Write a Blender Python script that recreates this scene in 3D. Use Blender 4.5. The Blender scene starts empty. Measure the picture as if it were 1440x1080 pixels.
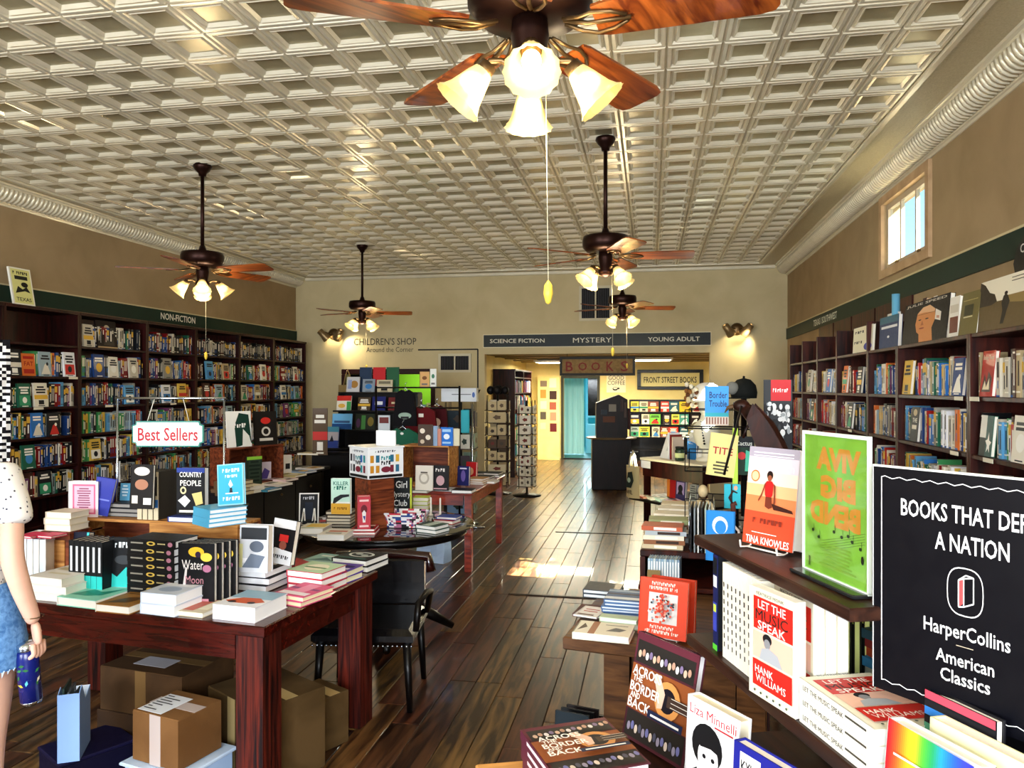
import bpy, math, random
from mathutils import Vector, Matrix, Euler
rnd = random.Random(7)
SC = bpy.context.scene
COL = SC.collection
R_ = math.radians
PI = math.pi

# ------------------------------------------------------------------ camera, world, sun, big lights, exposure
TH = R_(10.42); CT, ST = math.cos(TH), math.sin(TH); FPX = 1060.0; EYE = 1.70
cam = bpy.data.objects.new('camera', bpy.data.cameras.new('camera'))
COL.objects.link(cam)
cam.location = (0, 0, EYE)
cam.rotation_euler = (R_(90), 0, TH)
cam.data.sensor_width = 36.0
cam.data.lens = 36.0 * FPX / 1440.0
cam.data.shift_y = 5.0 / 1440.0
cam.data.clip_start = 0.05
SC.camera = cam

W = bpy.data.worlds.new('sky'); SC.world = W; W.use_nodes = True
nt = W.node_tree; nt.nodes.clear()
sky = nt.nodes.new('ShaderNodeTexSky'); sky.sky_type = 'HOSEK_WILKIE'; sky.turbidity = 3.0
sky.sun_direction = Vector((3.2, -0.35, 3.05)).normalized()
bg = nt.nodes.new('ShaderNodeBackground'); bg.inputs['Strength'].default_value = 8
wo = nt.nodes.new('ShaderNodeOutputWorld')
nt.links.new(sky.outputs[0], bg.inputs[0]); nt.links.new(bg.outputs[0], wo.inputs[0])

sun = bpy.data.objects.new('sun', bpy.data.lights.new('sun', 'SUN')); COL.objects.link(sun)
sun.data.energy = 170.0; sun.data.angle = R_(0.6); sun.data.color = (1.0, .95, .85)
sun.rotation_euler = Vector((-3.2, 0.35, -3.05)).to_track_quat('-Z', 'Y').to_euler()

def area(name, loc, target, sx, sy, power, color):
    l = bpy.data.lights.new(name, 'AREA'); l.shape = 'RECTANGLE'; l.size = sx; l.size_y = sy
    l.energy = power; l.color = color
    o = bpy.data.objects.new(name, l); COL.objects.link(o); o.location = loc
    o.rotation_euler = (Vector(target) - Vector(loc)).to_track_quat('-Z', 'Y').to_euler()
    return o
# daylight that comes in through the two storefront windows behind the camera
area('storefront_daylight', (-4.2, -2.35, 1.95), (-3.6, 6, 1.75), 3.0, 1.8, 275, (0.90, 0.95, 1.0))
area('storefront_daylight', (0.4, -2.35, 1.95), (-0.3, 6, 1.75), 2.8, 1.8, 285, (0.90, 0.95, 1.0))
# fluorescent panels of the back room, corridor daylight
area('back_room_light', (-0.2, 15.0, 2.19), (-0.2, 15.0, 0), 1.2, 0.6, 150, (1.0, .90, .66))
area('back_room_light', (-1.8, 16.0, 2.19), (-1.8, 16.0, 0), 1.2, 0.6, 110, (1.0, .90, .66))
area('corridor_daylight', (-1.9, 21.4, 1.6), (-1.7, 15, 0.8), 1.4, 1.4, 110, (.55, .88, 1.0))
SC.view_settings.view_transform = 'Standard'
SC.view_settings.look = 'None'
SC.view_settings.gamma = 1.0
SC.view_settings.use_curve_mapping = False
SC.view_settings.exposure = 0.42

# ------------------------------------------------------------------ pixel -> world (1440 x 1080 photograph)
def ray(px, py):
    u = (px - 720) / FPX
    return Vector((u * CT - ST, CT + u * ST, (545 - py) / FPX))
def P(px, py, z):                    # point of height z seen at a pixel
    d = ray(px, py); t = (z - EYE) / d.z
    return Vector((d.x * t, d.y * t, z))
def PY(px, py, y):
    d = ray(px, py); t = y / d.y
    return Vector((d.x * t, y, EYE + d.z * t))
def PT(px, py, t):
    d = ray(px, py); return Vector((d.x * t, d.y * t, EYE + d.z * t))
def depth(p): return -p[0] * ST + p[1] * CT
def pix(p):
    fz = depth(p)
    return (720 + FPX * (p[0] * CT + p[1] * ST) / fz, 545 - FPX * (p[2] - EYE) / fz, fz)

# ------------------------------------------------------------------ materials
def lin(c):
    if isinstance(c, str):
        c = c.lstrip('#'); c = [int(c[i:i + 2], 16) / 255 for i in (0, 2, 4)]
    return tuple((x / 12.92 if x <= .04045 else ((x + .055) / 1.055) ** 2.4) for x in c[:3])
MATS = {}
def M(col, rough=.5, metal=0, emit=0, coat=0):
    key = (col, rough, metal, emit, coat)
    if key in MATS: return MATS[key]
    m = bpy.data.materials.new('surface'); m.use_nodes = True
    b = m.node_tree.nodes['Principled BSDF']; c = lin(col) + (1,)
    b.inputs['Base Color'].default_value = c
    b.inputs['Roughness'].default_value = rough; b.inputs['Metallic'].default_value = metal
    b.inputs['Specular IOR Level'].default_value = .5 if rough < .3 else .2
    b.inputs['Coat Weight'].default_value = coat
    if emit:
        b.inputs['Emission Color'].default_value = c; b.inputs['Emission Strength'].default_value = emit
    elif metal < .5:       # slight procedural mottling so that nothing is perfectly flat
        n = m.node_tree
        tc = n.nodes.new('ShaderNodeTexCoord'); ns = n.nodes.new('ShaderNodeTexNoise'); ns.inputs['Scale'].default_value = 35
        mp = n.nodes.new('ShaderNodeMapRange'); mp.inputs['To Min'].default_value = max(0.03, rough - .07); mp.inputs['To Max'].default_value = min(1, rough + .07)
        n.links.new(tc.outputs['Object'], ns.inputs['Vector']); n.links.new(ns.outputs['Fac'], mp.inputs['Value'])
        n.links.new(mp.outputs[0], b.inputs['Roughness'])
    MATS[key] = m
    return m
def wood(name, c1, c2, rough=.4, scale=(30, 30, 2), bump=.15, coat=0, detail=6, spec=.22):
    m = bpy.data.materials.new(name); m.use_nodes = True; n = m.node_tree; b = n.nodes['Principled BSDF']
    tc = n.nodes.new('ShaderNodeTexCoord'); mp = n.nodes.new('ShaderNodeMapping'); mp.inputs['Scale'].default_value = scale
    oi = n.nodes.new('ShaderNodeObjectInfo'); ad = n.nodes.new('ShaderNodeVectorMath'); ad.operation = 'ADD'
    ml = n.nodes.new('ShaderNodeMath'); ml.operation = 'MULTIPLY'; ml.inputs[1].default_value = 17.0
    n.links.new(oi.outputs['Random'], ml.inputs[0])
    ns = n.nodes.new('ShaderNodeTexNoise'); ns.inputs['Scale'].default_value = 1; ns.inputs['Detail'].default_value = detail; ns.inputs['Distortion'].default_value = .6
    cr = n.nodes.new('ShaderNodeValToRGB')
    cr.color_ramp.elements[0].position = .34; cr.color_ramp.elements[0].color = lin(c1) + (1,)
    cr.color_ramp.elements[1].position = .66; cr.color_ramp.elements[1].color = lin(c2) + (1,)
    n.links.new(tc.outputs['Object'], ad.inputs[0]); n.links.new(ml.outputs[0], ad.inputs[1])
    n.links.new(ad.outputs[0], mp.inputs['Vector']); n.links.new(mp.outputs[0], ns.inputs['Vector'])
    n.links.new(ns.outputs['Fac'], cr.inputs[0]); n.links.new(cr.outputs[0], b.inputs['Base Color'])
    bp = n.nodes.new('ShaderNodeBump'); bp.inputs['Strength'].default_value = bump; bp.inputs['Distance'].default_value = .004
    n.links.new(ns.outputs['Fac'], bp.inputs['Height']); n.links.new(bp.outputs[0], b.inputs['Normal'])
    b.inputs['Roughness'].default_value = rough; b.inputs['Coat Weight'].default_value = coat
    b.inputs['Specular IOR Level'].default_value = spec
    return m
def noisy(name, c1, c2, scale=6, rough=.7, bump=.1, dist=.003):
    return wood(name, c1, c2, rough, (scale, scale, scale), bump)
def thin_glass(name, tint, amt=.12, rough=.05):
    m = bpy.data.materials.new(name); m.use_nodes = True; n = m.node_tree; n.nodes.clear()
    o = n.nodes.new('ShaderNodeOutputMaterial'); t = n.nodes.new('ShaderNodeBsdfTransparent'); t.inputs[0].default_value = lin(tint) + (1,)
    g = n.nodes.new('ShaderNodeBsdfGlossy'); g.inputs['Roughness'].default_value = rough
    mx = n.nodes.new('ShaderNodeMixShader'); mx.inputs[0].default_value = amt
    n.links.new(t.outputs[0], mx.inputs[1]); n.links.new(g.outputs[0], mx.inputs[2]); n.links.new(mx.outputs[0], o.inputs[0])
    return m

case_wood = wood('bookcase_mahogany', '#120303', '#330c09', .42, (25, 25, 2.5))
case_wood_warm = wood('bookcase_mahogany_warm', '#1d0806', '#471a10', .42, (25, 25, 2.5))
red_wood = wood('red_table_wood', '#1f0403', '#4e130a', .25, (4, 40, 40), coat=.3)
red_leg = wood('red_leg_wood', '#120303', '#5e1d11', .5, (60, 60, 3), .5)
red_leg2 = wood('bright_red_table_wood', '#641408', '#a83a1a', .3, (6, 30, 30), coat=.3)
pine = wood('crate_pine', '#8a5222', '#cf9550', .5, (4, 30, 30))
pine_dark = wood('stained_crate', '#4a1d10', '#8a4526', .5, (4, 30, 30))
oak = wood('low_table_oak', '#38200f', '#6e4724', .45, (5, 30, 30), coat=.2)
black_wood = wood('black_lacquer', '#040303', '#0c0706', .4, (5, 20, 20), .05, coat=.1)
blade_wood = wood('fan_blade_wood', '#4f1d0a', '#9a5220', .3, (3, 30, 30), .05, coat=.3)
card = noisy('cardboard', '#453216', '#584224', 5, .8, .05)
cream_wall = noisy('cream_wall_paint', '#c2b48c', '#ccbe97', 2.5, .8, .06)
tan_wall = noisy('tan_wall_paint', '#96805f', '#a38c6a', 2.5, .8, .06)
yellow_wall = noisy('yellow_wall_paint', '#e2cd86', '#ead795', 2.5, .8, .05)
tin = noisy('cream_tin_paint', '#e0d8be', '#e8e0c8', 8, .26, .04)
tin_panel = noisy('shade_toned_tin', '#aba07c', '#b5aa87', 8, .24, .04)  # tile panels darker than the rails: light and shade of the relief put into colour
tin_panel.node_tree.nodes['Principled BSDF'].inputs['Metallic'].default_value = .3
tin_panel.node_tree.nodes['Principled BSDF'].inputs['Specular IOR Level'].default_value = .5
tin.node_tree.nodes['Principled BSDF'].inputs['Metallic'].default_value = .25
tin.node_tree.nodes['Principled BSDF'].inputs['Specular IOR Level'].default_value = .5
tin_rough = noisy('stippled_tin_paint', '#b3a582', '#c3b693', 90, .35, .8)
green_band = noisy('dark_green_paint', '#04241c', '#062a20', 4, .5, .03)
bronze = M('#2a1712', .35, .7)
brass = M('#6d5638', .35, .8)
chrome = M('#b9c2cc', .2, 1)
white_wire = M('#e8e4da', .35)
PLANKS = [wood('plank_%s' % k, a, b, .30, (22, 2.2, 22), .35, coat=.2, spec=.5) for k, (a, b) in {
    'dark': ('#1c0d07', '#573620'), 'umber': ('#241108', '#684426'), 'brown': ('#2b170b', '#74502c'),
    'red': ('#220d08', '#5d321d'), 'olive': ('#2b1c0d', '#7a5a30')}.items()]
for m_ in PLANKS:
    for n_ in m_.node_tree.nodes:
        if n_.type == 'VALTORGB': n_.color_ramp.elements[0].position = .42; n_.color_ramp.elements[1].position = .62

# ------------------------------------------------------------------ mesh builder
class MB:
    def __init__(s): s.v = []; s.f = []; s.m = []; s.mats = []; s.sm = []
    def mi(s, m):
        if m not in s.mats: s.mats.append(m)
        return s.mats.index(m)
    def add(s, vs, fs, m, mat4=None, smooth=False):
        b = len(s.v); k = s.mi(m)
        for v in vs:
            v = Vector(v)
            s.v.append(tuple(mat4 @ v) if mat4 is not None else tuple(v))
        for f in fs: s.f.append([b + i for i in f]); s.m.append(k); s.sm.append(smooth)
        return s
    def box(s, x0, y0, z0, x1, y1, z1, m, mat4=None):
        vs = [(x0, y0, z0), (x1, y0, z0), (x1, y1, z0), (x0, y1, z0), (x0, y0, z1), (x1, y0, z1), (x1, y1, z1), (x0, y1, z1)]
        return s.add(vs, [(0, 3, 2, 1), (4, 5, 6, 7), (0, 1, 5, 4), (1, 2, 6, 5), (2, 3, 7, 6), (3, 0, 4, 7)], m, mat4)
    def bbox(s, x0, y0, z0, x1, y1, z1, m, b=.005, mat4=None):    # box with a chamfered top and bottom rim
        vs = []
        for z, i in ((z0, b), (z0 + b, 0), (z1 - b, 0), (z1, b)):
            vs += [(x0 + i, y0 + i, z), (x1 - i, y0 + i, z), (x1 - i, y1 - i, z), (x0 + i, y1 - i, z)]
        fs = [(3, 2, 1, 0), (12, 13, 14, 15)]
        for k in range(3):
            for j in range(4): fs.append((k * 4 + j, k * 4 + (j + 1) % 4, k * 4 + 4 + (j + 1) % 4, k * 4 + 4 + j))
        return s.add(vs, fs, m, mat4)
    def lathe(s, prof, n, m, mat4=None, smooth=True, flute=0):
        vs = []; fs = []
        for (r, z) in prof:
            for k in range(n):
                a = 2 * PI * k / n
                rr = r * (1 + (flute if k % 2 else 0))
                vs.append((rr * math.cos(a), rr * math.sin(a), z))
        for i in range(len(prof) - 1):
            for k in range(n): fs.append((i * n + k, i * n + (k + 1) % n, (i + 1) * n + (k + 1) % n, (i + 1) * n + k))
        if prof[0][0] > 1e-4: fs.append(tuple(range(n))[::-1])
        if prof[-1][0] > 1e-4: fs.append(tuple((len(prof) - 1) * n + k for k in range(n)))
        return s.add(vs, fs, m, mat4, smooth)
    def open_lathe(s, prof, n, m, mat4=None, flute=0):
        vs = []; fs = []
        for (r, z) in prof:
            for k in range(n):
                a = 2 * PI * k / n; rr = r * (1 + (flute if k % 2 else 0)); vs.append((rr * math.cos(a), rr * math.sin(a), z))
        for i in range(len(prof) - 1):
            for k in range(n): fs.append((i * n + k, i * n + (k + 1) % n, (i + 1) * n + (k + 1) % n, (i + 1) * n + k))
        return s.add(vs, fs, m, mat4, True)
    def tube(s, pts, r, m, n=6, mat4=None, rs=None):
        pts = [Vector(p) for p in pts]; vs = []; fs = []; prev = None
        for i, p in enumerate(pts):
            d = (pts[min(i + 1, len(pts) - 1)] - pts[max(i - 1, 0)]).normalized()
            if prev is None: a = d.orthogonal().normalized()
            else:
                a = (prev - d * prev.dot(d))
                a = a.normalized() if a.length > 1e-6 else d.orthogonal().normalized()
            prev = a; b = d.cross(a); rr = rs[i] if rs else r
            for k in range(n):
                t = 2 * PI * k / n; vs.append(p + a * rr * math.cos(t) + b * rr * math.sin(t))
        for i in range(len(pts) - 1):
            for k in range(n): fs.append((i * n + k, i * n + (k + 1) % n, (i + 1) * n + (k + 1) % n, (i + 1) * n + k))
        fs.append(tuple(range(n))[::-1]); fs.append(tuple((len(pts) - 1) * n + k for k in range(n)))
        return s.add(vs, fs, m, mat4, True)
    def ell(s, c, r, m, nu=12, nv=8, mat4=None):
        vs = []; fs = []
        for j in range(nv + 1):
            ph = PI * j / nv
            for k in range(nu):
                a = 2 * PI * k / nu
                vs.append((c[0] + r[0] * math.sin(ph) * math.cos(a), c[1] + r[1] * math.sin(ph) * math.sin(a), c[2] - r[2] * math.cos(ph)))
        for j in range(nv):
            for k in range(nu): fs.append((j * nu + k, j * nu + (k + 1) % nu, (j + 1) * nu + (k + 1) % nu, (j + 1) * nu + k))
        return s.add(vs, fs, m, mat4, True)
    def prism(s, poly, z0, z1, m, mat4=None):
        n = len(poly); vs = [(x, y, z0) for x, y in poly] + [(x, y, z1) for x, y in poly]
        fs = [tuple(range(n))[::-1], tuple(range(n, 2 * n))] + [(i, (i + 1) % n, n + (i + 1) % n, n + i) for i in range(n)]
        return s.add(vs, fs, m, mat4)
    def mesh(s, name):
        me = bpy.data.meshes.new(name); me.from_pydata(s.v, [], s.f)
        for m in s.mats: me.materials.append(m)
        me.polygons.foreach_set('material_index', s.m)
        me.polygons.foreach_set('use_smooth', s.sm)
        me.update(); return me
    def obj(s, name, parent=None, **kw): return ob(name, s.mesh(name), parent, **kw)

def ob(name, me, parent=None, label=None, cat=None, group=None, kind=None, loc=None, rot=None):
    o = bpy.data.objects.new(name, me); COL.objects.link(o)
    if parent is not None: o.parent = parent
    if loc is not None: o.location = loc
    if rot is not None: o.rotation_euler = rot
    if label: o['label'] = label
    if cat: o['category'] = cat
    if group: o['group'] = group
    if kind: o['kind'] = kind
    return o
def thing(name, label, cat, loc=(0, 0, 0), yaw=0, group=None):
    return ob(name, None, label=label, cat=cat, group=group, loc=loc, rot=(0, 0, yaw))
def struct(name, mb, parent=None): return mb.obj(name, parent, kind='structure' if parent is None else None)
def copy_tree(o, parent=None):
    c = o.copy(); COL.objects.link(c); c.parent = parent
    for ch in list(o.children): copy_tree(ch, c)
    return c

# ------------------------------------------------------------------ flat print (lettering and pictures) as thin geometry
TXT = {}
def text_polys(s, bold=0):
    if (s, bold) in TXT: return TXT[(s, bold)]
    cu = bpy.data.curves.new('lettering', 'FONT'); cu.body = s; cu.size = 1.0; cu.resolution_u = 2; cu.offset = bold
    cu.align_x = 'CENTER'
    o = bpy.data.objects.new('lettering', cu); COL.objects.link(o)
    dg = bpy.context.evaluated_depsgraph_get(); me = bpy.data.meshes.new_from_object(o.evaluated_get(dg))
    vs = [tuple(v.co) for v in me.vertices]; fs = [tuple(p.vertices) for p in me.polygons]
    bpy.data.objects.remove(o); bpy.data.curves.remove(cu); bpy.data.meshes.remove(me)
    w = max((v[0] for v in vs), default=1) - min((v[0] for v in vs), default=0)
    TXT[(s, bold)] = (vs, fs, w)
    return TXT[(s, bold)]
def prints(mb, items, w, h, x0=None, z0=0, y=-.0004, step=.00025, mirror=False):
    """items in 0..1 coordinates of a w x h panel in the local XZ plane, facing -Y"""
    if x0 is None: x0 = -w / 2
    for k, it in enumerate(items):
        yy = y - k * step; kind = it[0]
        if kind == 't':
            _, s, cx, cy, hh, col = it[:6]; bold = (it[7] if it[7] >= .06 else min(.014, it[7])) if len(it) > 7 else .01
            if 'M' in s: bold = 0
            vs, fs, tw = text_polys(s, bold)
            sz = hh * h / .73; sx = sz
            mw = it[6] if len(it) > 6 and it[6] else None
            if mw: sx = mw * w / max(tw, .01)
            sg = -1 if mirror else 1
            V = [(x0 + cx * w + sg * v[0] * sx, yy, z0 + cy * h + (v[1] - .36) * sz) for v in vs]
            if mirror: fs = [f[::-1] for f in fs]
            mb.add(V, fs, M(col, .5))
            continue
        if kind == 'g':          # small unreadable lettering: a row of uneven strokes
            _, n_, cx, cy, hh, col, ww = it; rg = random.Random(n_ * 7 + int(cx * 100)); V = []; F = []
            for i in range(n_):
                if n_ > 6 and i and rg.random() < .14: continue
                a = cx - ww / 2 + ww * i / n_; b = a + ww / n_ * rg.uniform(.45, .8); lo = cy - hh / 2; hi = cy + hh / 2 * rg.choice([1, 1, .55])
                if i % 2: V += [(a, lo), (b, lo), (b, hi), (a, hi)]; F.append(tuple(range(len(V) - 4, len(V))))
                else:
                    m1 = a + (b - a) * .4
                    V += [(a, lo), (m1, lo), (m1, hi), (a, hi), (m1, cy), (b, cy), (b, hi), (m1, hi)]; F += [tuple(range(len(V) - 8, len(V) - 4)), tuple(range(len(V) - 4, len(V)))]
            if V: mb.add([(x0 + p[0] * w, yy, z0 + p[1] * h) for p in V], F, M(col, .5))
            continue
        if kind == 'r':
            _, a, b, c, d, col = it; poly = [(a, b), (c, b), (c, d), (a, d)]
        elif kind == 'e':
            _, cx, cy, rx, ry, col = it; poly = [(cx + rx * math.cos(2 * PI * i / 18), cy + ry * math.sin(2 * PI * i / 18)) for i in range(18)]
        else:
            _, poly, col = it
        mb.add([(x0 + p[0] * w, yy, z0 + p[1] * h) for p in poly], [tuple(range(len(poly)))], M(col, .45))
    return mb
def bars(cx, cy, n, lh, col, wid=.7, seed=1):     # unreadable small print as thin bars
    r = random.Random(seed); out = []
    for i in range(n):
        ww = wid * r.uniform(.6, 1); y = cy - i * lh
        out.append(('r', cx - ww / 2, y, cx + ww / 2, y + lh * .5, col))
    return out

# ------------------------------------------------------------------ books
BOOKC = {}
def book_meshes(w, h, t, cover, spine, pages, hard, art, spine_art):
    key = (round(w, 3), round(h, 3), round(t, 3), cover, spine, pages, hard, repr(art), repr(spine_art))
    if key in BOOKC: return BOOKC[key]
    b = .003 if hard else .0012; ins = .004 if hard else .0005
    c = MB(); cm = M(cover, .5, coat=.03); sm = M(spine or cover, .5, coat=.03)
    c.box(-w / 2, 0, 0, w / 2, b, h, cm); c.box(-w / 2, t - b, 0, w / 2, t, h, cm)
    c.box(-w / 2 - .001, 0, 0, -w / 2 + b, t, h, sm)
    p = MB(); p.box(-w / 2 + b, b, ins, w / 2 - ins, t - b, h - ins, M(pages, .8))
    pr = None
    if art or spine_art:
        pr = MB()
        if art: prints(pr, art, w, h)
        if spine_art:
            q = MB(); prints(q, spine_art, t, h, x0=0)
            mt = Matrix(((0, 1, 0, -w / 2 - .001), (-1, 0, 0, t), (0, 0, 1, 0), (0, 0, 0, 1)))
            # local x of the spine panel runs from back to front; panel normal -Y -> -X
            for f, mi_, s_ in zip(q.f, q.m, q.sm):
                pr.add([q.v[i] for i in f], [tuple(range(len(f)))], q.mats[mi_], mt)
        pr = pr.mesh('cover_print')
    BOOKC[key] = (c.mesh('cover'), p.mesh('pages'), pr)
    return BOOKC[key]
def book(label, loc, w, h, t, cover, yaw=0, lean=0, roll=0, flat=False, art=None, spine=None, pages='#efe9dc', hard=True,
         spine_art=None, group=None, cat='book', name='book', face_down=False):
    c, p, pr = book_meshes(w, h, t, cover, spine, pages, hard, art, spine_art)
    loc = Vector(loc)
    if flat:
        mt = Matrix.Rotation(yaw, 4, 'Z') @ Matrix.Translation((0, -h / 2, t)) @ Matrix.Rotation(-PI / 2, 4, 'X')
    else:
        mt = Matrix.Rotation(yaw, 4, 'Z') @ Matrix.Rotation(-lean, 4, 'X') @ Matrix.Rotation(roll, 4, 'Y')
        if lean and not flat: loc.z += t * math.sin(lean)
    if roll and not flat: loc.z += w / 2 * abs(math.sin(roll))
    o = ob(name, None, label=label, cat=cat, group=group)
    o.matrix_world = Matrix.Translation(loc) @ mt
    ob('cover', c, o); ob('pages', p, o)
    if pr: ob('cover_print', pr, o)
    return o
ORD = ['topmost', 'second from the top', 'third from the top', 'fourth from the top', 'fifth from the top', 'sixth from the top', 'seventh from the top', 'eighth from the top', 'ninth from the top', 'tenth from the top', 'eleventh from the top', 'twelfth from the top']
def stack(desc, loc, n, w, h, t, cover, yaw=0, group=None, jit=.01, **kw):
    z = loc[2]
    for i in range(n):
        k = n - 1 - i
        a = dict(kw)
        if k and not a.get('keep'): a.pop('art', None)
        a.pop('keep', None)
        lab = '%s, %s' % (desc, 'top of pile' if k == 0 else ORD[k].split()[0] + ' down') if n > 1 else desc
        book(lab, (loc[0] + rnd.uniform(-jit, jit), loc[1] + rnd.uniform(-jit, jit), z), w, h, t, cover, yaw + rnd.uniform(-.04, .04) * (jit > 0), flat=True, group=group or ('pile of ' + desc)[:60] if n > 1 else None, **a)
        z += t + .0004
def bk(label, px, py, z, wpx, hpx, t, cover, yaw=0, **kw):
    """upright book whose front bottom centre is seen at a pixel on a surface of height z; size from its pixels"""
    p = P(px, py, z); d = depth(p)
    nrm = Vector((math.sin(yaw), -math.cos(yaw))); v = Vector((-p.x, -p.y)).normalized()
    w = wpx * d / FPX / max(.35, abs(nrm.dot(v))); h = hpx * d / FPX
    return book(label, p, w, h, t, cover, yaw, **kw)
def easel(label, loc, yaw, w=.12, h=.1, m=None):
    mb = MB(); m = m or white_wire
    for sx in (-1, 1):
        mb.tube([(sx * w / 2, -.030, .022), (sx * w / 2, -.028, .006), (sx * w / 2, -.006, .004), (sx * w / 2, .006, .006), (sx * w / 2 * .8, .03, h), (sx * w / 2 * .6, .085, .004)], .0022, m)
    mb.tube([(-w / 2, -.006, .004), (w / 2, -.006, .004)], .0022, m)
    return mb.obj('book_easel', label=label, cat='book stand', loc=loc, rot=(0, 0, yaw))

# generic covers -------------------------------------------------------------
PAL = ['#c8c0ae', '#e6e0d0', '#1b1b1f', '#20242c', '#7b1216', '#a8231e', '#203f7a', '#2d6db5', '#5c9ac4', '#1d5b45', '#3f8d52', '#d9b44a', '#cf6a2a', '#6a2f63', '#8f8a80', '#43261c', '#b9a47c', '#e9e9ec', '#0f1013', '#94a7b0']
CNAME = {'#c8c0ae': 'stone grey', '#e6e0d0': 'cream', '#1b1b1f': 'black', '#20242c': 'slate black', '#7b1216': 'maroon', '#a8231e': 'red', '#203f7a': 'navy blue', '#2d6db5': 'bright blue', '#5c9ac4': 'sky blue', '#1d5b45': 'dark green', '#3f8d52': 'green', '#d9b44a': 'yellow', '#cf6a2a': 'orange', '#6a2f63': 'purple', '#8f8a80': 'grey', '#43261c': 'brown', '#b9a47c': 'tan', '#e9e9ec': 'white', '#0f1013': 'jet black', '#94a7b0': 'pale blue grey'}
def gen_art(seed, bg):
    r = random.Random(seed); light = sum(lin(bg)) > .7
    ink = '#15151a' if light else '#f2efe6'; acc = r.choice(['#c9302a', '#e0b13c', '#3a7fc0', '#f2efe6', '#2f8a62', '#d9d3c4'])
    out = []; k = r.randrange(4)
    if k == 0: out.append(('e', .5, .42, .28, .2, acc))
    elif k == 1: out.append(('r', .08, .08, .92, .5, acc)); out.append(('e', .5, .3, .18, .13, ink))
    elif k == 2: out.append(('p', [(.1, .08), (.9, .08), (.62, .55), (.4, .46)], acc)); out.append(('e', .65, .5, .1, .07, ink))
    else: out.append(('r', 0, .32, 1, .5, acc)); out.append(('r', .3, .1, .7, .28, ink))
    y = .86
    for i in range(r.choice([2, 3])):
        a = r.uniform(.1, .25); out.append(('r', a, y - .07, 1 - a, y, ink)); y -= .11
    out.append(('r', .25, .03, .75, .06, ink))
    return out

# ================================================================== ROOM SHELL
XL, XR, YB, YF, ZC = -6.16, 2.11, 12.40, -3.0, 3.63
T = .16
fl = MB().box(XL - T, YF - T, -.12, XR + T, 22.5, -.012, M('#120806', .7)); floor = struct('floor', fl)
# planks run towards the back; the 300 that show largest are parts, the others one joined part
PWD, PLN = .152, 1.22
def plank_mb(mb, x0, y0, ln, m):
    g = .0015; b = .003
    vs = [(x0 + g, y0 + g, -.012), (x0 + PWD - g, y0 + g, -.012), (x0 + PWD - g, y0 + ln - g, -.012), (x0 + g, y0 + ln - g, -.012),
          (x0 + g, y0 + g, -b), (x0 + PWD - g, y0 + g, -b), (x0 + PWD - g, y0 + ln - g, -b), (x0 + g, y0 + ln - g, -b),
          (x0 + g + b, y0 + g + b, 0), (x0 + PWD - g - b, y0 + g + b, 0), (x0 + PWD - g - b, y0 + ln - g - b, 0), (x0 + g + b, y0 + ln - g - b, 0)]
    fs = [(8, 9, 10, 11)]
    for j in range(4):
        k = (j + 1) % 4; fs += [(j, k, 4 + k, 4 + j), (4 + j, 4 + k, 8 + k, 8 + j)]
    mb.add(vs, fs, m)
pl = []; x = XL; ci = 0
while x < XR - .01:
    y = YF - rnd.uniform(0, PLN); ci += 1
    while y < 17.9:
        y0 = max(y, YF); y1 = min(y + PLN, 17.9)
        if y1 - y0 > .05 and (y < 12.4 or -3.1 < x < 2.1): pl.append((x, y0, y1 - y0))
        y += PLN
    x += PWD
def pscore(a):
    cx, cy = a[0] + PWD / 2, a[1] + a[2] / 2
    if cy < 1.2: return 1e9
    px, py, d = pix((cx, cy, 0))
    vis = (-2.4 < cx < .35) and 0 < px < 1440 and py < 1150
    return d if vis else 1e3 + cy
pl.sort(key=pscore)
unitp = []
for m in PLANKS:
    q = MB(); plank_mb(q, 0, 0, PLN, m); unitp.append(q.mesh('plank'))
rest = MB()
for i, (px_, py_, ln) in enumerate(pl):
    k = rnd.randrange(5)
    if i < 300 and ln > PLN - .01: ob('plank', unitp[k], floor, loc=(px_, py_, 0))
    else: plank_mb(rest, px_, py_, ln, PLANKS[k])
rest.obj('planks', floor, kind='stuff')
# two metal threshold strips across the aisle
for (a, b) in (((-1.15, 6.08), (0.10, 6.02)), ((-1.1, 8.80), (-.2, 8.76))):
    q = MB(); q.box(a[0], a[1], .0005, b[0], a[1] + .03, .006, M('#241408', .5)); struct('trim_%d' % (1 if a[1] < 7 else 2), q)

# ---- walls
wl = MB().box(XL - T, YF, 0, XL, YB + T, ZC, tan_wall); wall_left = struct('wall_left', wl)
WY0, WY1, WZ0, WZ1 = 6.30, 7.42, 2.77, 3.37
wr = MB(); wr.box(XR, YF, 0, XR + T, WY0, ZC, tan_wall); wr.box(XR, WY1, 0, XR + T, YB + T, ZC, tan_wall)
wr.box(XR, WY0, 0, XR + T, WY1, WZ0, tan_wall); wr.box(XR, WY0, WZ1, XR + T, WY1, ZC, tan_wall)
wall_right = struct('wall_right', wr)
OX0, OX1, OZ = -2.75, .93, 2.26        # opening to the back room
NX0, NX1, NZ0, NZ1 = -5.22, -3.68, 1.15, 1.93     # pass-through to the children's room
wb = MB()
for (a, b, c, d) in ((XL, NX0, 0, ZC), (NX1, OX0, 0, ZC), (OX1, XR, 0, ZC), (OX0, OX1, OZ, ZC), (NX0, NX1, 0, NZ0), (NX0, NX1, NZ1, ZC)):
    wb.box(a, YB, c, b, YB + T, d, cream_wall)
wall_back = struct('wall_back', wb)
wf = MB()
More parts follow.
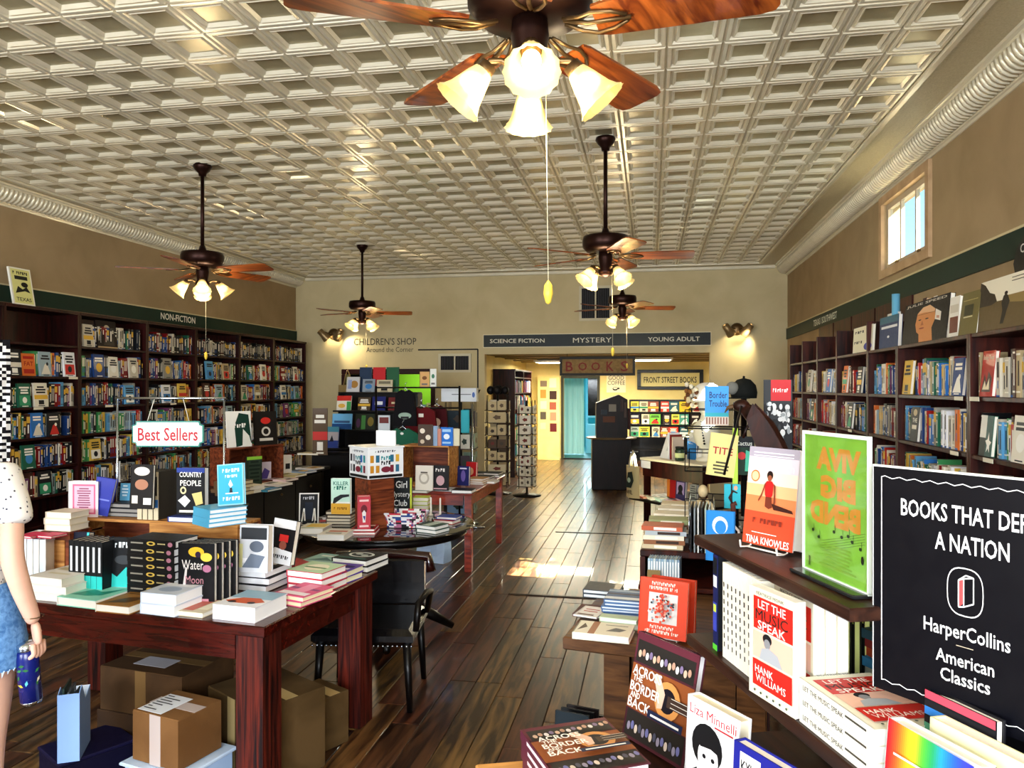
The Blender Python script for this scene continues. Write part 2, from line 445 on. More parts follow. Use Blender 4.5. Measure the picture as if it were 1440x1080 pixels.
for (a, b, c, d) in ((XL, -5.75, 0, ZC), (-2.65, -1.05, 0, ZC), (1.85, XR, 0, ZC), (-5.75, -2.65, 0, .6), (-5.75, -2.65, 2.95, ZC), (-1.05, 1.85, 0, .6), (-1.05, 1.85, 2.95, ZC)):
    wf.box(a, YF - T, c, b, YF, d, tan_wall)
wall_front = struct('wall_front', wf)
for i, (a, b) in enumerate(((-5.75, -2.65), (-1.05, 1.85))):
    w_ = MB()
    for (x0, x1, z0, z1) in ((a, b, .6, .66), (a, b, 2.89, 2.95), (a, a + .06, .66, 2.89), (b - .06, b, .66, 2.89), ((a + b) / 2 - .03, (a + b) / 2 + .03, .66, 2.89)):
        w_.box(x0, YF - .1, z0, x1, YF - .04, z1, black_wood)
    o = struct('window_%d' % (i + 2), w_)
    MB().box(a, YF - .075, .66, b, YF - .07, 2.89, thin_glass('shop_window_glass', '#f4faff', .06)).obj('pane', o)
# ---- ceiling: slab, stippled border, tin tiles
ce = MB().box(XL - T, YF - T, ZC + .016, XR + T, YB + T, ZC + .15, M('#9c8f6e', .6)); ceiling = struct('ceiling', ce)
TS = .31; CX0, CX1 = -5.80, 1.64; NXT = 24; NYT = 46; CY1 = YB - .30; CY0 = CY1 - NYT * TS
br = MB()
for (x0, y0, x1, y1) in ((XL, CY0, CX0, YB), (CX1, CY0, XR, YB), (CX0, CY1, CX1, YB), (XL, YF, XR, CY0)):
    br.box(x0, y0, ZC, x1, y1, ZC + .015, tin_rough)
br.obj('stippled_border', ceiling)
for (x0, y0, x1, y1) in ((CX0 - .045, CY0, CX0, CY1), (CX1, CY0, CX1 + .045, CY1), (CX0 - .045, CY1, CX1 + .045, CY1 + .045)):
    q = MB(); q.bbox(x0, y0, ZC - .022, x1, y1, ZC + .002, tin, .007); q.obj('bead_moulding', ceiling)
LV = [(0, 0), (.010, .018), (.028, .018), (.038, .002), (.052, .016), (.068, -.002)]
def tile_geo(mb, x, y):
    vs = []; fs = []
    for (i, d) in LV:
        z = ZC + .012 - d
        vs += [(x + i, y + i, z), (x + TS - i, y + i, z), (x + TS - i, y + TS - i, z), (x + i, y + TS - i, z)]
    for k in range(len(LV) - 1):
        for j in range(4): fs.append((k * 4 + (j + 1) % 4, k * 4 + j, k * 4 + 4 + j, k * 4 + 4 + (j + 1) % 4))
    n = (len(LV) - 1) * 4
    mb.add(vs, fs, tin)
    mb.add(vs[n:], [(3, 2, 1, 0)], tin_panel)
tiles = []
for i in range(NXT):
    for j in range(NYT):
        x, y = CX0 + i * TS, CY0 + j * TS
        s = 1e3 + y
        if y > 1:
            px, py, d = pix((x + TS / 2, y + TS / 2, ZC))
            if -40 < px < 1480 and py > -30: s = d
        tiles.append((s, x, y))
tiles.sort()
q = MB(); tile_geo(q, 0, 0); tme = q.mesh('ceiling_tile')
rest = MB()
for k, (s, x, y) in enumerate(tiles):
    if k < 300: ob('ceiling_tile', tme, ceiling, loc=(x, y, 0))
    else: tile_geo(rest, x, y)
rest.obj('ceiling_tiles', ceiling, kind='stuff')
# crown: cove profile along left, right and back, with a row of fluted ribs
def crown(name, p0, p1, inward):
    p0 = Vector(p0); p1 = Vector(p1); n = Vector(inward); d = (p1 - p0); L = d.length; d.normalize()
    prof = [(.0, .175), (.012, .175), (.018, .160), (.03, .155), (.035, .14)]
    prof += [(.04 + .105 * math.sin(a), .135 - .105 * (1 - math.cos(a))) for a in (0, .4, .8, 1.2, 1.5)]
    prof += [(.155, .03), (.16, .02), (.185, .015), (.19, 0)]
    mb = MB(); vs = []; fs = []
    for (o, z) in prof:
        for e in (p0, p1): vs.append((e.x + n.x * o, e.y + n.y * o, ZC - z))
    for i in range(len(prof) - 1): fs.append((i * 2, i * 2 + 1, i * 2 + 3, i * 2 + 2))
    mb.add(vs, fs, tin)
    o = struct(name, mb)
    rb = MB(); k = int(L / .052)
    for j in range(k):
        c = p0 + d * (j + .5) * L / k
        pts = []
        for a in (-.05, .4, .8, 1.2, 1.55):
            pts.append((c.x + n.x * (.043 + .105 * math.sin(a)), c.y + n.y * (.043 + .105 * math.sin(a)), ZC - (.138 - .105 * (1 - math.cos(a)))))
        rb.tube(pts, .017, tin, 5)
    rb.obj('crown_flutes', o, kind='stuff')
crown('trim_3', (XL, YF, 0), (XL, YB, 0), (1, 0, 0))
crown('trim_4', (XR, YF, 0), (XR, YB, 0), (-1, 0, 0))
q = MB(); q.bbox(XL + .19, YB - .04, ZC - .06, XR - .19, YB, ZC, tin, .012); struct('trim_5', q)
# green bands with pale upper edge
g = MB(); g.box(XL, YF, 2.53, XL + .02, YB, 2.69, green_band); g.box(XL, YF, 2.69, XL + .026, YB, 2.705, cream_wall); struct('trim_6', g)
g = MB(); g.box(XR - .02, YF, 2.455, XR, YB, 2.615, green_band); g.box(XR - .026, YF, 2.615, XR, YB, 2.63, cream_wall); struct('trim_7', g)
def wall_text(name, label, s, loc, rot, size, col, width=None, bold=.012, cat='lettering'):
    vs, fs, tw = text_polys(s, bold); sx = size / .73 if not width else width / tw
    mb = MB(); mb.add([(v[0] * sx, -.002, v[1] * size / .73) for v in vs], fs, M(col, .5))
    return mb.obj(name, label=label, cat=cat, loc=loc, rot=rot)
p = PT(251, 452, 1); yy = (-6.14) / ray(251, 452).x * ray(251, 452).y
wall_text('sign_lettering', 'white NON-FICTION lettering on the green band of the left wall', 'NON-FICTION', (XL + .024, 9.0, 2.575), (0, 0, PI / 2), .085, '#e9e6d8', .74, .02)
yy = 2.09 / ray(1160, 450).x * ray(1160, 450).y
wall_text('sign_lettering', 'white TEXAS / SOUTHWEST lettering on the green band of the right wall', 'TEXAS / SOUTHWEST', (XR - .024, yy, 2.495), (0, 0, -PI / 2), .08, '#dfe6d8', 1.25, .02)

# right clerestory window
w_ = MB(); fm = noisy('window_frame_paint', '#a98a66', '#bd9f7b', 6, .6)
fo = .075
for (y0, y1, z0, z1, x0) in ((WY0 - fo, WY1 + fo, WZ0 - fo, WZ0, XR - .03), (WY0 - fo, WY1 + fo, WZ1, WZ1 + fo, XR - .03), (WY0 - fo, WY0, WZ0, WZ1, XR - .03), (WY1, WY1 + fo, WZ0, WZ1, XR - .03)):
    w_.box(x0, y0, z0, XR, y1, z1, fm)
win = struct('window_1', w_)
f2 = MB()
for (y0, y1, z0, z1) in ((WY0, WY1, WZ0, WZ0 + .05), (WY0, WY1, WZ1 - .05, WZ1), (WY0, WY0 + .045, WZ0 + .05, WZ1 - .05), (WY1 - .045, WY1, WZ0 + .05, WZ1 - .05)):
    f2.box(XR + .02, y0, z0, XR + .06, y1, z1, M('#b9a88f', .6))
sash = f2.obj('sash', win)
for k in (1, 2):
    yk = WY0 + (WY1 - WY0) * k / 3
    MB().box(XR + .025, yk - .014, WZ0 + .05, XR + .055, yk + .014, WZ1 - .05, M('#b9a88f', .6)).obj('glazing_bar', sash)
for k in range(3):
    a = WY0 + (WY1 - WY0) * k / 3; MB().box(XR + .038, a + .02, WZ0 + .05, XR + .042, a + .36, WZ1 - .05, thin_glass('clerestory_glass', '#f2fbff', .05)).obj('pane', sash)
for yk in (6.55, 7.1): MB().ell((XR + .012, yk, WZ0 + .03), (.018, .018, .018), brass, 8, 6).obj('latch', win)

# back room and corridor
bx0, bx1, by1, bz = -2.95, 2.4, 17.9, 2.30
r_ = MB(); r_.box(bx0 - .1, YB + T, 0, bx0, by1, bz + .1, yellow_wall); struct('wall_back_room_left', r_)
r_ = MB(); r_.box(bx1, YB + T, 0, bx1 + .1, by1, bz + .1, yellow_wall); struct('wall_back_room_right', r_)
dx0, dx1, dz = -2.04, -1.24, 1.92
r_ = MB()
for (a, b, c, d) in ((bx0, dx0, 0, bz), (dx1, bx1, 0, bz), (dx0, dx1, dz, bz)): r_.box(a, by1, c, b, by1 + .12, d, yellow_wall)
struct('wall_back_room_end', r_)
r_ = MB(); r_.box(bx0, YB + T, bz, bx1, by1 + .12, bz + .1, noisy('low_ceiling', '#8f7a4c', '#9d8757', 4)); 
for k in range(5): r_.box(bx0, 13.2 + k, bz - .02, bx1, 13.24 + k, bz, M('#6f5c38', .6))
struct('ceiling_back_room', r_)
blue = noisy('corridor_paint', '#4f9aa0', '#63aeb2', 4, .6)
r_ = MB(); r_.box(dx0 - .9, by1 + .12, 0, dx0 - .8, 22, 2.3, blue); r_.box(dx1 + .5, by1 + .12, 0, dx1 + .6, 22, 2.3, blue); r_.box(dx0 - .9, 22, 0, dx1 + .6, 22.1, 2.3, blue)
r_.box(dx0 - .9, by1 + .12, 2.3, dx1 + .6, 22.1, 2.4, blue); struct('wall_corridor', r_)
r_ = MB(); r_.box(dx0 - .9, 18.0, -.011, dx1 + .6, 22, 0, M('#1d6a6a', .35)); struct('floor_corridor', r_)
r_ = MB()
for (a, b, c, d) in ((dx0 - .06, dx0, 0, dz + .06), (dx1, dx1 + .06, 0, dz + .06), (dx0, dx1, dz, dz + .06)): r_.box(a, by1 - .02, c, b, by1, d, M('#3b3a2c', .5))
struct('door_1', r_)
r_ = MB(); r_.box(dx0, by1 - .05, 0, dx1, by1 + .1, .02, M('#0c0a0a', .5)); struct('trim_8', r_)
# glazed door of the corridor and pale curtain
q = MB()
for (a, b, c, d) in ((-1.66, -1.60, 0, 2.05), (-1.02, -.96, 0, 2.05), (-1.60, -1.02, 1.98, 2.05), (-1.60, -1.02, .0, .75), (-1.60, -1.02, .92, .97)): q.box(a, 19.6, c, b, 19.65, d, M('#8cc9d8', .4))
q.box(-1.60, 19.62, .97, -1.02, 19.63, 1.98, M('#05080a', .1)); struct('door_2', q)
q = MB(); vs = []; fs = []
for i in range(25):
    for z in (.02, 1.95): vs.append((-2.42 + i * .032, 19.1 + .035 * math.sin(i * 1.5), z))
for i in range(24): fs.append((2 * i, 2 * i + 2, 2 * i + 3, 2 * i + 1))
q.add(vs, fs, M('#a9dde6', .6), smooth=True); q.obj('curtain', label='pale blue curtain hanging in the corridor behind the back room', cat='curtain')

# posters on the back-room wall end
t = thing('poster_board', 'cream wall panel beside the corridor door covered with small prints', 'notice board', (-2.36, 17.6, 0))
MB().box(-.26, 0, 0, .26, .04, 1.98, yellow_wall).obj('board', t)
for i, (a, z, w, h, c) in enumerate(((-.2, 1.72, .16, .14, '#7b6a5c'), (.02, 1.7, .16, .22, '#d8d0c0'), (-.2, 1.45, .14, .2, '#c4803c'), (.02, 1.42, .17, .2, '#3a2320'), (-.2, 1.2, .15, .18, '#d9c9b0'), (.02, 1.18, .16, .18, '#8e4a3a'), (-.2, .95, .14, .18, '#4e4640'), (.03, .92, .15, .2, '#9b7b64'), (-.2, .72, .13, .15, '#c9bba0'), (.03, .66, .16, .2, '#5a1e22'))):
    MB().box(a, -.004, z, a + w, 0, z + h, M(c, .6)).obj('print', t)

# signs above the opening -------------------------------------------------
t = thing('section_sign', 'long dark green sign with SCIENCE FICTION, MYSTERY and YOUNG ADULT above the opening', 'sign', ((OX0 + OX1) / 2, YB - .03, 2.38))
hw = (OX1 - OX0) / 2 + .01
MB().box(-hw, 0, 0, hw, .029, .20, M('#03110e', .4)).obj('board', t)
MB().box(-hw - .01, .003, -.012, hw + .01, .03, .212, M('#e4dcc0', .5)).obj('border', t)
q = MB()
for s, cx, wd, hh in (('SCIENCE FICTION', .155, .25, .34), ('MYSTERY', .49, .17, .42), ('YOUNG ADULT', .845, .22, .36)):
    prints(q, [('t', s, cx, .5, hh, '#dcd8c4', wd, .02)], 2 * hw, .20)
q.obj('lettering', t)
a = PY(787, 503, YB - .15); b = PY(891, 526, YB - .15)
t = thing('books_sign', 'tan hanging sign with red BOOKS letters in a dark frame', 'sign', ((a.x + b.x) / 2, YB + .04, b.z))
w = b.x - a.x; h = a.z - b.z
MB().box(-w / 2, 0, 0, w / 2, .05, h, noisy('sign_tan', '#7c6136', '#94774a', 20)).obj('board', t)
q = MB()
for (x0, x1, z0, z1) in ((-w / 2 - .02, w / 2 + .02, -.02, .02), (-w / 2 - .02, w / 2 + .02, h - .02, h + .02), (-w / 2 - .02, -w / 2 + .02, .02, h - .02), (w / 2 - .02, w / 2 + .02, .02, h - .02)): q.box(x0, -.015, z0, x1, .06, z1, M('#1e1a14', .5))
q.obj('frame', t)
q = MB(); prints(q, [('t', 'B', .11, .5, .62, '#7a1712', .10, .05), ('t', 'O', .30, .5, .5, '#7a1712', .12, .03), ('t', 'O', .48, .5, .5, '#7a1712', .12, .03), ('t', 'K', .67, .5, .6, '#7a1712', .10, .05), ('t', 'S', .87, .5, .62, '#7a1712', .10, .05)], w, h, y=-.002); q.obj('lettering', t)
q = MB(); q.tube([(-w / 2 + .1, .03, h), (-w / 2 + .1, .03, OZ - b.z)], .004, black_wood); q.tube([(w / 2 - .1, .03, h), (w / 2 - .1, .03, OZ - b.z)], .004, black_wood); q.obj('hanger', t)
# framed sign on the back wall of the back room
a = PY(896, 520, by1 - .06); b = PY(989, 548, by1 - .06); w = b.x - a.x; h = a.z - b.z
t = thing('framed_sign', 'black framed FRONT STREET BOOKS sign on the yellow back wall', 'sign', ((a.x + b.x) / 2, by1 - .08, b.z))
MB().box(-w / 2, .02, 0, w / 2, .06, h, M('#d9cf92', .5)).obj('board', t)
q = MB()
for (x0, x1, z0, z1) in ((-w / 2, w / 2, 0, .075), (-w / 2, w / 2, h - .075, h), (-w / 2, -w / 2 + .085, .07, h - .07), (w / 2 - .085, w / 2, .07, h - .07)): q.bbox(x0, -.01, z0, x1, .07, z1, M('#0b0a0c', .3), .008)
q.obj('frame', t); q = MB(); prints(q, [('t', 'FRONT STREET BOOKS', .5, .5, .3, '#1a1614', .8, .015)], w, h, y=.018); q.obj('lettering', t)
a = PY(853, 526, by1 - .02); b = PY(880, 552, by1 - .02); w = b.x - a.x; h = a.z - b.z
t = thing('coffee_sign', 'small white hand-lettered GOOD COFFEE sign with a cup drawing', 'sign', ((a.x + b.x) / 2, by1 - .02, b.z))
MB().box(-w / 2, 0, 0, w / 2, .02, h, M('#efe8c6', .6)).obj('board', t)
q = MB(); prints(q, [('t', 'GOOD', .5, .80, .24, '#2a2620', .8, .0), ('t', 'COFFEE', .5, .53, .24, '#2a2620', .9, .0), ('e', .45, .2, .14, .1, '#2a2620'), ('e', .62, .22, .06, .05, '#2a2620'), ('e', .45, .23, .1, .05, '#efe8c6')], w, h); q.obj('lettering', t)
# children's shop lettering and arrow
LW = '#4a463c'
wall_text('wall_lettering', "dark CHILDREN'S SHOP lettering painted on the cream back wall", "CHILDREN'S SHOP", tuple(PY(541, 485, YB - .003)), (0, 0, 0), .12, LW, 1.13, .004)
wall_text('wall_lettering', 'Around the Corner line painted under the shop lettering', 'Around the Corner', tuple(PY(548, 495, YB - .003)), (0, 0, 0), .09, LW, .85, -.002)
a = PY(588, 492, YB); b = PY(672, 492, YB); c = PY(672, 548, YB)
q = MB(); q.box(a.x, YB - .005, a.z - .012, b.x, YB, a.z + .012, M('#1d1a1a', .5)); q.box(b.x - .012, YB - .005, c.z, b.x + .012, YB, b.z + .012, M('#1d1a1a', .5))
q.add([(b.x - .05, YB - .005, c.z), (b.x + .05, YB - .005, c.z), (b.x, YB - .005, c.z - .09)], [(0, 2, 1)], M('#1d1a1a', .5))
q.obj('painted_arrow', label='thin black arrow line turning down beside the vent on the back wall', cat='arrow')
# vents
def vent(label, x0p, y0p, x1p, y1p):
    a = PY(x0p, y0p, YB - .02); b = PY(x1p, y1p, YB - .02); w = b.x - a.x; h = a.z - b.z
    t = thing('wall_vent', label, 'vent', ((a.x + b.x) / 2, YB - .02, b.z))
    MB().box(-w / 2, .012, 0, w / 2, .019, h, M('#0c0b0c', .6)).obj('backing', t)
    q = MB()
    for (x0, x1, z0, z1) in ((-w / 2 - .03, w / 2 + .03, -.03, .01), (-w / 2 - .03, w / 2 + .03, h - .01, h + .03), (-w / 2 - .03, -w / 2 + .01, .01, h - .01), (w / 2 - .01, w / 2 + .03, .01, h - .01), (-.012, .012, 0, h)): q.box(x0, -.01, z0, x1, .019, z1, M('#cfc8ae', .5))
    q.obj('frame', t); n = int(w / .028)
    for k in range(n):
        x = -w / 2 + (k + .5) * w / n
        if abs(x) > .02: MB().box(x - .004, -.002, 0, x + .004, .012, h, M('#3b3a40', .5)).obj('louvre', t)
vent('wide air vent with dark louvres on the cream wall beside the arrow', 619, 500, 660, 521)
vent('square air vent high on the back wall behind the fans', 817, 405, 858, 448)
# pass-through frame with the children's room behind
q = MB(); dw = M('#2a0b0b', .4)
for (x0, x1, z0, z1) in ((NX0 - .07, NX1 + .07, NZ1, NZ1 + .09), (NX0 - .07, NX0, NZ0, NZ1), (NX1, NX1 + .07, NZ0, NZ1), (NX0 - .07, NX1 + .07, NZ0 - .07, NZ0)): q.bbox(x0, YB - .04, z0, x1, YB, z1, dw, .008)
struct('window_4', q)
q = MB(); lime = M('#78b422', .6)
q.box(NX0 - .5, YB + 1.6, .5, NX1 + .5, YB + 1.65, 2.3, lime); q.box(NX0 - .55, YB + T, .5, NX0 - .5, YB + 1.65, 2.3, M('#3a1614', .6)); q.box(NX1 + .5, YB + T, .5, NX1 + .55, YB + 1.65, 2.3, lime)
q.box(NX0 - .5, YB + T, 2.3, NX1 + .5, YB + 1.65, 2.35, lime); q.box(NX0 - .5, YB + T, .45, NX1 + .5, YB + 1.65, .5, M('#3a2a1a', .6)); q.box(NX0 - .5, YB + 1.0, .5, NX0 + .55, YB + 1.05, 2.3, M('#140b0d', .6))
struct('wall_childrens_room', q)
area('childrens_room_light', (-4.2, YB + .9, 2.25), (-4.2, YB + 1.2, 0), .8, .5, 14, (1, 1, .8))
def plush(label, x, z, s, col, muz):
    t = thing('plush_animal', label, 'plush toy', (x, YB + .42, z), 0, 'plush animals in the pass-through')
    MB().ell((0, 0, .16 * s), (.13 * s, .11 * s, .16 * s), M(col, .9)).obj('body', t)
    hd = MB().ell((0, -.02, .38 * s), (.11 * s, .1 * s, .1 * s), M(col, .9)).obj('head', t)
    MB().ell((0, -.11 * s, .35 * s), (.05 * s, .04 * s, .04 * s), M(muz, .9), 8, 6).obj('muzzle', hd)
    for sx in (-1, 1):
        MB().ell((sx * .09 * s, 0, .46 * s), (.035 * s, .025 * s, .035 * s), M(muz, .9), 8, 6).obj('ear', hd)
        MB().ell((sx * .15 * s, -.05 * s, .2 * s), (.05 * s, .05 * s, .1 * s), M(col, .9), 8, 6).obj('arm', t)
MB().box(NX0, YB + T, NZ0 - .03, NX1, YB + .75, NZ0, dw).obj('sill_shelf', label='dark wooden sill shelf of the pass-through', cat='shelf')
plush('big black plush ape at the left of the pass-through', -5.0, NZ0, 1.2, '#0b0a0c', '#5a5552')
plush('dark grey plush bear with pale muzzle in the pass-through', -4.63, NZ0, .95, '#17151a', '#b9b2a6')
plush('brown plush monkey beside the bear in the pass-through', -4.33, NZ0, .75, '#2a1a14', '#c9b08a')
for i, (x, c, w_) in enumerate(((-4.12, '#e8e2c8', .16), (-3.95, '#8db7d6', .12), (-3.8, '#e9f0b0', .16))):
    book(['cream picture book standing in the pass-through', 'light blue picture book standing in the pass-through', 'pale yellow picture book at the right end of the pass-through'][i], (x, YB + .35, NZ0), w_, .22 + .03 * i, .015, c, art=gen_art(i + 3, c), lean=.1)

# twin spot fittings on the back wall
def twin_spot(label, px, py, rot):
    a = PY(px, py, YB); t = thing('twin_spotlight', label, 'lamp', tuple(a), 0, 'twin spotlights on the back wall')
    mt = Matrix.Rotation(PI / 2, 4, 'X')
    MB().lathe([(.10, 0), (.10, .03), (.07, .05), (.03, .06)], 16, brass, mt).obj('wall_plate', t)
    for k, sx in enumerate((-1, 1)):
        m2 = Matrix.Translation((sx * .14, -.13, -.02)) @ Matrix.Rotation(sx * R_(38), 4, 'Y') @ Matrix.Rotation(R_(205), 4, 'X')
        h = MB(); h.open_lathe([(.02, -.11), (.055, -.10), (.06, 0), (.075, .06), (.078, .10)], 14, M('#8c7450', .35, .5), m2); hd = h.obj('spot_head', t)
        b = MB(); b.lathe([(.001, .07), (.06, .072), (.066, .085), (.03, .1), (.001, .104)], 14, M('#ffe9b8', .4, 0, 9), m2); b.obj('bulb', hd)
        n = MB(); n.tube([(0, -.03, 0), (sx * .07, -.09, .01), (sx * .13, -.11, .03)], .012, brass); n.obj('arm', t)
    l = bpy.data.lights.new('lamp_light', 'SPOT'); l.energy = 26; l.color = (1, .82, .5); l.spot_size = R_(95); l.spot_blend = .8; l.shadow_soft_size = .04
    lo = bpy.data.objects.new('lamp_light', l); COL.objects.link(lo); lo.parent = t; lo.location = (.16, -.22, -.05); lo.rotation_euler = Vector((rot, .55, -.55)).to_track_quat('-Z', 'Y').to_euler()
twin_spot('twin spotlight with brass heads on the back wall left of the shop lettering', 470, 470, .5)
twin_spot('twin spotlight with brass heads on the back wall right of the long sign', 1036, 463, -.3)
# back-room fluorescent fixtures
for (x, y) in ((-.2, 15.0), (-1.8, 16.0)):
    t = thing('fluorescent_fixture', 'bright fluorescent ceiling panel %s in the back room' % ('nearer the framed sign' if x > -1 else 'nearer the corridor door'), 'lamp', (x, y, bz - .021), 0, 'back room ceiling lights')
    MB().box(-.62, -.32, -.045, .62, .32, -.001, M('#d8d2c0', .5)).obj('housing', t)
    MB().box(-.58, -.28, -.055, .58, .28, -.046, M('#fff4d2', .5, 0, 7)).obj('diffuser', t)

# ================================================================== CEILING FANS
shade_m = bpy.data.materials.new('frosted_shade_glass'); shade_m.use_nodes = True
b_ = shade_m.node_tree.nodes['Principled BSDF']; b_.inputs['Base Color'].default_value = lin('#e8cf8c') + (1,); b_.inputs['Roughness'].default_value = .35
b_.inputs['Emission Color'].default_value = lin('#f2cf7a') + (1,); b_.inputs['Emission Strength'].default_value = .3
b_.inputs['Transmission Weight'].default_value = .2
bulb_m = M('#fff0c4', .4, 0, 9)
def make_fan():
    t = thing('ceiling_fan', 'x', 'ceiling fan', (0, 0, ZC))
    MB().lathe([(.075, 0), (.078, -.02), (.06, -.05), (.035, -.075), (.03, -.10)], 20, bronze).obj('canopy', t)
    MB().lathe([(.016, -.09), (.016, -.72)], 12, bronze).obj('downrod', t)
    MB().lathe([(.02, -.70), (.035, -.74), (.05, -.755), (.17, -.765), (.178, -.79), (.178, -.845), (.15, -.875), (.06, -.885), (.001, -.885)], 32, bronze).obj('motor_housing', t)
    MB().lathe([(.05, -.88), (.055, -.93), (.045, -1.0), (.06, -1.03), (.055, -1.06), (.02, -1.075), (.001, -1.08)], 20, bronze).obj('switch_housing', t)
    for k in range(5):
        a = R_(72 * k); mt = Matrix.Rotation(a, 4, 'Z') @ Matrix.Translation((0, 0, -.915)) @ Matrix.Rotation(R_(-11), 4, 'X')
        q = MB(); pts = []
        for (r, w) in ((.19, .06), (.22, .068), (.45, .078), (.62, .084), (.66, .076), (.672, .055)): pts.append((r, -w))
        poly = pts + [(r, -w) for (r, w) in reversed(pts)]
        q.prism(poly, -.004, .004, blade_wood, mt); bl = q.obj('blade', t)
        q = MB()
        for s in (-1, 1):
            q.tube([(.10, s * .012, .012), (.15, s * .03, -.005), (.19, s * .045, -.008), (.24, s * .035, -.008), (.28, s * .012, -.008)], .006, brass, 6, mt)
        q.tube([(.1, 0, .015), (.17, 0, -.006), (.29, 0, -.008)], .007, brass, 6, mt); q.obj('blade_bracket', bl)
    for k in range(4):
        a = R_(90 * k + 38); mz = Matrix.Rotation(a, 4, 'Z')
        q = MB(); q.tube([(.03, 0, -1.03), (.08, 0, -1.0), (.115, 0, -1.0), (.125, 0, -1.02)], .009, brass, 8, mz)
        ms = mz @ Matrix.Translation((.12, 0, -1.015)) @ Matrix.Rotation(R_(140), 4, 'Y')
        q.lathe([(.026, -.005), (.028, .03), (.022, .035)], 12, brass, ms); arm = q.obj('light_arm', t)
        q = MB(); q.open_lathe([(.027, .02), (.035, .045), (.043, .075), (.05, .10), (.062, .125), (.072, .135)], 28, shade_m, ms, .07); sh = q.obj('lamp_shade', t)
        q = MB(); q.ell((0, 0, .075), (.027, .027, .036), bulb_m, 12, 8, ms); q.obj('bulb', sh)
    l = bpy.data.lights.new('lamp_light', 'POINT'); l.energy = 20; l.color = (1, .80, .50); l.shadow_soft_size = .1
    lo = bpy.data.objects.new('lamp_light', l); COL.objects.link(lo); lo.parent = t; lo.location = (0, 0, -1.2)
    q = MB(); q.tube([(.05, -.02, -1.05), (.055, -.025, -1.62)], .0012, M('#d8cfae', .4), 5); q.obj('pull_chain', t)
    q = MB(); q.lathe([(.001, -1.62), (.012, -1.635), (.014, -1.66), (.008, -1.685), (.001, -1.69)], 12, M('#e8c84a', .3), Matrix.Translation((.055, -.025, 0))).obj('chain_fob', t)
    return t
fan = make_fan()
FANS = [(-.338, 2.12, 52 + 10.4, 'large ceiling fan with four lit tulip shades at the top of the photo'),
        (-.343, 5.86, 4, 'ceiling fan on the long rod right of centre, in front of the smaller fan'),
        (-.354, 9.70, 12, 'farthest right ceiling fan above the long section sign'),
        (-3.82, 5.94, -6, 'left ceiling fan with lit shades in front of the left wall band'),
        (-3.84, 9.67, 20, 'small far ceiling fan above the shop lettering')]
for i, (x, y, a, lab) in enumerate(FANS):
    o = fan if i == 0 else copy_tree(fan)
    o.location = (x, y, ZC); o.rotation_euler = (0, 0, R_(a)); o['label'] = lab; o['group'] = 'bronze ceiling fans'

# ================================================================== WALL BOOKCASES
LB = [4.95, 5.95, 6.88, 7.95, 8.92, 9.98, 10.98, 12.1]; LZ = [.08, .36, .64, .92, 1.215, 1.51, 1.81, 2.13]
RB = [3.30, 4.60, 5.85, 6.60, 7.65, 8.50, 9.30, 10.1]; RZ = [.08, .39, .70, 1.0, 1.33, 1.65, 2.0]
ORN = ['first', 'second', 'third', 'fourth', 'fifth', 'sixth', 'seventh', 'eighth', 'ninth']
SHN = ['bottom', 'second', 'third', 'fourth', 'fifth', 'sixth', 'seventh', 'eighth']
def bookcase(side, k, y0, y1, zs, top, label, wd):
    s = 1 if side == 'l' else -1
    xw = XL if side == 'l' else XR; D = .33 if side == 'l' else .36
    t = thing('bookcase', label, 'bookcase', (xw + s * .005, (y0 + y1) / 2, 0), 0, 'tall mahogany bookcases along the walls')
    hw = (y1 - y0) / 2 - .002
    def bx(a, b, z0, z1, ya, yb): return MB().box(min(s * a, s * b), ya, z0, max(s * a, s * b), yb, z1, wd)
    for ya in (-hw, hw - .024):
        q = bx(0, D, 0, top, ya, ya + .024); q.obj('side_panel', t)
    bx(0, .014, 0.02, top + (.04 if side == 'l' else .26 if y0 > 6.5 else 0), -hw + .024, hw - .024).obj('back_panel', t)
    for z in zs: 
        q = MB(); q.bbox(min(s * .014, s * (D - .004)), -hw + .024, z - .024, max(s * .014, s * (D - .004)), hw - .024, z, wd, .003); q.obj('shelf', t)
    bx(D - .03, D - .012, 0, zs[0] - .024, -hw + .024, hw - .024).obj('kickboard', t)
    if side == 'l':
        q = MB(); q.box(.0, -hw, top, D + .012, hw, top + .03, wd); q.obj('cornice', t)
    return t
for k in range(7):
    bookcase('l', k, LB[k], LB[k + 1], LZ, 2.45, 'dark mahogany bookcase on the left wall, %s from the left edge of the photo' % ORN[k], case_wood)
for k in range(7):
    bookcase('r', k, RB[k], RB[k + 1], RZ, 2.0 if RB[k] < 6.5 else 2.24, 'mahogany bookcase on the right wall, %s from the right edge of the photo' % ORN[k], case_wood_warm)

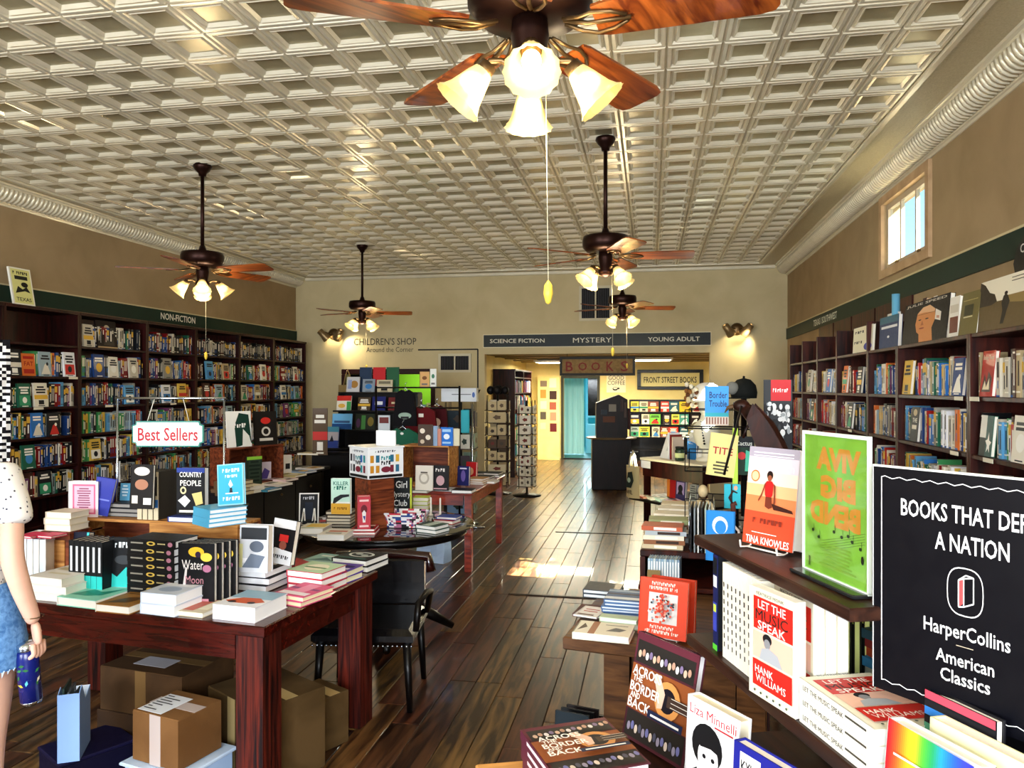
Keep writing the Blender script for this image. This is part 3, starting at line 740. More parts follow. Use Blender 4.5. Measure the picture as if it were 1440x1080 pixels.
# unit spine-out book meshes, one per colour and band style
def spine_mesh(col, st):
    mb = MB(); cm = M(col, .4); pg = M('#d9d0bb', .9)
    vs = [(-.5, 0, 0), (.5, 0, 0), (.5, 1, 0), (-.5, 1, 0), (-.5, 0, 1), (.5, 0, 1), (.5, 1, 1), (-.5, 1, 1)]
    mb.add(vs, [(0, 1, 5, 4), (1, 2, 6, 5), (3, 0, 4, 7)], cm); mb.add(vs, [(0, 3, 2, 1), (4, 5, 6, 7), (2, 3, 7, 6)], pg)
    light = sum(lin(col)) > .7; ink = '#1c1a1c' if light else '#ece7da'; acc = ['#b02a22', '#d9ad3f', '#2d5ea8', '#e9e4d4'][st % 4]
    e = -.004
    def rr(a, z0, b, z1, c): mb.add([(a, e, z0), (b, e, z0), (b, e, z1), (a, e, z1)], [(0, 1, 2, 3)], M(c, .5))
    if st == 0: rr(-.22, .35, .2, .85, ink); rr(-.3, .06, .3, .1, ink)
    elif st == 1: rr(-.5, .62, .5, .88, acc); rr(-.2, .2, .2, .55, ink)
    elif st == 2: rr(-.2, .5, .25, .9, ink); rr(-.12, .22, .12, .42, acc); rr(-.5, 0, .5, .05, acc)
    else: rr(-.1, .25, .22, .78, ink); rr(-.5, .9, .5, .94, acc); rr(-.5, .1, .5, .14, acc)
    return mb
SPM = {(c, st): spine_mesh(c, st) for c in PAL for st in range(4)}
SPME = {}
# cover-out books standing in the shelves: (side, bay, shelf) -> [(fraction, colour)]
FO = {('l', 1, 6): [(.09, '#1b1b1f'), (.27, '#cf6a2a'), (.52, '#94a7b0'), (.85, '#e9e9ec')], ('l', 2, 6): [(.22, '#203f7a'), (.45, '#e6e0d0'), (.82, '#c8c0ae')],
      ('l', 1, 5): [(.2, '#1d5b45'), (.45, '#e6e0d0')], ('l', 2, 5): [(.72, '#5c9ac4')], ('l', 1, 4): [(.42, '#2d6db5'), (.65, '#1b1b1f')], ('l', 1, 3): [(.28, '#1d5b45')],
      ('l', 2, 3): [(.12, '#d9b44a')], ('l', 1, 2): [(.5, '#1b1b1f')], ('l', 3, 6): [(.38, '#8f8a80')], ('l', 4, 6): [(.28, '#5c9ac4'), (.7, '#b9a47c')], ('l', 5, 6): [(.3, '#1d5b45'), (.7, '#e6e0d0')],
      ('l', 3, 5): [(.35, '#e9e9ec'), (.72, '#d9b44a')], ('l', 4, 5): [(.15, '#43261c'), (.5, '#94a7b0')], ('l', 5, 5): [(.12, '#c8c0ae'), (.5, '#b9a47c')], ('l', 6, 5): [(.3, '#e6e0d0'), (.7, '#94a7b0')],
      ('l', 6, 6): [(.25, '#7b1216'), (.7, '#e6e0d0')], ('l', 4, 4): [(.75, '#94a7b0')], ('l', 6, 4): [(.3, '#6a2f63'), (.7, '#3f8d52')], ('l', 2, 7): [(.1, '#c8c0ae')], ('l', 6, 3): [(.5, '#8f8a80')],
      ('r', 0, 5): [(.86, '#a8231e')], ('r', 1, 5): [(.12, '#203f7a'), (.84, '#d9b44a')], ('r', 0, 4): [(.88, '#1d5b45'), (.55, '#e6e0d0')], ('r', 1, 4): [(.72, '#1b1b1f')],
      ('r', 3, 5): [(.25, '#1b1b1f'), (.7, '#cf6a2a')], ('r', 3, 4): [(.55, '#20242c')], ('r', 4, 5): [(.4, '#2d6db5')], ('r', 5, 5): [(.5, '#c8c0ae')], ('r', 3, 3): [(.5, '#7b1216')], ('r', 5, 4): [(.4, '#1b1b1f')]}
BIAS = {('l', 2, 7): ['#0f1013', '#1b1b1f', '#1d5b45'], ('l', 3, 7): ['#43261c', '#7b1216', '#1d5b45'], ('l', 4, 7): ['#0f1013', '#1b1b1f', '#43261c'], ('l', 5, 7): ['#0f1013', '#20242c'], ('l', 6, 7): ['#0f1013', '#20242c', '#c8c0ae'],
        ('l', 2, 4): ['#3f8d52', '#d9b44a', '#5c9ac4', '#a8231e', '#1b1b1f', '#94a7b0'], ('l', 1, 3): ['#7b1216', '#e6e0d0', '#43261c', '#b9a47c', '#1b1b1f']}
cand = []; faces = []
for side, B, Z, D in (('l', LB, LZ, .33), ('r', RB, RZ, .36)):
    for k in range(7):
        for j, z in enumerate(Z):
            if side == 'l' and k == 1 and j == 7: continue
            if side == 'r' and j == 6: continue
            if z < .5 and side == 'l' and k < 3: continue
            gap = (Z[j + 1] if j + 1 < len(Z) else 2.45) - z - .03
            y = B[k] + .035; end = B[k + 1] - .035; fo = sorted(FO.get((side, k, j), []))
            L = end - y; base = y; skip = rnd.random() < .3
            pal = BIAS.get((side, k, j)) or (PAL if side == 'l' else PAL + ['#e6e0d0', '#c8c0ae', '#b9a47c', '#a8231e', '#e9e9ec'])
            if side == 'l' and (k, j) not in ((2, 4),): pal = pal + ['#1b1b1f', '#20242c', '#0f1013', '#1b1b1f', '#20242c', '#0f1013', '#43261c', '#7b1216', '#203f7a', '#c8c0ae', '#1b1b1f']
            while y < end - .02:
                if fo and y >= base + fo[0][0] * L - .07:
                    c = fo.pop(0)[1]; w = rnd.uniform(.14, .165)
                    if y + w > end: break
                    faces.append((side, k, j, y + w / 2, z, w, min(gap, rnd.uniform(.21, .25)), c)); y += w + .006; continue
                th = rnd.choice([.014, .018, .022, .025, .03, .035, .042]); h = min(gap, rnd.uniform(.185, .245))
                if y + th > end: break
                if rnd.random() < .03: y += rnd.uniform(.03, .07); continue
                run = rnd.choice([1, 1, 1, 1, 2, 3]); c = rnd.choice(pal)
                for _ in range(run):
                    if y + th > end: break
                    cand.append((side, k, j, y + th / 2, z, th, h, rnd.uniform(.13, .16), c, rnd.randrange(4), rnd.uniform(0, .02))); y += th + .0008
def shelf_x(side, ins): return XL + .335 - ins if side == 'l' else XR - .365 + ins
def scr(a):
    px, py, d = pix((shelf_x(a[0], .02), a[3], a[4] + .1))
    if not (5 < px < 1435) or not (400 < py < 700): return 0
    if px > 1220 and py > 655: return 0
    if a[0] == 'l' and px > 150 and py > 600: return 0
    if a[0] == 'r' and px < 1225 and py > 610: return 0
    rel = abs(a[3]) / math.hypot(a[3], shelf_x(a[0], 0)); rel = abs(shelf_x(a[0], 0)) / math.hypot(a[3], shelf_x(a[0], 0))
    return a[5] * a[6] * rel / d / d
cand.sort(key=scr, reverse=True)
WALLN = {'l': 'left', 'r': 'right'}; EDGE = {'l': 'left', 'r': 'right'}
restb = MB()
comp = {}
for a in cand: comp.setdefault((a[0], a[1], a[2], a[8]), []).append(a[3])
for v in comp.values(): v.sort()
ORM = ORN + ['tenth', 'eleventh', 'twelfth', 'thirteenth', 'fourteenth', 'fifteenth', 'sixteenth']
for i, a in enumerate(cand):
    side, k, j, y, z, th, h, dp, c, st, ins = a
    yaw = PI / 2 if side == 'l' else -PI / 2
    x = shelf_x(side, .03 + ins)
    if i < 60:
        if (c, st) not in SPME: SPME[(c, st)] = SPM[(c, st)].mesh('book')
        cl_ = comp[(side, k, j, c)]; ix = cl_.index(y); ix = ix if side == 'l' else len(cl_) - 1 - ix
        lab = '%s%s book spine from left, %s shelf up, %s bookcase from %s edge' % (ORM[min(ix, 15)] + ' ' if len(cl_) > 1 else 'only ', CNAME[c], SHN[j], ORN[k], EDGE[side])
        o = ob('book', SPME[(c, st)], label=lab, cat='book', group=('%s spines, %s shelf, %s %s bookcase' % (CNAME[c], SHN[j], ORN[k], WALLN[side])), loc=(x, y, z + .0003), rot=(0, 0, yaw))
        o.scale = (th, dp, h)
    else:
        mt = Matrix.Translation((x, y, z + .0003)) @ Matrix.Rotation(yaw, 4, 'Z') @ Matrix.Diagonal((th, dp, h, 1))
        s = SPM[(c, st)]; b = len(restb.v); restb.v += [tuple(mt @ Vector(v)) for v in s.v]
        mp = [restb.mi(m) for m in s.mats]; restb.f += [[b + q for q in f] for f in s.f]; restb.m += [mp[q] for q in s.m]; restb.sm += s.sm
art_special = {('l', 1, 6, 1): [('t', 'FAT', .5, .55, .2, '#8a1410', .7, .02), ('r', .1, .75, .9, .88, '#a31a12'), ('r', .1, .1, .9, .3, '#a31a12')],
               ('r', 0, 5, 0): [('t', 'Boling Texas', .5, .86, .1, '#f0e2c8', .85), ('p', [(.1, .1), (.3, .5), (.5, .3), (.6, .55), (.9, .4), (.85, .1)], '#3a1512'), ('p', [(.2, .15), (.35, .35), (.5, .2), (.7, .4), (.75, .15)], '#e8d8b8')],
               ('r', 0, 4, 1): [('r', .5, .0, 1, 1, '#264b46'), ('r', 0, 0, .5, .45, '#15181a'), ('r', 0, .45, .5, 1, '#eceadf'), ('p', [(.5, .38), (.66, .42), (.74, .6), (.8, .4), (.97, .36), (.84, .27), (.86, .1), (.74, .2), (.6, .1), (.64, .27)], '#f4f2ea')],
               ('r', 1, 4, 0): [('t', 'THE', .5, .62, .13, '#e9e4d6', .6, .02), ('r', .2, .36, .8, .48, '#e9e4d6'), ('e', .5, .84, .25, .1, '#b9a47c')]}
cnt = {}
for a in faces:
    side, k, j, y, z, w, h, c = a
    n = cnt.get((side, k, j), 0); cnt[(side, k, j)] = n + 1
    lab = '%s book facing cover-out, %s shelf up, %s bookcase from the %s edge' % (CNAME[c], SHN[j], ORN[k], EDGE[side])
    art = art_special.get((side, k, j, n)) or gen_art(hash((k, j, n)) % 1000 if False else k * 37 + j * 11 + n * 5 + (3 if side == 'l' else 0), c)
    book(lab, (shelf_x(side, .012), y, z + .0005), w, h, .022, c, yaw=PI / 2 if side == 'l' else -PI / 2, lean=.09, art=art)
# shelf label cards
for (side, k, j, fr) in (('l', 1, 5, .42), ('l', 2, 5, .4), ('l', 3, 5, .5), ('r', 0, 5, .93), ('r', 1, 5, .1), ('r', 1, 4, .15), ('r', 0, 4, .8), ('l', 1, 6, .9), ('r', 3, 4, .5)):
    B, Z = (LB, LZ) if side == 'l' else (RB, RZ)
    y = B[k] + fr * (B[k + 1] - B[k]); x = shelf_x(side, 0) + (.004 if side == 'l' else -.004)
    MB().box(-.06, -.002, -.024, .06, 0, -.001, M('#e4dcc6', .6)).obj('shelf_label', label='small cream label card on the edge of the %s shelf up, %s %s-wall bookcase' % (SHN[j], ORN[k], WALLN[side]), cat='label', group='shelf edge label cards', loc=(x, y, Z[j]), rot=(0, 0, PI / 2 if side == 'l' else -PI / 2))

# things on top of the wall bookcases ------------------------------------------
def onleft(lab, px0, px1, h, z, col, art, lean=.18, th=.02, x=None, **kw):
    x = x or XL + .28
    r0, r1 = ray(px0, 0), ray(px1, 0); y0 = x / r0.x * r0.y; y1 = x / r1.x * r1.y
    return book(lab, (x, (y0 + y1) / 2, z), abs(y1 - y0), h, th, col, yaw=PI / 2 if x < 0 else -PI / 2, lean=lean, art=art, **kw)
cream_tx = [('r', .06, .04, .94, .96, '#d8d68c'), ('g', 8, .5, .86, .08, '#23221a', .7), ('r', .2, .68, .8, .78, '#2b2a22'), ('e', .62, .55, .16, .07, '#22211b'), ('p', [(.15, .3), (.3, .5), (.5, .42), (.7, .5), (.85, .34), (.6, .38)], '#22211b'), ('t', 'TEXAS', .5, .15, .1, '#1c1b16', .7)]
onleft('tall framed cream and yellow TEXAS poster standing on top of the left bookcases', 20, 50, .36, 2.482, '#e9e6d8', cream_tx, name='framed_poster', cat='poster', x=XL + .3)
onleft('dark framed portrait photo of a suited figure leaning on top of the second left bookcase', 138, 166, .30, 2.1305, '#1c1312', [('r', 0, 0, 1, .05, '#b99e72'), ('p', [(.3, .1), (.4, .45), (.62, .55), (.8, .4), (.85, .1)], '#3a332c'), ('e', .52, .7, .15, .15, '#b9a88c'), ('p', [(.45, .5), (.52, .25), (.6, .5)], '#e6dfcc')], name='framed_photo', cat='picture', lean=.12, x=XL + .31)
onleft('white and green patterned book beside the dark portrait', 118, 134, .22, 2.132, '#e6e6df', gen_art(12, '#1d5b45'), lean=.08, x=XL + .31)
# right side top
XT = XR - .30
spd = [('t', 'JULIE SPEED', .5, .94, .055, '#d9d5c8', .9, .01), ('p', [(.42, .0), (.4, .2), (.34, .26), (.3, .45), (.33, .7), (.45, .82), (.6, .84), (.72, .72), (.74, .5), (.68, .3), (.72, .0)], '#d08a52'), ('p', [(.33, .7), (.45, .83), (.6, .85), (.73, .72), (.7, .66), (.5, .7)], '#e0b48a'), ('r', .34, .66, .72, .668, '#3a1a12'), ('e', .4, .54, .035, .015, '#2a1812'), ('e', .56, .54, .04, .016, '#2a1812'), ('p', [(.46, .52), (.43, .4), (.5, .4)], '#a8623a'), ('e', .46, .33, .06, .018, '#8a2f24'), ('p', [(.74, .72), (.86, .62), (.86, .42), (.74, .48)], '#ece6dc'), ('p', [(.77, .56), (.83, .54), (.83, .48), (.77, .5)], '#d09a80')]
a = P(1300, 476, 2.0)
def ontop(lab, px0, px1, h, col, art, z=2.0005, x=XR - .34, **kw):
    return onleft(lab, px0, px1, h, z, col, art, x=x, **kw)
ontop('large black art book with a bandaged face standing on the right bookcase', 1268, 1330, .28, '#0b0a10', spd, th=.03, lean=.1)
ontop('dark blue book with white title left of the bandaged-face art book', 1236, 1262, .24, '#12305e', [('r', .1, .62, .95, .7, '#dfe4ea'), ('r', 0, .78, 1, 1, '#1b5a72'), ('e', .5, .35, .06, .04, '#dfe4ea')], th=.03, lean=.04)
ontop('cream print book on top of the right bookcase', 1199, 1226, .22, '#e6dfc6', [('g', 4, .35, .8, .1, '#2b261c', .5), ('g', 4, .3, .4, .1, '#2b261c', .45), ('e', .78, .2, .2, .15, '#2a2a9a')], th=.02, lean=.05)
ontop('white book with photo strip right of the bandaged-face art book', 1333, 1347, .24, '#e9e6dc', [('r', .1, .1, .9, .5, '#6a3428'), ('r', .1, .6, .9, .8, '#cfc8b8')], th=.025, lean=.06)
ontop('olive map-covered book leaning by the tall partition on the right bookcase', 1347, 1372, .245, '#6e6438', [('r', .2, .45, .7, .7, '#3a3a22'), ('r', .2, .4, .7, .43, '#d0c8a0'), ('r', .1, .8, .9, .82, '#a89a60')], th=.02, lean=.12)
man = [('r', 0, 0, 1, .55, '#5d4c2c'), ('r', 0, .55, 1, 1, '#e9e2cc'), ('p', [(0, .5), (0, 1), (.1, .92), (.2, .75), (.3, .7), (.35, .55), (.25, .5)], '#2a2018'), ('p', [(.5, .5), (.55, .62), (.9, .62), (1, .6), (1, .4)], '#8a7442'), ('p', [(.44, .1), (.47, .35), (.44, .5), (.47, .62), (.5, .66), (.55, .62), (.59, .5), (.55, .35), (.5, .1)], '#191512'), ('e', .515, .67, .03, .035, '#191512'), ('r', .6, .86, .92, .875, '#4a4436'), ('r', .6, .92, .92, .935, '#4a4436')]
ontop('large landscape photo book of a figure walking a dirt road at the right edge', 1374, 1452, .275, '#d8d2be', man, th=.03, lean=.08, x=XR - .33)
for i, (px0, h, c) in enumerate(((1292, .36, '#7b4a2a'), (1298, .38, '#43261c'), (1303, .37, '#d9b48a'), (1308, .36, '#a8231e'), (1313, .37, '#e6e0d0'))):
    ontop('%s book upright behind the bandaged-face art book' % ['brown', 'dark brown', 'peach', 'red', 'cream'][i], px0, px0 + 5, h - .02, c, None, x=XR - .12, th=.16, lean=0)
ontop('white and black photo book above the dark blue book', 1247, 1262, .30, '#e2e0d8', [('r', .1, .5, .5, .9, '#26231f'), ('e', .7, .75, .2, .15, '#1c1a18')], x=XR - .2, lean=.02)
# rolled blue poster tube
q = MB(); q.lathe([(.03, 0), (.03, .44)], 14, M('#6db4d8', .4)); a = PY(1244, 450, 6.0)
q.obj('poster_tube', label='pale blue rolled poster standing below the clerestory window', cat='poster', loc=(XR - .2, 6.42, 2.0005))
# chalkboard lettered sign, right edge
p = (XR - .25) / ray(1417, 0).x * ray(1417, 0).y
t = thing('collectible_sign', 'small black board with white hand lettering above the road photo book', 'sign', (XR - .12, p, 2.33))
t.rotation_euler = (0, 0, -PI / 2)
q = MB(); q.prism([(-.22, 0), (.22, 0), (.24, .06), (.2, .14), (.12, .19), (-.12, .19), (-.2, .14), (-.24, .06)], -.012, 0, M('#0d0d10', .4), Matrix.Rotation(PI / 2, 4, 'X')); q.obj('board', t)
q = MB(); prints(q, [('t', 'Collectible', .5, .68, .26, '#dedad0', .7, .01), ('t', 'Rare', .5, .28, .22, '#dedad0', .4, .01)], .44, .19, y=-.002); q.obj('lettering', t)
q = MB(); q.box(-.18, .03, -.33, .18, .06, 0, case_wood_warm); q.obj('stand_block', t)
# brown crates and dark boxes standing atop far right bookcases
for i, (px0, px1, z, h, m_) in enumerate(((1150, 1172, 2.26, .02, case_wood),)):
    pass

# ================================================================== TABLES
def table(label, loc, yaw, w, d, h, top_m, leg_m, leg=.09, th=.035, apron=.10, legs=((0, 0), (1, 0), (1, 1), (0, 1)), over=.02, group=None, name='display_table'):
    """origin = near right corner; extends to -x (w) and +y (d)"""
    t = thing(name, label, 'table', loc, yaw, group)
    MB().bbox(-w, 0, h - th, 0, d, h, top_m, .005).obj('tabletop', t)
    for (a, b) in legs:
        x0 = -w + over + a * (w - 2 * over - leg); y0 = over + b * (d - 2 * over - leg)
        q = MB(); q.bbox(x0, y0, 0, x0 + leg, y0 + leg, h - th, leg_m, .006); q.obj('leg', t)
    i = over + .02
    for (x0, y0, x1, y1) in ((-w + i + leg, i, -i - leg, i + .022), (-w + i + leg, d - i - .022, -i - leg, d - i), (-w + i, i + leg, -w + i + .022, d - i - leg), (-i - .022, i + leg, -i, d - i - leg)):
        if x1 > x0 and y1 > y0: MB().box(x0, y0, h - th - apron, x1, y1, h - th, top_m).obj('apron', t)
    return t
YW1 = math.atan2(-.115, .993)
table('big red-stained wooden table at the lower left covered with bestsellers', (-1.49, 2.73, 0), YW1, 1.75, .96, .76, red_wood, red_leg, .125, .045, .11)
table('red-orange wooden table in the middle with a crate of books on it', (-1.60, 6.72, 0), R_(-1), 1.15, 1.42, .74, red_leg2, red_leg2, .065, .03, .10)
# long dark display island in front of the left bookcases
t = thing('display_island', 'long black display island in front of the left wall bookcases', 'table', (-3.62, 6.0, 0))
MB().bbox(-1.15, 0, .765, 0, 2.15, .80, black_wood, .005).obj('tabletop', t)
for (x0, y0, x1, y1) in ((-1.08, .06, -.06, .09), (-1.08, 2.06, -.06, 2.09), (-1.09, .06, -1.06, 2.09)): MB().box(x0, y0, 0, x1, y1, .765, black_wood).obj('panel', t)
for k in range(3): 
    d_ = MB().bbox(-.09, .09 + k * .66, .08, -.06, .73 + k * .66, .74, black_wood, .006).obj('door', t)
    MB().ell((-.045, .41 + k * .66, .62), (.014, .014, .014), brass, 8, 6).obj('knob', d_)
# second dark platform further back
t = thing('display_platform', 'black display platform below the colourful book tiers at the back left', 'table', (-3.1, 8.75, 0))
MB().bbox(-1.1, 0, .87, 0, 1.0, .90, black_wood, .005).obj('tabletop', t)
for (x0, y0, x1, y1) in ((-1.05, .03, -.03, .06), (-1.05, .94, -.03, .97), (-1.05, .06, -1.02, .94), (-.06, .06, -.03, .94)): MB().box(x0, y0, 0, x1, y1, .87, black_wood).obj('panel', t)

# round black glass-topped table
RT = (-1.80, 4.98, 0)
t = thing('round_table', 'round black table with a glossy glass top carrying novels and a patterned tray', 'table', RT)
MB().lathe([(.001, .745), (.60, .745), (.615, .752), (.615, .757), (.60, .76), (.001, .76)], 48, M('#06080a', .04, 0, 0, .6)).obj('glass_top', t)
MB().lathe([(.001, .69), (.54, .69), (.56, .70), (.56, .735), (.54, .745), (.001, .745)], 40, black_wood).obj('under_top', t)
MB().lathe([(.10, .0), (.10, .69)], 20, black_wood).obj('pedestal', t)
for a in (20, 110, 200, 290):
    mt = Matrix.Rotation(R_(a), 4, 'Z'); MB().tube([(.08, 0, .22), (.3, 0, .12), (.46, 0, .025)], .03, black_wood, 8, mt, [.05, .04, .022]).obj('leg', t)
# black leather armchair between the tables
t = thing('leather_chair', 'black leather chair with nailhead trim tucked between the two near tables', 'chair', (-1.52, 3.98, 0), R_(8))
lea = M('#070608', .22, 0, 0, .3)
q = MB(); q.bbox(-.27, -.25, .34, .27, .25, .43, lea, .03); st = q.obj('seat', t)
q = MB()
for k in range(22): q.ell((-.26 + k * .0248, -.252, .35), (.006, .004, .006), chrome, 6, 4)
q.obj('nailheads', st, kind='stuff')
q = MB(); q.tube([(-.29, .25, .62), (-.27, .28, .70), (0, .30, .715), (.27, .28, .70), (.29, .25, .62)], .03, M('#250a08', .2, 0, 0, .5), 10); q.obj('back_rail', t)
q = MB(); q.bbox(-.25, .25, .42, .25, .29, .69, lea, .01); q.obj('backrest', t)
for sx in (-1, 1):
    for sy in (-1, 1):
        q = MB(); q.tube([(sx * .23, sy * .21, .35), (sx * .25, sy * .23, .0)], .02, black_wood, 8, None, [.024, .016]); lg = q.obj('leg', t)
    q = MB(); q.tube([(sx * .27, .22, .40), (sx * .31, .10, .55), (sx * .31, -.05, .58), (sx * .29, -.2, .56), (sx * .28, -.22, .42)], .018, black_wood, 8); q.obj('arm', t)

# right side: low oak bench
OB = (.52, 2.73, 0)
t = table('low brown oak bench at the right carrying the square red book', OB, R_(-9), .86, .78, .75, oak, oak, .10, .05, .0, over=.13, name='oak_bench')
for z0 in (.12, .30, .48):
    q = MB(); q.bbox(-.625, .15, z0 + .02, -.235, .175, z0 + .17, oak, .004); q.obj('slat', t)
# crate further back with the paperback piles
t = thing('wooden_stand', 'waist-high dark wooden stand packed with paperback piles at the right', 'stand', (-.06, 3.66, 0), R_(-4))
MB().bbox(0, .12, .865, .60, 1.25, .90, case_wood_warm, .005).obj('top_shelf', t)
MB().bbox(0, 0, .73, .60, 1.25, .755, case_wood_warm, .005).obj('middle_shelf', t)
for x in (.0, .575): MB().box(x, .12, .755, x + .025, 1.25, .865, case_wood_warm).obj('side_panel', t); MB().box(x, 0, 0, x + .025, 1.25, .73, case_wood_warm).obj('side_panel', t)
MB().box(.025, 1.225, 0, .575, 1.25, .865, case_wood_warm).obj('back_panel', t)

# near right two-tier display unit
UL = (.115, 1.99, 0); UYAW = math.atan2(-.94, .34)
unit = thing('display_unit', 'dark brown tiered display shelf at the near right', 'shelf unit', UL, UYAW)
uw = wood('display_unit_brown', '#1a0b07', '#3d2115', .4, (3, 30, 30))
MB().bbox(-.06, .02, 1.285, .62, .36, 1.31, uw, .003).obj('top_shelf', unit)
MB().bbox(-.06, .0, 1.02, .72, .42, 1.05, uw, .003).obj('middle_shelf', unit)
MB().bbox(-.15, -.14, .70, .70, .42, .73, uw, .003).obj('lower_shelf', unit)
MB().bbox(-.06, -.10, .05, .70, .42, .08, uw, .003).obj('bottom_shelf', unit)
MB().box(-.06, .405, .08, .70, .42, .70, uw).obj('back_panel', unit)
for x in (-.06, .60):
    MB().box(x, .335, 1.05, x + .02, .355, 1.285, uw).obj('post', unit); MB().box(x, .39, .73, x + .02, .41, 1.02, uw).obj('post', unit)
MB().box(-.06, -.1, .0, -.035, .40, .70, uw).obj('side_panel', unit); MB().box(.675, -.1, .0, .70, .40, .70, uw).obj('side_panel', unit)
def UW(s, n, z):      # unit-local to world
    c, si = math.cos(UYAW), math.sin(UYAW)
    return Vector((UL[0] + s * c - n * si, UL[1] + s * si + n * c, z))
# low pine table at the bottom edge
table('orange pine table at the bottom of the photo under the concert-book pile', (.166, 1.35, 0), R_(19.9), .40, .62, .78, pine, pine, .06, .03, .06, name='pine_table')

# ================================================================== THINGS ON THE BIG RED TABLE
Z1 = .7605
def FL(label, px, py, z, w, h, t, cover, yaw=YW1, n=1, **kw):
    p = P(px, py, z)
    # the pixel is the middle of the near lower edge
    c = Vector((p.x - math.sin(yaw) * h / 2, p.y + math.cos(yaw) * h / 2, z))
    stack(label, c, n, w, h, t, cover, yaw, **kw)
FL('pale paperback at the left end of the big red table', 66, 846, Z1, .20, .22, .035, '#e9e4da', n=3, jit=.008, art=[('r', .1, .6, .9, .8, '#c9b98f'), ('r', .2, .3, .8, .4, '#d9cfae')])
FL('mint green covered white book at the near edge of the big red table', 104, 855, Z1, .215, .23, .038, '#8fd6bd', spine='#e9e6e0', art=[('p', [(.1, .2), (.3, .6), (.6, .5), (.9, .8), (.8, .3), (.5, .2)], '#2f8f78'), ('r', .1, .84, .9, .9, '#f2efe6')])
FL('brown covered book between the mint book and the white-blue pile', 158, 862, Z1, .17, .235, .034, '#9a6a2c', spine='#e9e2d4', art=[('g', 4, .5, .85, .09, '#2a1a0c', .7), ('p', [(.1, .1), (.4, .5), (.9, .6), (.7, .2)], '#5a3a16'), ('r', .1, .7, .9, .73, '#2a1a0c')])
FL('thick white paperback with blue-white cover on the near table edge', 222, 866, Z1, .175, .235, .045, '#cfd9e8', pages='#eef0f2', n=2, jit=.005, art=[('r', .08, .5, .92, .9, '#eef2f8'), ('e', .5, .3, .3, .15, '#9fb2cc')])
FL('thin cream booklet between the two white piles', 263, 868, Z1, .13, .21, .02, '#d8ccb0', art=[('r', .1, .1, .5, .9, '#c96a5a'), ('r', .55, .2, .9, .8, '#f0e8d0')])
FL('thick white book with orange car photo at the near right corner of the table', 328, 874, Z1, .20, .225, .06, '#e6e6ea', pages='#f6f6f6', art=[('r', 0, .5, 1, 1, '#8fb0c4'), ('p', [(.05, .3), (.3, .52), (.7, .55), (.95, .35), (.7, .2), (.2, .2)], '#c9582a'), ('e', .25, .25, .09, .06, '#1b1b1f'), ('e', .7, .25, .09, .06, '#1b1b1f')])
FL('white book pile with grey cover behind the red spines', 350, 832, Z1, .19, .22, .032, '#1b1b1f', pages='#f4f4f4', n=3, jit=.008, art=[('r', .1, .1, .9, .9, '#26262c'), ('r', .2, .6, .8, .8, '#dcdce0')])
FL('pink and white paperback on the right side of the big red table', 405, 851, Z1, .17, .20, .022, '#d9567f', pages='#f0e2b8', n=2, yaw=YW1 - .15, jit=.006, art=[('r', .05, .1, .95, .3, '#f2e6ea'), ('r', .05, .5, .95, .62, '#8a2a6a'), ('r', .3, .3, .7, .9, '#e88aa8')])
FL('rose-red hardcover in the green-topped pile on the table edge', 428, 832, Z1, .20, .19, .03, '#c23a4c', pages='#f4f0e8', n=3, yaw=YW1 - .1, jit=.006, art=[('r', 0, 0, 1, 1, '#b9d6b0'), ('e', .5, .5, .3, .3, '#f0e8d0'), ('r', .2, .4, .8, .5, '#5a8a5a')])
FL('purple paperback near the far right corner of the big table', 458, 822, Z1, .17, .19, .03, '#5a3fa0', pages='#efe6c0', n=2, yaw=YW1 - .1, jit=.006, art=[('r', .1, .1, .9, .25, '#e8c84a'), ('r', .1, .35, .9, .5, '#d8d0f0'), ('r', .1, .6, .9, .75, '#2a1a6a')])
FL('pale teal map-covered book on the far right of the big table', 440, 802, Z1, .18, .2, .04, '#8fb8b4', yaw=YW1 - .12, art=[('p', [(.1, .2), (.5, .6), (.9, .3)], '#3a6a70'), ('r', .2, .7, .8, .8, '#e6efe8')])
FL('black floral book at the far corner of the big table', 490, 803, Z1, .21, .21, .03, '#101513', pages='#f4f2ea', n=2, yaw=YW1 - .12, jit=.006, art=[('e', .5, .55, .35, .25, '#d8dcd4'), ('e', .5, .55, .28, .19, '#12201c'), ('e', .4, .6, .1, .08, '#b9c4bc'), ('e', .62, .5, .1, .08, '#b9c4bc'), ('r', .1, .1, .9, .2, '#2a5a50')])
q = MB(); rb = M('#b01f2c', .4)
q.box(-.11, 0, 0, .11, .1, .05, rb)
for k in range(9):
    for j in range(2): q.ell((-.1 + k * .025, -.001, .014 + j * .022), (.007, .002, .007), M('#f2ece4', .5), 8, 5)
a = P(400, 805, Z1); q.obj('gift_box', label='red gift box with white polka dots beside the white piles', cat='box', loc=a, rot=(0, 0, YW1 - .5))

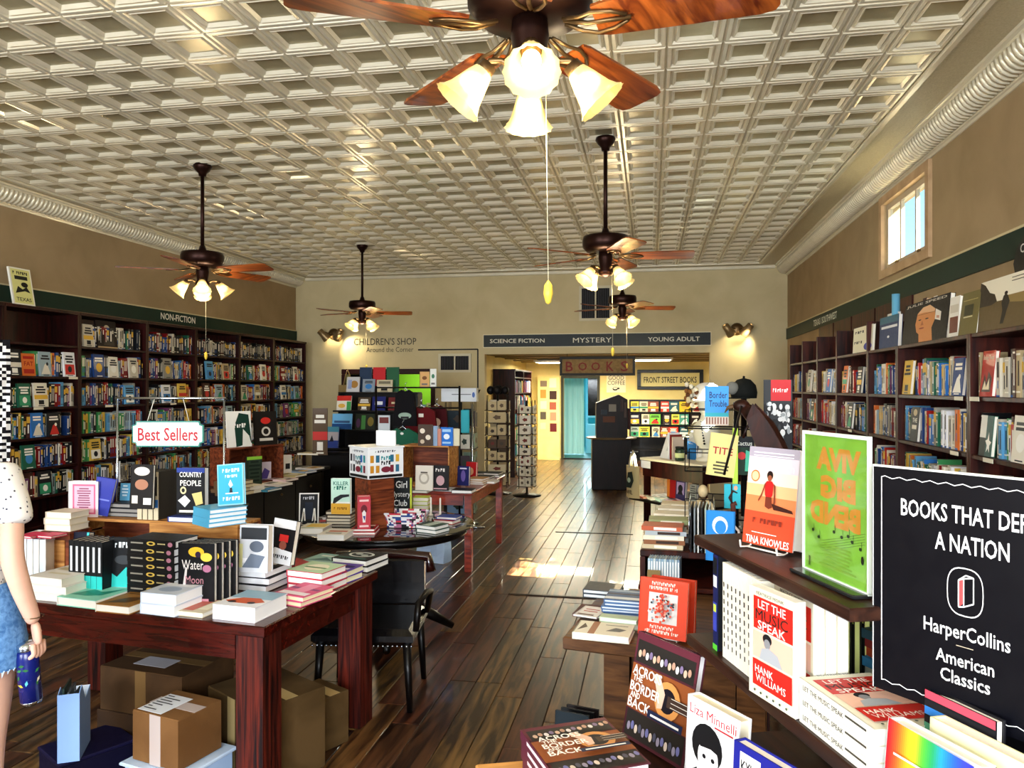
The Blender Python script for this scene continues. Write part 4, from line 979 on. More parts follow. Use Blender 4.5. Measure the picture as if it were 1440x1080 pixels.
# second row, upright
def row(desc, px, py, z, n, wpx, hpx, th, cover, yaw, step, group, sep=None, **kw):
    """books shoulder to shoulder, spine or fore-edge towards the viewer; labels give their order"""
    p = P(px, py, z); d = depth(p); w = wpx * d / FPX; h = hpx * d / FPX
    for i in range(n):
        book('%s, %s from left' % (desc, ORN[i]), (p.x + i * step * math.cos(sep or YW1), p.y + i * step * math.sin(sep or YW1), z), w, h, th, cover, yaw, group=group, **kw)
row('white-paged upright book at the left of the table', 36, 812, Z1, 5, 52, 62, .036, '#eeeae4', R_(-80), .039, 'white books with pink tops', pages='#dfe6ea')
for i, px_ in enumerate((35, 60)):
    p = P(px_, 812, Z1)
    FL('bright pink notebook lying on the white upright books, %s one' % ('left', 'right')[i], px_, 757, .985, .09, .1, .012, '#d8305a')
james = [('r', .16, .45, .28, .98, '#e0a83c'), ('t', 'JAMES', .5, .30, .2, '#e6c88a', .62, .0), ('e', .55, .8, .1, .06, '#c9963a'), ('e', .75, .68, .08, .05, '#c9963a'), ('r', .94, 0, 1, 1, '#4fd0d4'), ('r', .1, .13, .8, .16, '#d9d2bc'), ('e', .57, .81, .04, .025, '#10142a')]
bk('dark navy novel with gold JAMES lettering and a turquoise edge', 93, 818, Z1, 46, 68, .035, '#10142a', YW1 + .1, art=james, lean=.12, spine='#10142a')
row('black book with turquoise lower spine', 121, 832, Z1, 6, 40, 76, .03, '#101214', R_(84), .032, 'black turquoise books', spine='#101214', spine_art=[('r', 0, 0, 1, .38, '#2fc4bd'), ('r', .3, .45, .7, .9, '#d9dde0')])
bk('black book with a white map and turquoise lower half', 172, 838, Z1, 38, 80, .03, '#0e1012', YW1 + .15, art=[('p', [(0, 0), (1, 0), (.9, .3), (.7, .36), (.6, .5), (.3, .32), (0, .42)], '#2fc4bd'), ('g', 5, .5, .88, .1, '#e6e9ec', .6), ('e', .5, .62, .3, .08, '#3a3d40')], lean=.06)
bp_ = P(214, 846, Z1)
stack('black hardcover with gold ornaments on its spine', bp_ + Vector((0, .075, 0)), 8, .15, .255, .0335, '#0d0d0e', YW1 + PI / 2, jit=.002, pages='#e6e4e0', keep=True, spine_art=[('e', .5, .5, .28, .09, '#c9a84a'), ('e', .5, .5, .15, .05, '#0d0d0e'), ('r', .4, .66, .6, .92, '#8a8578'), ('e', .5, .1, .3, .05, '#a06a7a'), ('r', .45, .2, .6, .36, '#b0a070')], group='black and gold spine pile')
# gold ornaments on that pile's near faces come as printed bands on every book
floral = [('e', .5, .86, .22, .08, '#e0b02a'), ('e', .78, .78, .16, .07, '#e8c44a'), ('e', .55, .82, .08, .05, '#2a1a30'), ('t', 'Water', .4, .66, .16, '#ded6d0', .6, .0), ('p', [(.1, .2), (.2, .62), (.25, .6), (.2, .2)], '#cfc8c4'), ('t', 'Moon', .45, .42, .13, '#b9808a', .5, .0), ('e', .8, .6, .12, .06, '#a86a86'), ('r', .45, .08, .85, .12, '#b9808a'), ('e', .3, .3, .1, .1, '#3a3136')]
row('black book with yellow flowers and script title', 276, 852, Z1, 4, 54, 88, .028, '#0b0a0c', YW1 + .16, .033, 'black flower cover upright books', sep=1.05, art=floral, pages='#eceae6')
# riser crate
a = P(105, 728, 1.04); b = P(336, 738, 1.04)
ryaw = math.atan2(b.y - a.y, b.x - a.x); rw = math.hypot(b.x - a.x, b.y - a.y)
t = thing('wooden_crate', 'long pine crate riser on the big red table holding the upper books', 'crate', ((a.x + b.x) / 2, (a.y + b.y) / 2, Z1), ryaw)
hh = 1.04 - Z1
for k in range(3): MB().bbox(-rw / 2, .002 + k * .065, hh - .014, rw / 2, .062 + k * .065, hh, pine, .002).obj('board', t)
MB().bbox(0 - .02, -.012, hh - .068, rw / 2, .0, hh - .004, pine, .002).obj('board', t)
MB().bbox(-rw / 2, .190, 0, rw / 2, .20, hh - .015, pine_dark, .002).obj('back_panel', t)
for sx in (-1, 1):
    for k in range(4): MB().bbox(min(sx * (rw / 2 - .012), sx * rw / 2), .0, .01 + k * .064, max(sx * (rw / 2 - .012), sx * rw / 2), .19, .062 + k * .064, pine, .002).obj('slat', t)
MB().box(-.012, .002, 0, .012, .03, hh - .014, pine).obj('post', t)
ZR = 1.0405
bk('pink-bordered back cover of a white book at the left end of the crate', 117, 727, ZR, 36, 50, .035, '#f2e6ea', ryaw + .12, art=[('r', .14, .08, .92, .92, '#d9698e'), ('r', .2, .13, .86, .87, '#f0b8cc')] + bars(.53, .78, 9, .065, '#8a4a66', .5), spine='#f4f0f0')
bk('royal blue book leaning sideways on the crate', 138, 727, ZR, 24, 52, .03, '#26309a', ryaw + .3, roll=.2, lean=.05, art=[('r', .1, .4, .9, .44, '#6f7ad0')])
bk('small pale blue booklet on the crate before the black books', 175, 704, ZR + .0675, 12, 24, .008, '#5ea4c9', ryaw, art=bars(.5, .8, 4, .18, '#dff0f8', .7), lean=.1)
FL('black book lying flat in the low pile on the crate', 176, 727, ZR, .19, .14, .022, '#121014', yaw=ryaw, n=3, jit=.01, pages='#8b8680', group='low black pile on the crate', art=[('r', .1, .5, .9, .7, '#4a4244')])
bk('black book with a dog photo standing on the crate', 198, 716, ZR + .067, 28, 62, .02, '#15110f', ryaw, art=[('e', .5, .85, .35, .1, '#d9cfc4'), ('e', .5, .55, .3, .12, '#a8745a'), ('r', .6, .1, .95, .25, '#e9e6e0'), ('r', .08, .12, .35, .3, '#cfc8c0')], lean=.05)
row('cream-spined book with a blue band on the crate', 214, 727, ZR, 4, 40, 66, .026, '#2a2620', R_(86), .031, 'cream spines with blue bands', sep=ryaw, spine='#cfc0a0', spine_art=[('r', 0, .25, 1, .42, '#2d6db5'), ('r', .2, .5, .8, .9, '#2a2620')])
cp = [('t', 'COUNTRY', .5, .86, .11, '#f2efe6', .8, .02), ('t', 'PEOPLE', .5, .68, .12, '#f2efe6', .75, .02), ('e', .24, .52, .11, .08, '#e6d8a0'), ('e', .24, .52, .06, .045, '#15120f'), ('p', [(.05, .3), (.3, .42), (.5, .3), (.3, .16)], '#d9dcd8'), ('p', [(.55, .45), (.9, .5), (.95, .25), (.7, .2)], '#d8c47c'), ('r', .1, .05, .9, .1, '#e9e4d4')]
bk('black and white COUNTRY PEOPLE novel standing on the crate', 268, 724, ZR + .028, 36, 66, .045, '#0e0d10', ryaw + .08, art=[('r', 0, .9, 1, 1, '#243a8a')] + cp, pages='#f4f4f4')
FL('dark blue flat book under the COUNTRY PEOPLE novel', 264, 735, ZR, .215, .16, .026, '#1c2f78', yaw=ryaw, art=None, pages='#f4f4f4')
FL('sky blue paperback at the right end of the crate', 322, 739, ZR, .19, .17, .021, '#57b4dc', yaw=ryaw + 1.05, n=4, jit=.004, pages='#f4f4f2')
skyb = [('r', .04, .03, .96, .97, '#3fb2df'), ('g', 6, .55, .84, .09, '#e6f6fb', .7), ('g', 6, .55, .7, .07, '#e6f6fb', .5), ('p', [(.5, .62), (.42, .5), (.5, .42), (.6, .48)], '#f2f2ea'), ('p', [(.48, .42), (.45, .3), (.58, .3), (.56, .42)], '#2a2f38'), ('r', .3, .27, .8, .3, '#e6f6fb'), ('g', 6, .55, .16, .09, '#e6f6fb', .7)]
bk('sky blue novel with a small bird figure leaning upright on the blue pile', 325, 713, ZR + .087, 34, 58, .02, '#8fd4ee', ryaw + .05, roll=-.1, lean=.12, art=skyb)
FL('cream book pile behind the left end of the crate', 80, 747, 1.0, .15, .12, .03, '#e6dcc4', yaw=ryaw, n=3, jit=.006)
t = thing('book_riser', 'small wooden block lifting the cream pile at the left of the crate', 'crate', tuple(P(80, 747, 1.0) + Vector((0, .06, -.24))), ryaw)
MB().bbox(-.085, -.07, 0, .085, .07, .238, pine_dark, .004).obj('box', t); MB().bbox(-.06, -.075, .04, .06, -.07, .2, pine, .002).obj('board', t)
bk('grey black and white photo book stacked upright right of the crate', 356, 806, .862, 38, 66, .05, '#c9ccd2', YW1 + .12, art=[('r', .05, .7, .95, .95, '#2a2c30'), ('e', .6, .55, .25, .12, '#5a6270'), ('r', .1, .2, .9, .3, '#e6e6ea'), ('p', [(.1, .1), (.4, .4), (.9, .35), (.7, .1)], '#6a7484'), ('r', 0, .1, .12, .6, '#d8d49a')], lean=.05)
bk('white and black novel with a red square leaning beside the photo book', 392, 796, .862, 30, 62, .035, '#131013', YW1 - .1, roll=.08, lean=.15, art=[('p', [(0, 0), (0, .2), (.2, .35), (1, .3), (1, 0)], '#dfe0e2'), ('r', 0, .8, 1, 1, '#e2e2e4'), ('r', .35, .5, .75, .66, '#c42a26'), ('e', .55, .42, .16, .1, '#8a4a3a'), ('g', 9, .5, .16, .08, '#1b1b1f', .8)])
# hanging bestseller sign on its stand
a = P(163, 800, Z1); d0 = 4.0
A = PT(165, 560, d0); B = PT(315, 560, d0)
t = thing('sign_stand', 'thin chrome T stand carrying the best sellers sign over the big table', 'stand', (A.x, A.y, 0))
sy = math.atan2(B.y - A.y, B.x - A.x); sw = (B - A).length; t.rotation_euler = (0, 0, sy)
MB().tube([(0, 0, .762), (0, 0, A.z)], .006, chrome).obj('post', t); MB().tube([(sw, 0, .762), (sw, 0, A.z)], .006, chrome).obj('post', t)
MB().tube([(-.01, 0, A.z), (sw + .01, 0, A.z)], .007, chrome).obj('crossbar', t)
for x in (0, sw): MB().lathe([(.04, .762), (.04, .768), (.01, .774)], 14, chrome, Matrix.Translation((x, 0, 0))).obj('foot', t)
s0 = PT(238, 628, d0); w = 100 * d0 / FPX; h = 36 * d0 / FPX
t = thing('hanging_sign', 'white plaque with red Best Sellers lettering and green border hung from the stand', 'sign', tuple(s0 + Vector((0, -.012, 0))), sy)
def plaq(w, h, c): return [(-w / 2 + c, 0), (w / 2 - c, 0), (w / 2 - c * .8, c * .8), (w / 2, c), (w / 2, h - c), (w / 2 - c * .8, h - c * .8), (w / 2 - c, h), (-w / 2 + c, h), (-w / 2 + c * .8, h - c * .8), (-w / 2, h - c), (-w / 2, c), (-w / 2 + c * .8, c * .8)]
MB().prism(plaq(w, h, .022), -.012, 0, M('#2f7f72', .4), Matrix.Rotation(PI / 2, 4, 'X')).obj('border', t)
q = MB(); q.prism(plaq(w - .014, h - .014, .02), 0.0, .002, M('#f6f4ee', .35), Matrix.Translation((0, 0, .007)) @ Matrix.Rotation(PI / 2, 4, 'X')); q.obj('board', t)
q = MB(); prints(q, [('t', 'Best Sellers', .5, .5, .52, '#b0202c', .84, .02)], w, h, y=-.0035); q.obj('lettering', t)
q = MB(); zt = A.z - s0.z
for sx in (-1, 1): q.tube([(sx * .11, .004, h), (sx * .075, .012, zt)], .002, M('#d8d2c4', .5), 5)
q.obj('cord', t)

# ---- under the big table
def cbox(label, loc, yaw, w, d, h, m=card, tape='#b59d6a', labelcard=None, name='cardboard_box'):
    t = thing(name, label, 'box', loc, yaw)
    MB().bbox(-w / 2, 0, 0, w / 2, d, h, m, .004).obj('body', t)
    MB().bbox(-w / 2 - .0005, .002, h - .004, w / 2 + .0005, d / 2 - .001, h + .001, m, .001).obj('flap', t)
    MB().bbox(-w / 2 - .0005, d / 2 + .001, h - .004, w / 2 + .0005, d - .002, h + .001, m, .001).obj('flap', t)
    q = MB(); q.box(-w / 2 - .001, d / 2 - .03, h + .001, w / 2 + .001, d / 2 + .03, h + .002, M(tape, .35)); q.box(-.03, -.001, .0, .03, 0, h, M(tape, .35)); q.obj('tape', t)
    if labelcard:
        x, z, ww, hh2 = labelcard; q = MB(); q.box(x, -.002, z, x + ww, -.001, z + hh2, M('#d8d2c4', .6)); q.obj('shipping_label', t)
    return t
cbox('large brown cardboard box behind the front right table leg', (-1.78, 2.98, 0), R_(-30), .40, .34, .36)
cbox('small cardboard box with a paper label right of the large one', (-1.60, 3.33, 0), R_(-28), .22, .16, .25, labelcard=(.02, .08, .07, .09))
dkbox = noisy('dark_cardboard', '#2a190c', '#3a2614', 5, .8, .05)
a = P(222, 1010, .2)
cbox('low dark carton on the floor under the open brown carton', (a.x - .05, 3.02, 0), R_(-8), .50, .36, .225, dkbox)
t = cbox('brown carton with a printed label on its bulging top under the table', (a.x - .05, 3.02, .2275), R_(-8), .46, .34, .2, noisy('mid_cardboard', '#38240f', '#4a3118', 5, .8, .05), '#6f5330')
MB().box(-.1, .06, .2035, .08, .16, .2045, M('#a8a4a8', .6)).obj('printed_label', t)
a = P(218, 1078, .2)
t = thing('storage_tub', 'pale blue plastic tub on the floor under the taped parcel', 'tub', (a.x, a.y - .02, 0), R_(-14))
q = MB(); q.prism([(-.15, 0), (.15, 0), (.15, .27), (-.15, .27)], 0, .19, M('#a9c4e6', .3)); q.obj('body', t)
q = MB(); q.bbox(-.165, -.015, .185, .165, .285, .2, M('#c4d8f0', .3), .004); q.obj('rim', t)
t = cbox('taped brown parcel with white shipping label on the blue tub', (a.x, a.y, .2025), R_(-14), .25, .22, .20, noisy('parcel_cardboard', '#684522', '#7a542d', 5, .8, .05), '#b8a8a0')
MB().box(-.11, .01, .2035, .02, .17, .2045, M('#dfe2e6', .6)).obj('shipping_label', t)
q = MB()
for k in range(7): q.box(-.1, .03 + k * .02, .205, -.1 + .1 * rnd.random(), .036 + k * .02, .2055, M('#26262c', .6))
q.obj('label_print', t)
a = P(86, 1058, .16)
t = thing('storage_box', 'low navy box on the floor below the pale blue magazine holder', 'box', (a.x - .03, a.y - .03, 0), R_(-30))
MB().bbox(-.12, 0, 0, .12, .3, .145, M('#0c0a24', .5), .006).obj('body', t); MB().bbox(-.125, -.005, .145, .125, .305, .16, M('#100e30', .5), .004).obj('lid', t)
t = thing('magazine_holder', 'pale blue and white magazine holder with a barcode under the table', 'magazine holder', (a.x + .005, a.y + .1, .1605), R_(-62)); t.scale = (.86, .9, .9)
mh = M('#8fb2ea', .4); mw = M('#e2ecf8', .4)
q = MB(); q.prism([(0, 0), (.22, 0), (.22, .31), (.17, .33), (.1, .24), (0, .27)], -.045, -.042, mh, Matrix.Rotation(PI / 2, 4, 'X')); q.obj('side_panel', t)
q = MB(); q.prism([(0, 0), (.22, 0), (.22, .31), (.17, .33), (.1, .24), (0, .27)], .042, .045, mh, Matrix.Rotation(PI / 2, 4, 'X')); q.obj('side_panel', t)
MB().box(-.003, -.045, 0, 0, .045, .27, mw).obj('front_panel', t); MB().box(.22, -.045, 0, .223, .045, .31, mh).obj('back_panel', t); MB().box(0, -.042, 0, .22, .042, .003, mw).obj('bottom_panel', t)
q = MB(); q.box(-.004, -.02, .18, -.003, .02, .24, M('#1b2a4a', .5)); q.box(-.004, -.015, .02, -.003, .0, .1, M('#3a4a7a', .5)); q.obj('barcode', t)
for k in range(3): MB().box(.06 + k * .004, -.03 + k * .02, .0035, .2, -.022 + k * .02, .33 - k * .02, M(['#2a3a35', '#555a60', '#39424a'][k], .5)).obj('magazine', t)

# ================================================================== ROUND TABLE
ZT = .7602; yR = R_(6)
bk('black framed novel with two white arches on a wire easel', 434, 737, ZT, 27, 43, .02, '#0f1014', R_(14), art=[('r', 0, 0, .06, 1, '#e6e4de'), ('r', .94, 0, 1, 1, '#e6e4de'), ('r', 0, .96, 1, 1, '#e6e4de'), ('g', 6, .5, .84, .1, '#b9bcc4', .6), ('r', .3, .15, .7, .7, '#101a2c'), ('p', [(.12, .08), (.22, .5), (.3, .5), (.34, .1), (.28, .1), (.26, .4), (.2, .1)], '#e6e4de'), ('p', [(.66, .08), (.74, .5), (.82, .5), (.88, .1), (.82, .1), (.78, .4), (.72, .1)], '#e6e4de')], lean=.1)
easel('thin white wire easel holding the black framed novel on the round table', P(434, 738, ZT) + Vector((0, -.01, 0)), R_(14), .09, .09)
FL('white book with yellow cover lying at the left of the round table', 437, 751, ZT, .17, .19, .035, '#e9e6dc', yaw=yR, pages='#f2f2ee', art=[('r', .2, .3, .95, .9, '#e0bd4a'), ('r', .1, .1, .6, .2, '#9fc4b8')])
FL('white book with red lettering block at the front of the round table', 466, 760, ZT, .17, .2, .035, '#eceae4', yaw=yR, pages='#f2f2ee', art=[('r', .2, .5, .9, .7, '#c96a5a'), ('r', .2, .2, .8, .35, '#8a8c90')])
FL('red book pile top beside the pink novel on the round table', 512, 752, ZT, .15, .17, .018, '#a81f2a', yaw=yR + .1, n=2, jit=.01, pages='#f2efe6', art=[('r', .1, .1, .9, .5, '#1b1b1f'), ('r', .1, .6, .9, .8, '#e9e2d4')])
FL('patterned paperback in the pile under the mint and yellow novel', 476, 738, ZT, .17, .15, .022, '#3a2c24', yaw=yR, n=4, jit=.012, pages='#d9cdb4', art=None)
kv = [('r', 0, .35, 1, 1, '#bfe2d2'), ('r', 0, 0, 1, .3, '#dba83a'), ('t', 'KILLER', .5, .87, .11, '#1f6a5c', .8, .015), ('g', 5, .5, .74, .11, '#1f6a5c', .7), ('p', [(.08, .3), (.15, .45), (.5, .55), (.95, .56), (.95, .5), (.6, .46), (.45, .4), (.2, .3)], '#22262a'), ('g', 8, .5, .16, .07, '#8a5a12', .7)]
bk('mint white and yellow KILLER VIBES novel standing on the paperback pile', 479, 723, ZT + .09, 26, 50, .03, '#e9efe6', R_(4), art=kv, pages='#f4f2ea')
bk('pink-red novel with a small white figure at the front of the round table', 512, 744, ZT + .037, 18, 46, .06, '#c23a48', R_(24), art=[('e', .5, .6, .25, .14, '#6a1420'), ('p', [(.35, .5), (.5, .58), (.65, .5), (.6, .2), (.4, .2)], '#e6e2e0'), ('p', [(.4, .4), (.6, .4), (.55, .25)], '#2a3a8a'), ('r', .15, .84, .85, .9, '#f0c8c8'), ('r', .15, .06, .85, .12, '#f0c8c8')], pages='#f4f2ec')
# cabinet and white display box
c = PT(521, 700, 4.98)
t = thing('drawer_box', 'small red-brown wooden cabinet on the round table under the white cube', 'cabinet', (c.x, c.y - .02, ZT), R_(45 + 6))
MB().bbox(0, 0, 0, .19, .19, .335, pine_dark, .004).obj('body', t)
for k in range(4):
    MB().bbox(.01, -.006, .02 + k * .08, .18, 0, .088 + k * .08, pine_dark, .002).obj('slat', t)
    MB().bbox(-.006, .01, .02 + k * .08, 0, .18, .088 + k * .08, pine_dark, .002).obj('slat', t)
t = thing('display_cube', 'white cardboard display cube printed with book covers on the small cabinet', 'display box', (c.x, c.y - .045, ZT + .3355), R_(45 + 4))
wm = M('#eef0f2', .4)
MB().bbox(0, 0, 0, .265, .265, .20, wm, .003).obj('body', t); MB().bbox(-.006, -.006, .20, .271, .271, .212, wm, .002).obj('lid', t)
def cubeart(seed, cols):
    r = random.Random(seed); o = [('r', .03, .03, .97, .12, '#15171a'), ('g', 9, .5, .9, .07, '#5a6068', .6)]
    for i in range(4):
        for j in range(2):
            x = .06 + (i if i < 2 else i + 1.6) * .155; o.append(('r', x, .2 + j * .34, x + .1, .44 + j * .34, r.choice(cols)))
    o += [('g', 4, .5, .68, .13, '#2f8f96', .28), ('g', 4, .5, .52, .13, '#2a2c30', .28), ('e', .5, .3, .14, .1, r.choice(cols))]
    return o
q = MB(); prints(q, cubeart(2, ['#c98a2a', '#7a2a3a', '#2f6a8a', '#26262c', '#d9a83a']), .265, .2, x0=0, y=-.0008); q.obj('front_print', t)
q2 = MB(); prints(q2, cubeart(5, ['#2f8f96', '#7a2a3a', '#26262c', '#3a6ab0', '#8a8c90']), .265, .2, x0=0, y=-.0008)
q = MB(); mt = Matrix(((0, 1, 0, 0), (-1, 0, 0, .265), (0, 0, 1, 0), (0, 0, 0, 1)))
for f, mi_ in zip(q2.f, q2.m): q.add([q2.v[i] for i in f], [tuple(range(len(f)))], q2.mats[mi_], mt)
q.obj('side_print', t)
q = MB(); q.box(-.07, 0, 0, .07, .012, .1, M('#f4f5f7', .4)); q.box(-.07, .012, 0, .07, .07, .003, M('#f4f5f7', .4)); q.obj('card_stand', label='blank white card standing on top of the display cube', cat='card', loc=(c.x + .055, c.y + .14, ZT + .3355 + .2125), rot=(0, 0, R_(-3)))
gm = [('t', 'Girl', .55, .82, .2, '#e9ecea', .5, .02), ('t', 'Mystery', .5, .55, .16, '#e9ecea', .85, .02), ('t', 'Club', .5, .3, .18, '#e9ecea', .6, .02), ('r', .92, 0, 1, 1, '#c9d63a'), ('e', .3, .12, .15, .06, '#5a6a62')]
bk('tall black novel with white script title right of the white cube', 563, 722, ZT + .022, 32, 50, .04, '#10151a', R_(10), art=gm)
FL('dark flat book under the tall black script novel', 562, 729, ZT, .18, .14, .022, '#2a2f3a', yaw=R_(10))
FL('lime paperback at the back of the round table', 592, 716, ZT, .12, .12, .03, '#b8c83a', yaw=R_(5), n=3, jit=.012, art=None)
# patterned tray
t0 = P(562, 744, ZT)
t = thing('patterned_tray', 'tray with swirling red blue and white stripes on the round table', 'tray', (t0.x, t0.y + .1, ZT), R_(4))
q = MB(); stripes = ['#e9e6ea', '#c43a4a', '#f2efe8', '#2f4a8a', '#e9e6ea', '#b06a8a', '#26262c', '#f2efe8']
N = 64; Wt, Ht = .17, .10
def rim(u, v):   # superellipse dish
    a = 2 * PI * u; s = .78 + .22 * v
    x = Wt * s * abs(math.cos(a)) ** .6 * (1 if math.cos(a) >= 0 else -1); y = .10 * s * abs(math.sin(a)) ** .6 * (1 if math.sin(a) >= 0 else -1)
    return (x, y, .004 + Ht * v)
for i in range(N):
    for j in range(8):
        k = int(i + 2.2 * math.sin(j * .9 + i * .35) + j * .6) % 8
        q.add([rim(i / N, j / 8), rim((i + 1) / N, j / 8), rim((i + 1) / N, (j + 1) / 8), rim(i / N, (j + 1) / 8)], [(0, 1, 2, 3)], M(stripes[k], .3))
q.obj('dish', t)
q = MB(); q.add([rim(i / N, 0) for i in range(N)], [tuple(range(N))], M('#e9e6ea', .3)); q.obj('base', t)
FL('green and white book lying at the right of the round table', 600, 750, ZT, .16, .15, .025, '#2f4a40', yaw=R_(-20), n=2, jit=.01, pages='#f0eee8', art=[('r', .3, 0, .7, 1, '#c4d6cc')])
FL('red book with a blue one on top at the back right of the round table', 622, 737, ZT, .15, .13, .025, '#a82028', yaw=R_(-14), art=None)
FL('blue book lying across the red one at the back right of the round table', 628, 731, ZT + .026, .15, .12, .018, '#1f3f96', yaw=R_(-8))
for i, (px_, py_) in enumerate(((606, 725), (619, 726))):
    a = P(px_, py_, ZT); q = MB(); q.lathe([(.018, 0), (.018, .008), (.008, .014), (.008, .03), (.007, .032), (.006, .13), (.001, .135)], 12, M('#f2efe6', .5)); q.obj('candle', label='slim white candle on the round table, %s one' % ('left', 'right')[i], cat='candle', group='white candles', loc=a)
# white bag below
a = P(608, 792, 0)
t = thing('shopping_bag', 'white and pale blue paper bag on the floor beside the round table', 'bag', (a.x - .03, a.y + .02, 0), R_(-12))
vs = []; q = MB(); wb_ = M('#b8d2f4', .5)
r = random.Random(3)
for j in range(7):
    z = j * .065
    for (x, y) in ((-.15, 0), (-.075, -.008), (0, 0), (.075, -.006), (.15, 0), (.155, .08), (.15, .16), (.075, .16), (0, .16), (-.075, .16), (-.15, .16), (-.155, .08)):
        vs.append((x + r.uniform(-.006, .006), y + r.uniform(-.007, .007), z))
fs = [(j * 12 + k, j * 12 + (k + 1) % 12, (j + 1) * 12 + (k + 1) % 12, (j + 1) * 12 + k) for j in range(6) for k in range(12)] + [tuple(range(12))[::-1]]
q.add(vs, fs, wb_); q.obj('body', t)
q = MB(); q.tube([(-.06, .0, .38), (-.05, .0, .45), (0, 0, .47), (.05, 0, .45), (.06, 0, .38)], .004, M('#e6ecf4', .5)); q.obj('handle', t)

# ================================================================== RED-ORANGE TABLE
Z3 = .7405; y3 = R_(-1)
a = P(580, 692, Z3); b = P(645, 692, Z3)
cw = .48
t = thing('book_crate', 'open pine crate standing on end on the red-orange table', 'crate', (-2.14, 7.0, Z3), R_(-4))
for k in range(4): MB().bbox(-cw / 2, .0 + k * .07, .385, cw / 2, .064 + k * .07, .40, pine, .002).obj('slat', t); MB().bbox(-cw / 2, .0 + k * .07, 0, cw / 2, .064 + k * .07, .015, pine, .002).obj('slat', t)
for k in range(4):
    for sx in (-1, 1): MB().bbox(sx * cw / 2 - .007, .0 + k * .07, .015, sx * cw / 2 + .007, .064 + k * .07, .385, pine, .002).obj('slat', t)
MB().box(-cw / 2 + .01, .27, .015, cw / 2 - .01, .28, .385, pine_dark).obj('back_panel', t)
t3s = [('white sketch-covered book inside the crate, left one', 596, 690, 24, 35, '#e9e4da', [('e', .5, .5, .3, .25, '#b9b2a6'), ('e', .5, .5, .2, .16, '#e9e4da'), ('r', .3, .7, .7, .75, '#4a4440')]), ('black gothic-covered book inside the crate, right one', 619, 690, 23, 35, '#141014', [('g', 4, .5, .82, .13, '#e6e0dc', .6), ('e', .5, .4, .25, .2, '#c9a0a8'), ('r', .1, .05, .9, .1, '#c9a0a8')])]
for (lab, px_, py_, w_, h_, c_, ar) in t3s: bk(lab, px_, py_, Z3 + .016, w_, h_, .02, c_, R_(-2), art=ar, lean=.05)
for (lab, px_, w_, h_, c_, th_, ar) in (('brown book with plate photos on the pine crate', 598, 20, 30, '#4a3a30', .02, [('e', .3, .7, .18, .12, '#e6dccb'), ('e', .7, .4, .18, .12, '#e6dccb'), ('e', .3, .2, .15, .1, '#c9b8a0')]), ('pale blue and white slim book on the pine crate', 611, 8, 28, '#8fa8c8', .03, None), ('peach slim book on the pine crate', 617, 6, 24, '#c98a7a', .02, None), ('bright blue book with white emblem on the pine crate', 628, 17, 26, '#1f6fd0', .02, [('e', .5, .5, .25, .15, '#e6f0fa'), ('r', .15, .75, .85, .9, '#9cc8f0'), ('r', .15, .12, .85, .22, '#9cc8f0')]), ('cream book at the right end of the pine crate', 641, 9, 24, '#d8d4b8', .02, None)):
    bk(lab, px_, 627, Z3 + .4005, w_, h_, th_, c_, R_(-4), art=ar)
FL('grey photo book lying at the left front of the red-orange table', 585, 693, Z3, .24, .16, .02, '#9aa4a0', yaw=y3, art=[('e', .6, .5, .3, .3, '#3a3a3e')])
FL('pale open-faced book lying in front of the crate', 620, 691, Z3, .22, .16, .02, '#c8d4dc', yaw=y3, art=[('r', .1, .3, .6, .7, '#8fa0ac')])
FL('white paged dark book on the near right corner of the red-orange table', 650, 694, Z3, .19, .17, .03, '#15181c', yaw=y3, n=1, pages='#f2f2f0')
bk('dark blue novel standing near the right edge of the red-orange table', 651, 683, Z3 + .031, 16, 27, .03, '#1c1f5a', R_(-14), art=[('e', .5, .5, .2, .3, '#6a5aa8'), ('r', .2, .85, .8, .92, '#d0cce8')], lean=.05)
bk('red novel standing behind the dark blue one', 662, 676, Z3, 14, 26, .03, '#c4222a', R_(-20), art=[('e', .5, .5, .25, .2, '#e8b48a')], lean=.05)
for i, (px_, py_, c_, pg, n_) in enumerate(((668, 682, '#caa070', '#f2efe6', 3), (676, 676, '#26303a', '#f0f0ee', 2), (690, 671, '#1c2126', '#e6e6e4', 2), (684, 680, '#e2e2e0', '#f4f4f2', 1), (672, 668, '#10242a', '#eee', 1))):
    FL(['tan paperback in the pile beside the red novel', 'slate book on the far part of the red-orange table', 'black flat book at the far right of the red-orange table', 'white flat book on the right edge of the red-orange table', 'dark teal flat book at the back of the red-orange table'][i], px_, py_, Z3, .17, .2, .02, c_, yaw=R_(-6), n=n_, jit=.01, pages='#efeee8')

# ================================================================== LEFT ISLAND
ZI = .8005
ip = [('white and blue magazine lying on the black island, left one', 377, 689, '#2a3a4a'), ('teal covered book lying at the near edge of the black island', 388, 690, '#2f6a7a'), ('white book with red stripe lying on the black island', 402, 683, '#e9e2e0'), ('pink-edged white book lying on the black island', 413, 676, '#e6c8c8'), ('cream and yellow book lying on the black island', 425, 670, '#e0d49a'), ('pale blue magazine lying near the far end of the black island', 438, 665, '#9ab4d8'), ('white magazine at the far corner of the black island', 449, 660, '#e9e9ec')]
for (lab, px_, py_, c_) in ip: FL(lab, px_, py_, ZI, .2, .24, .018, c_, yaw=R_(80), jit=.01, pages='#f0eee6', art=gen_art(px_, c_))
FL('brown paperback in the pile at the left of the black island', 340, 697, ZI, .24, .2, .03, '#6a5238', yaw=R_(75), n=4, jit=.015, pages='#d8c8a0')
FL('white flat book on the near end of the black island', 360, 693, ZI, .2, .2, .03, '#e2ddd0', yaw=R_(75), n=2, jit=.015)
t = thing('book_crate', 'red-brown wooden crate on the black island with two books on top', 'crate', tuple(P(362, 680, ZI)), R_(72))
t.location.z = ZI
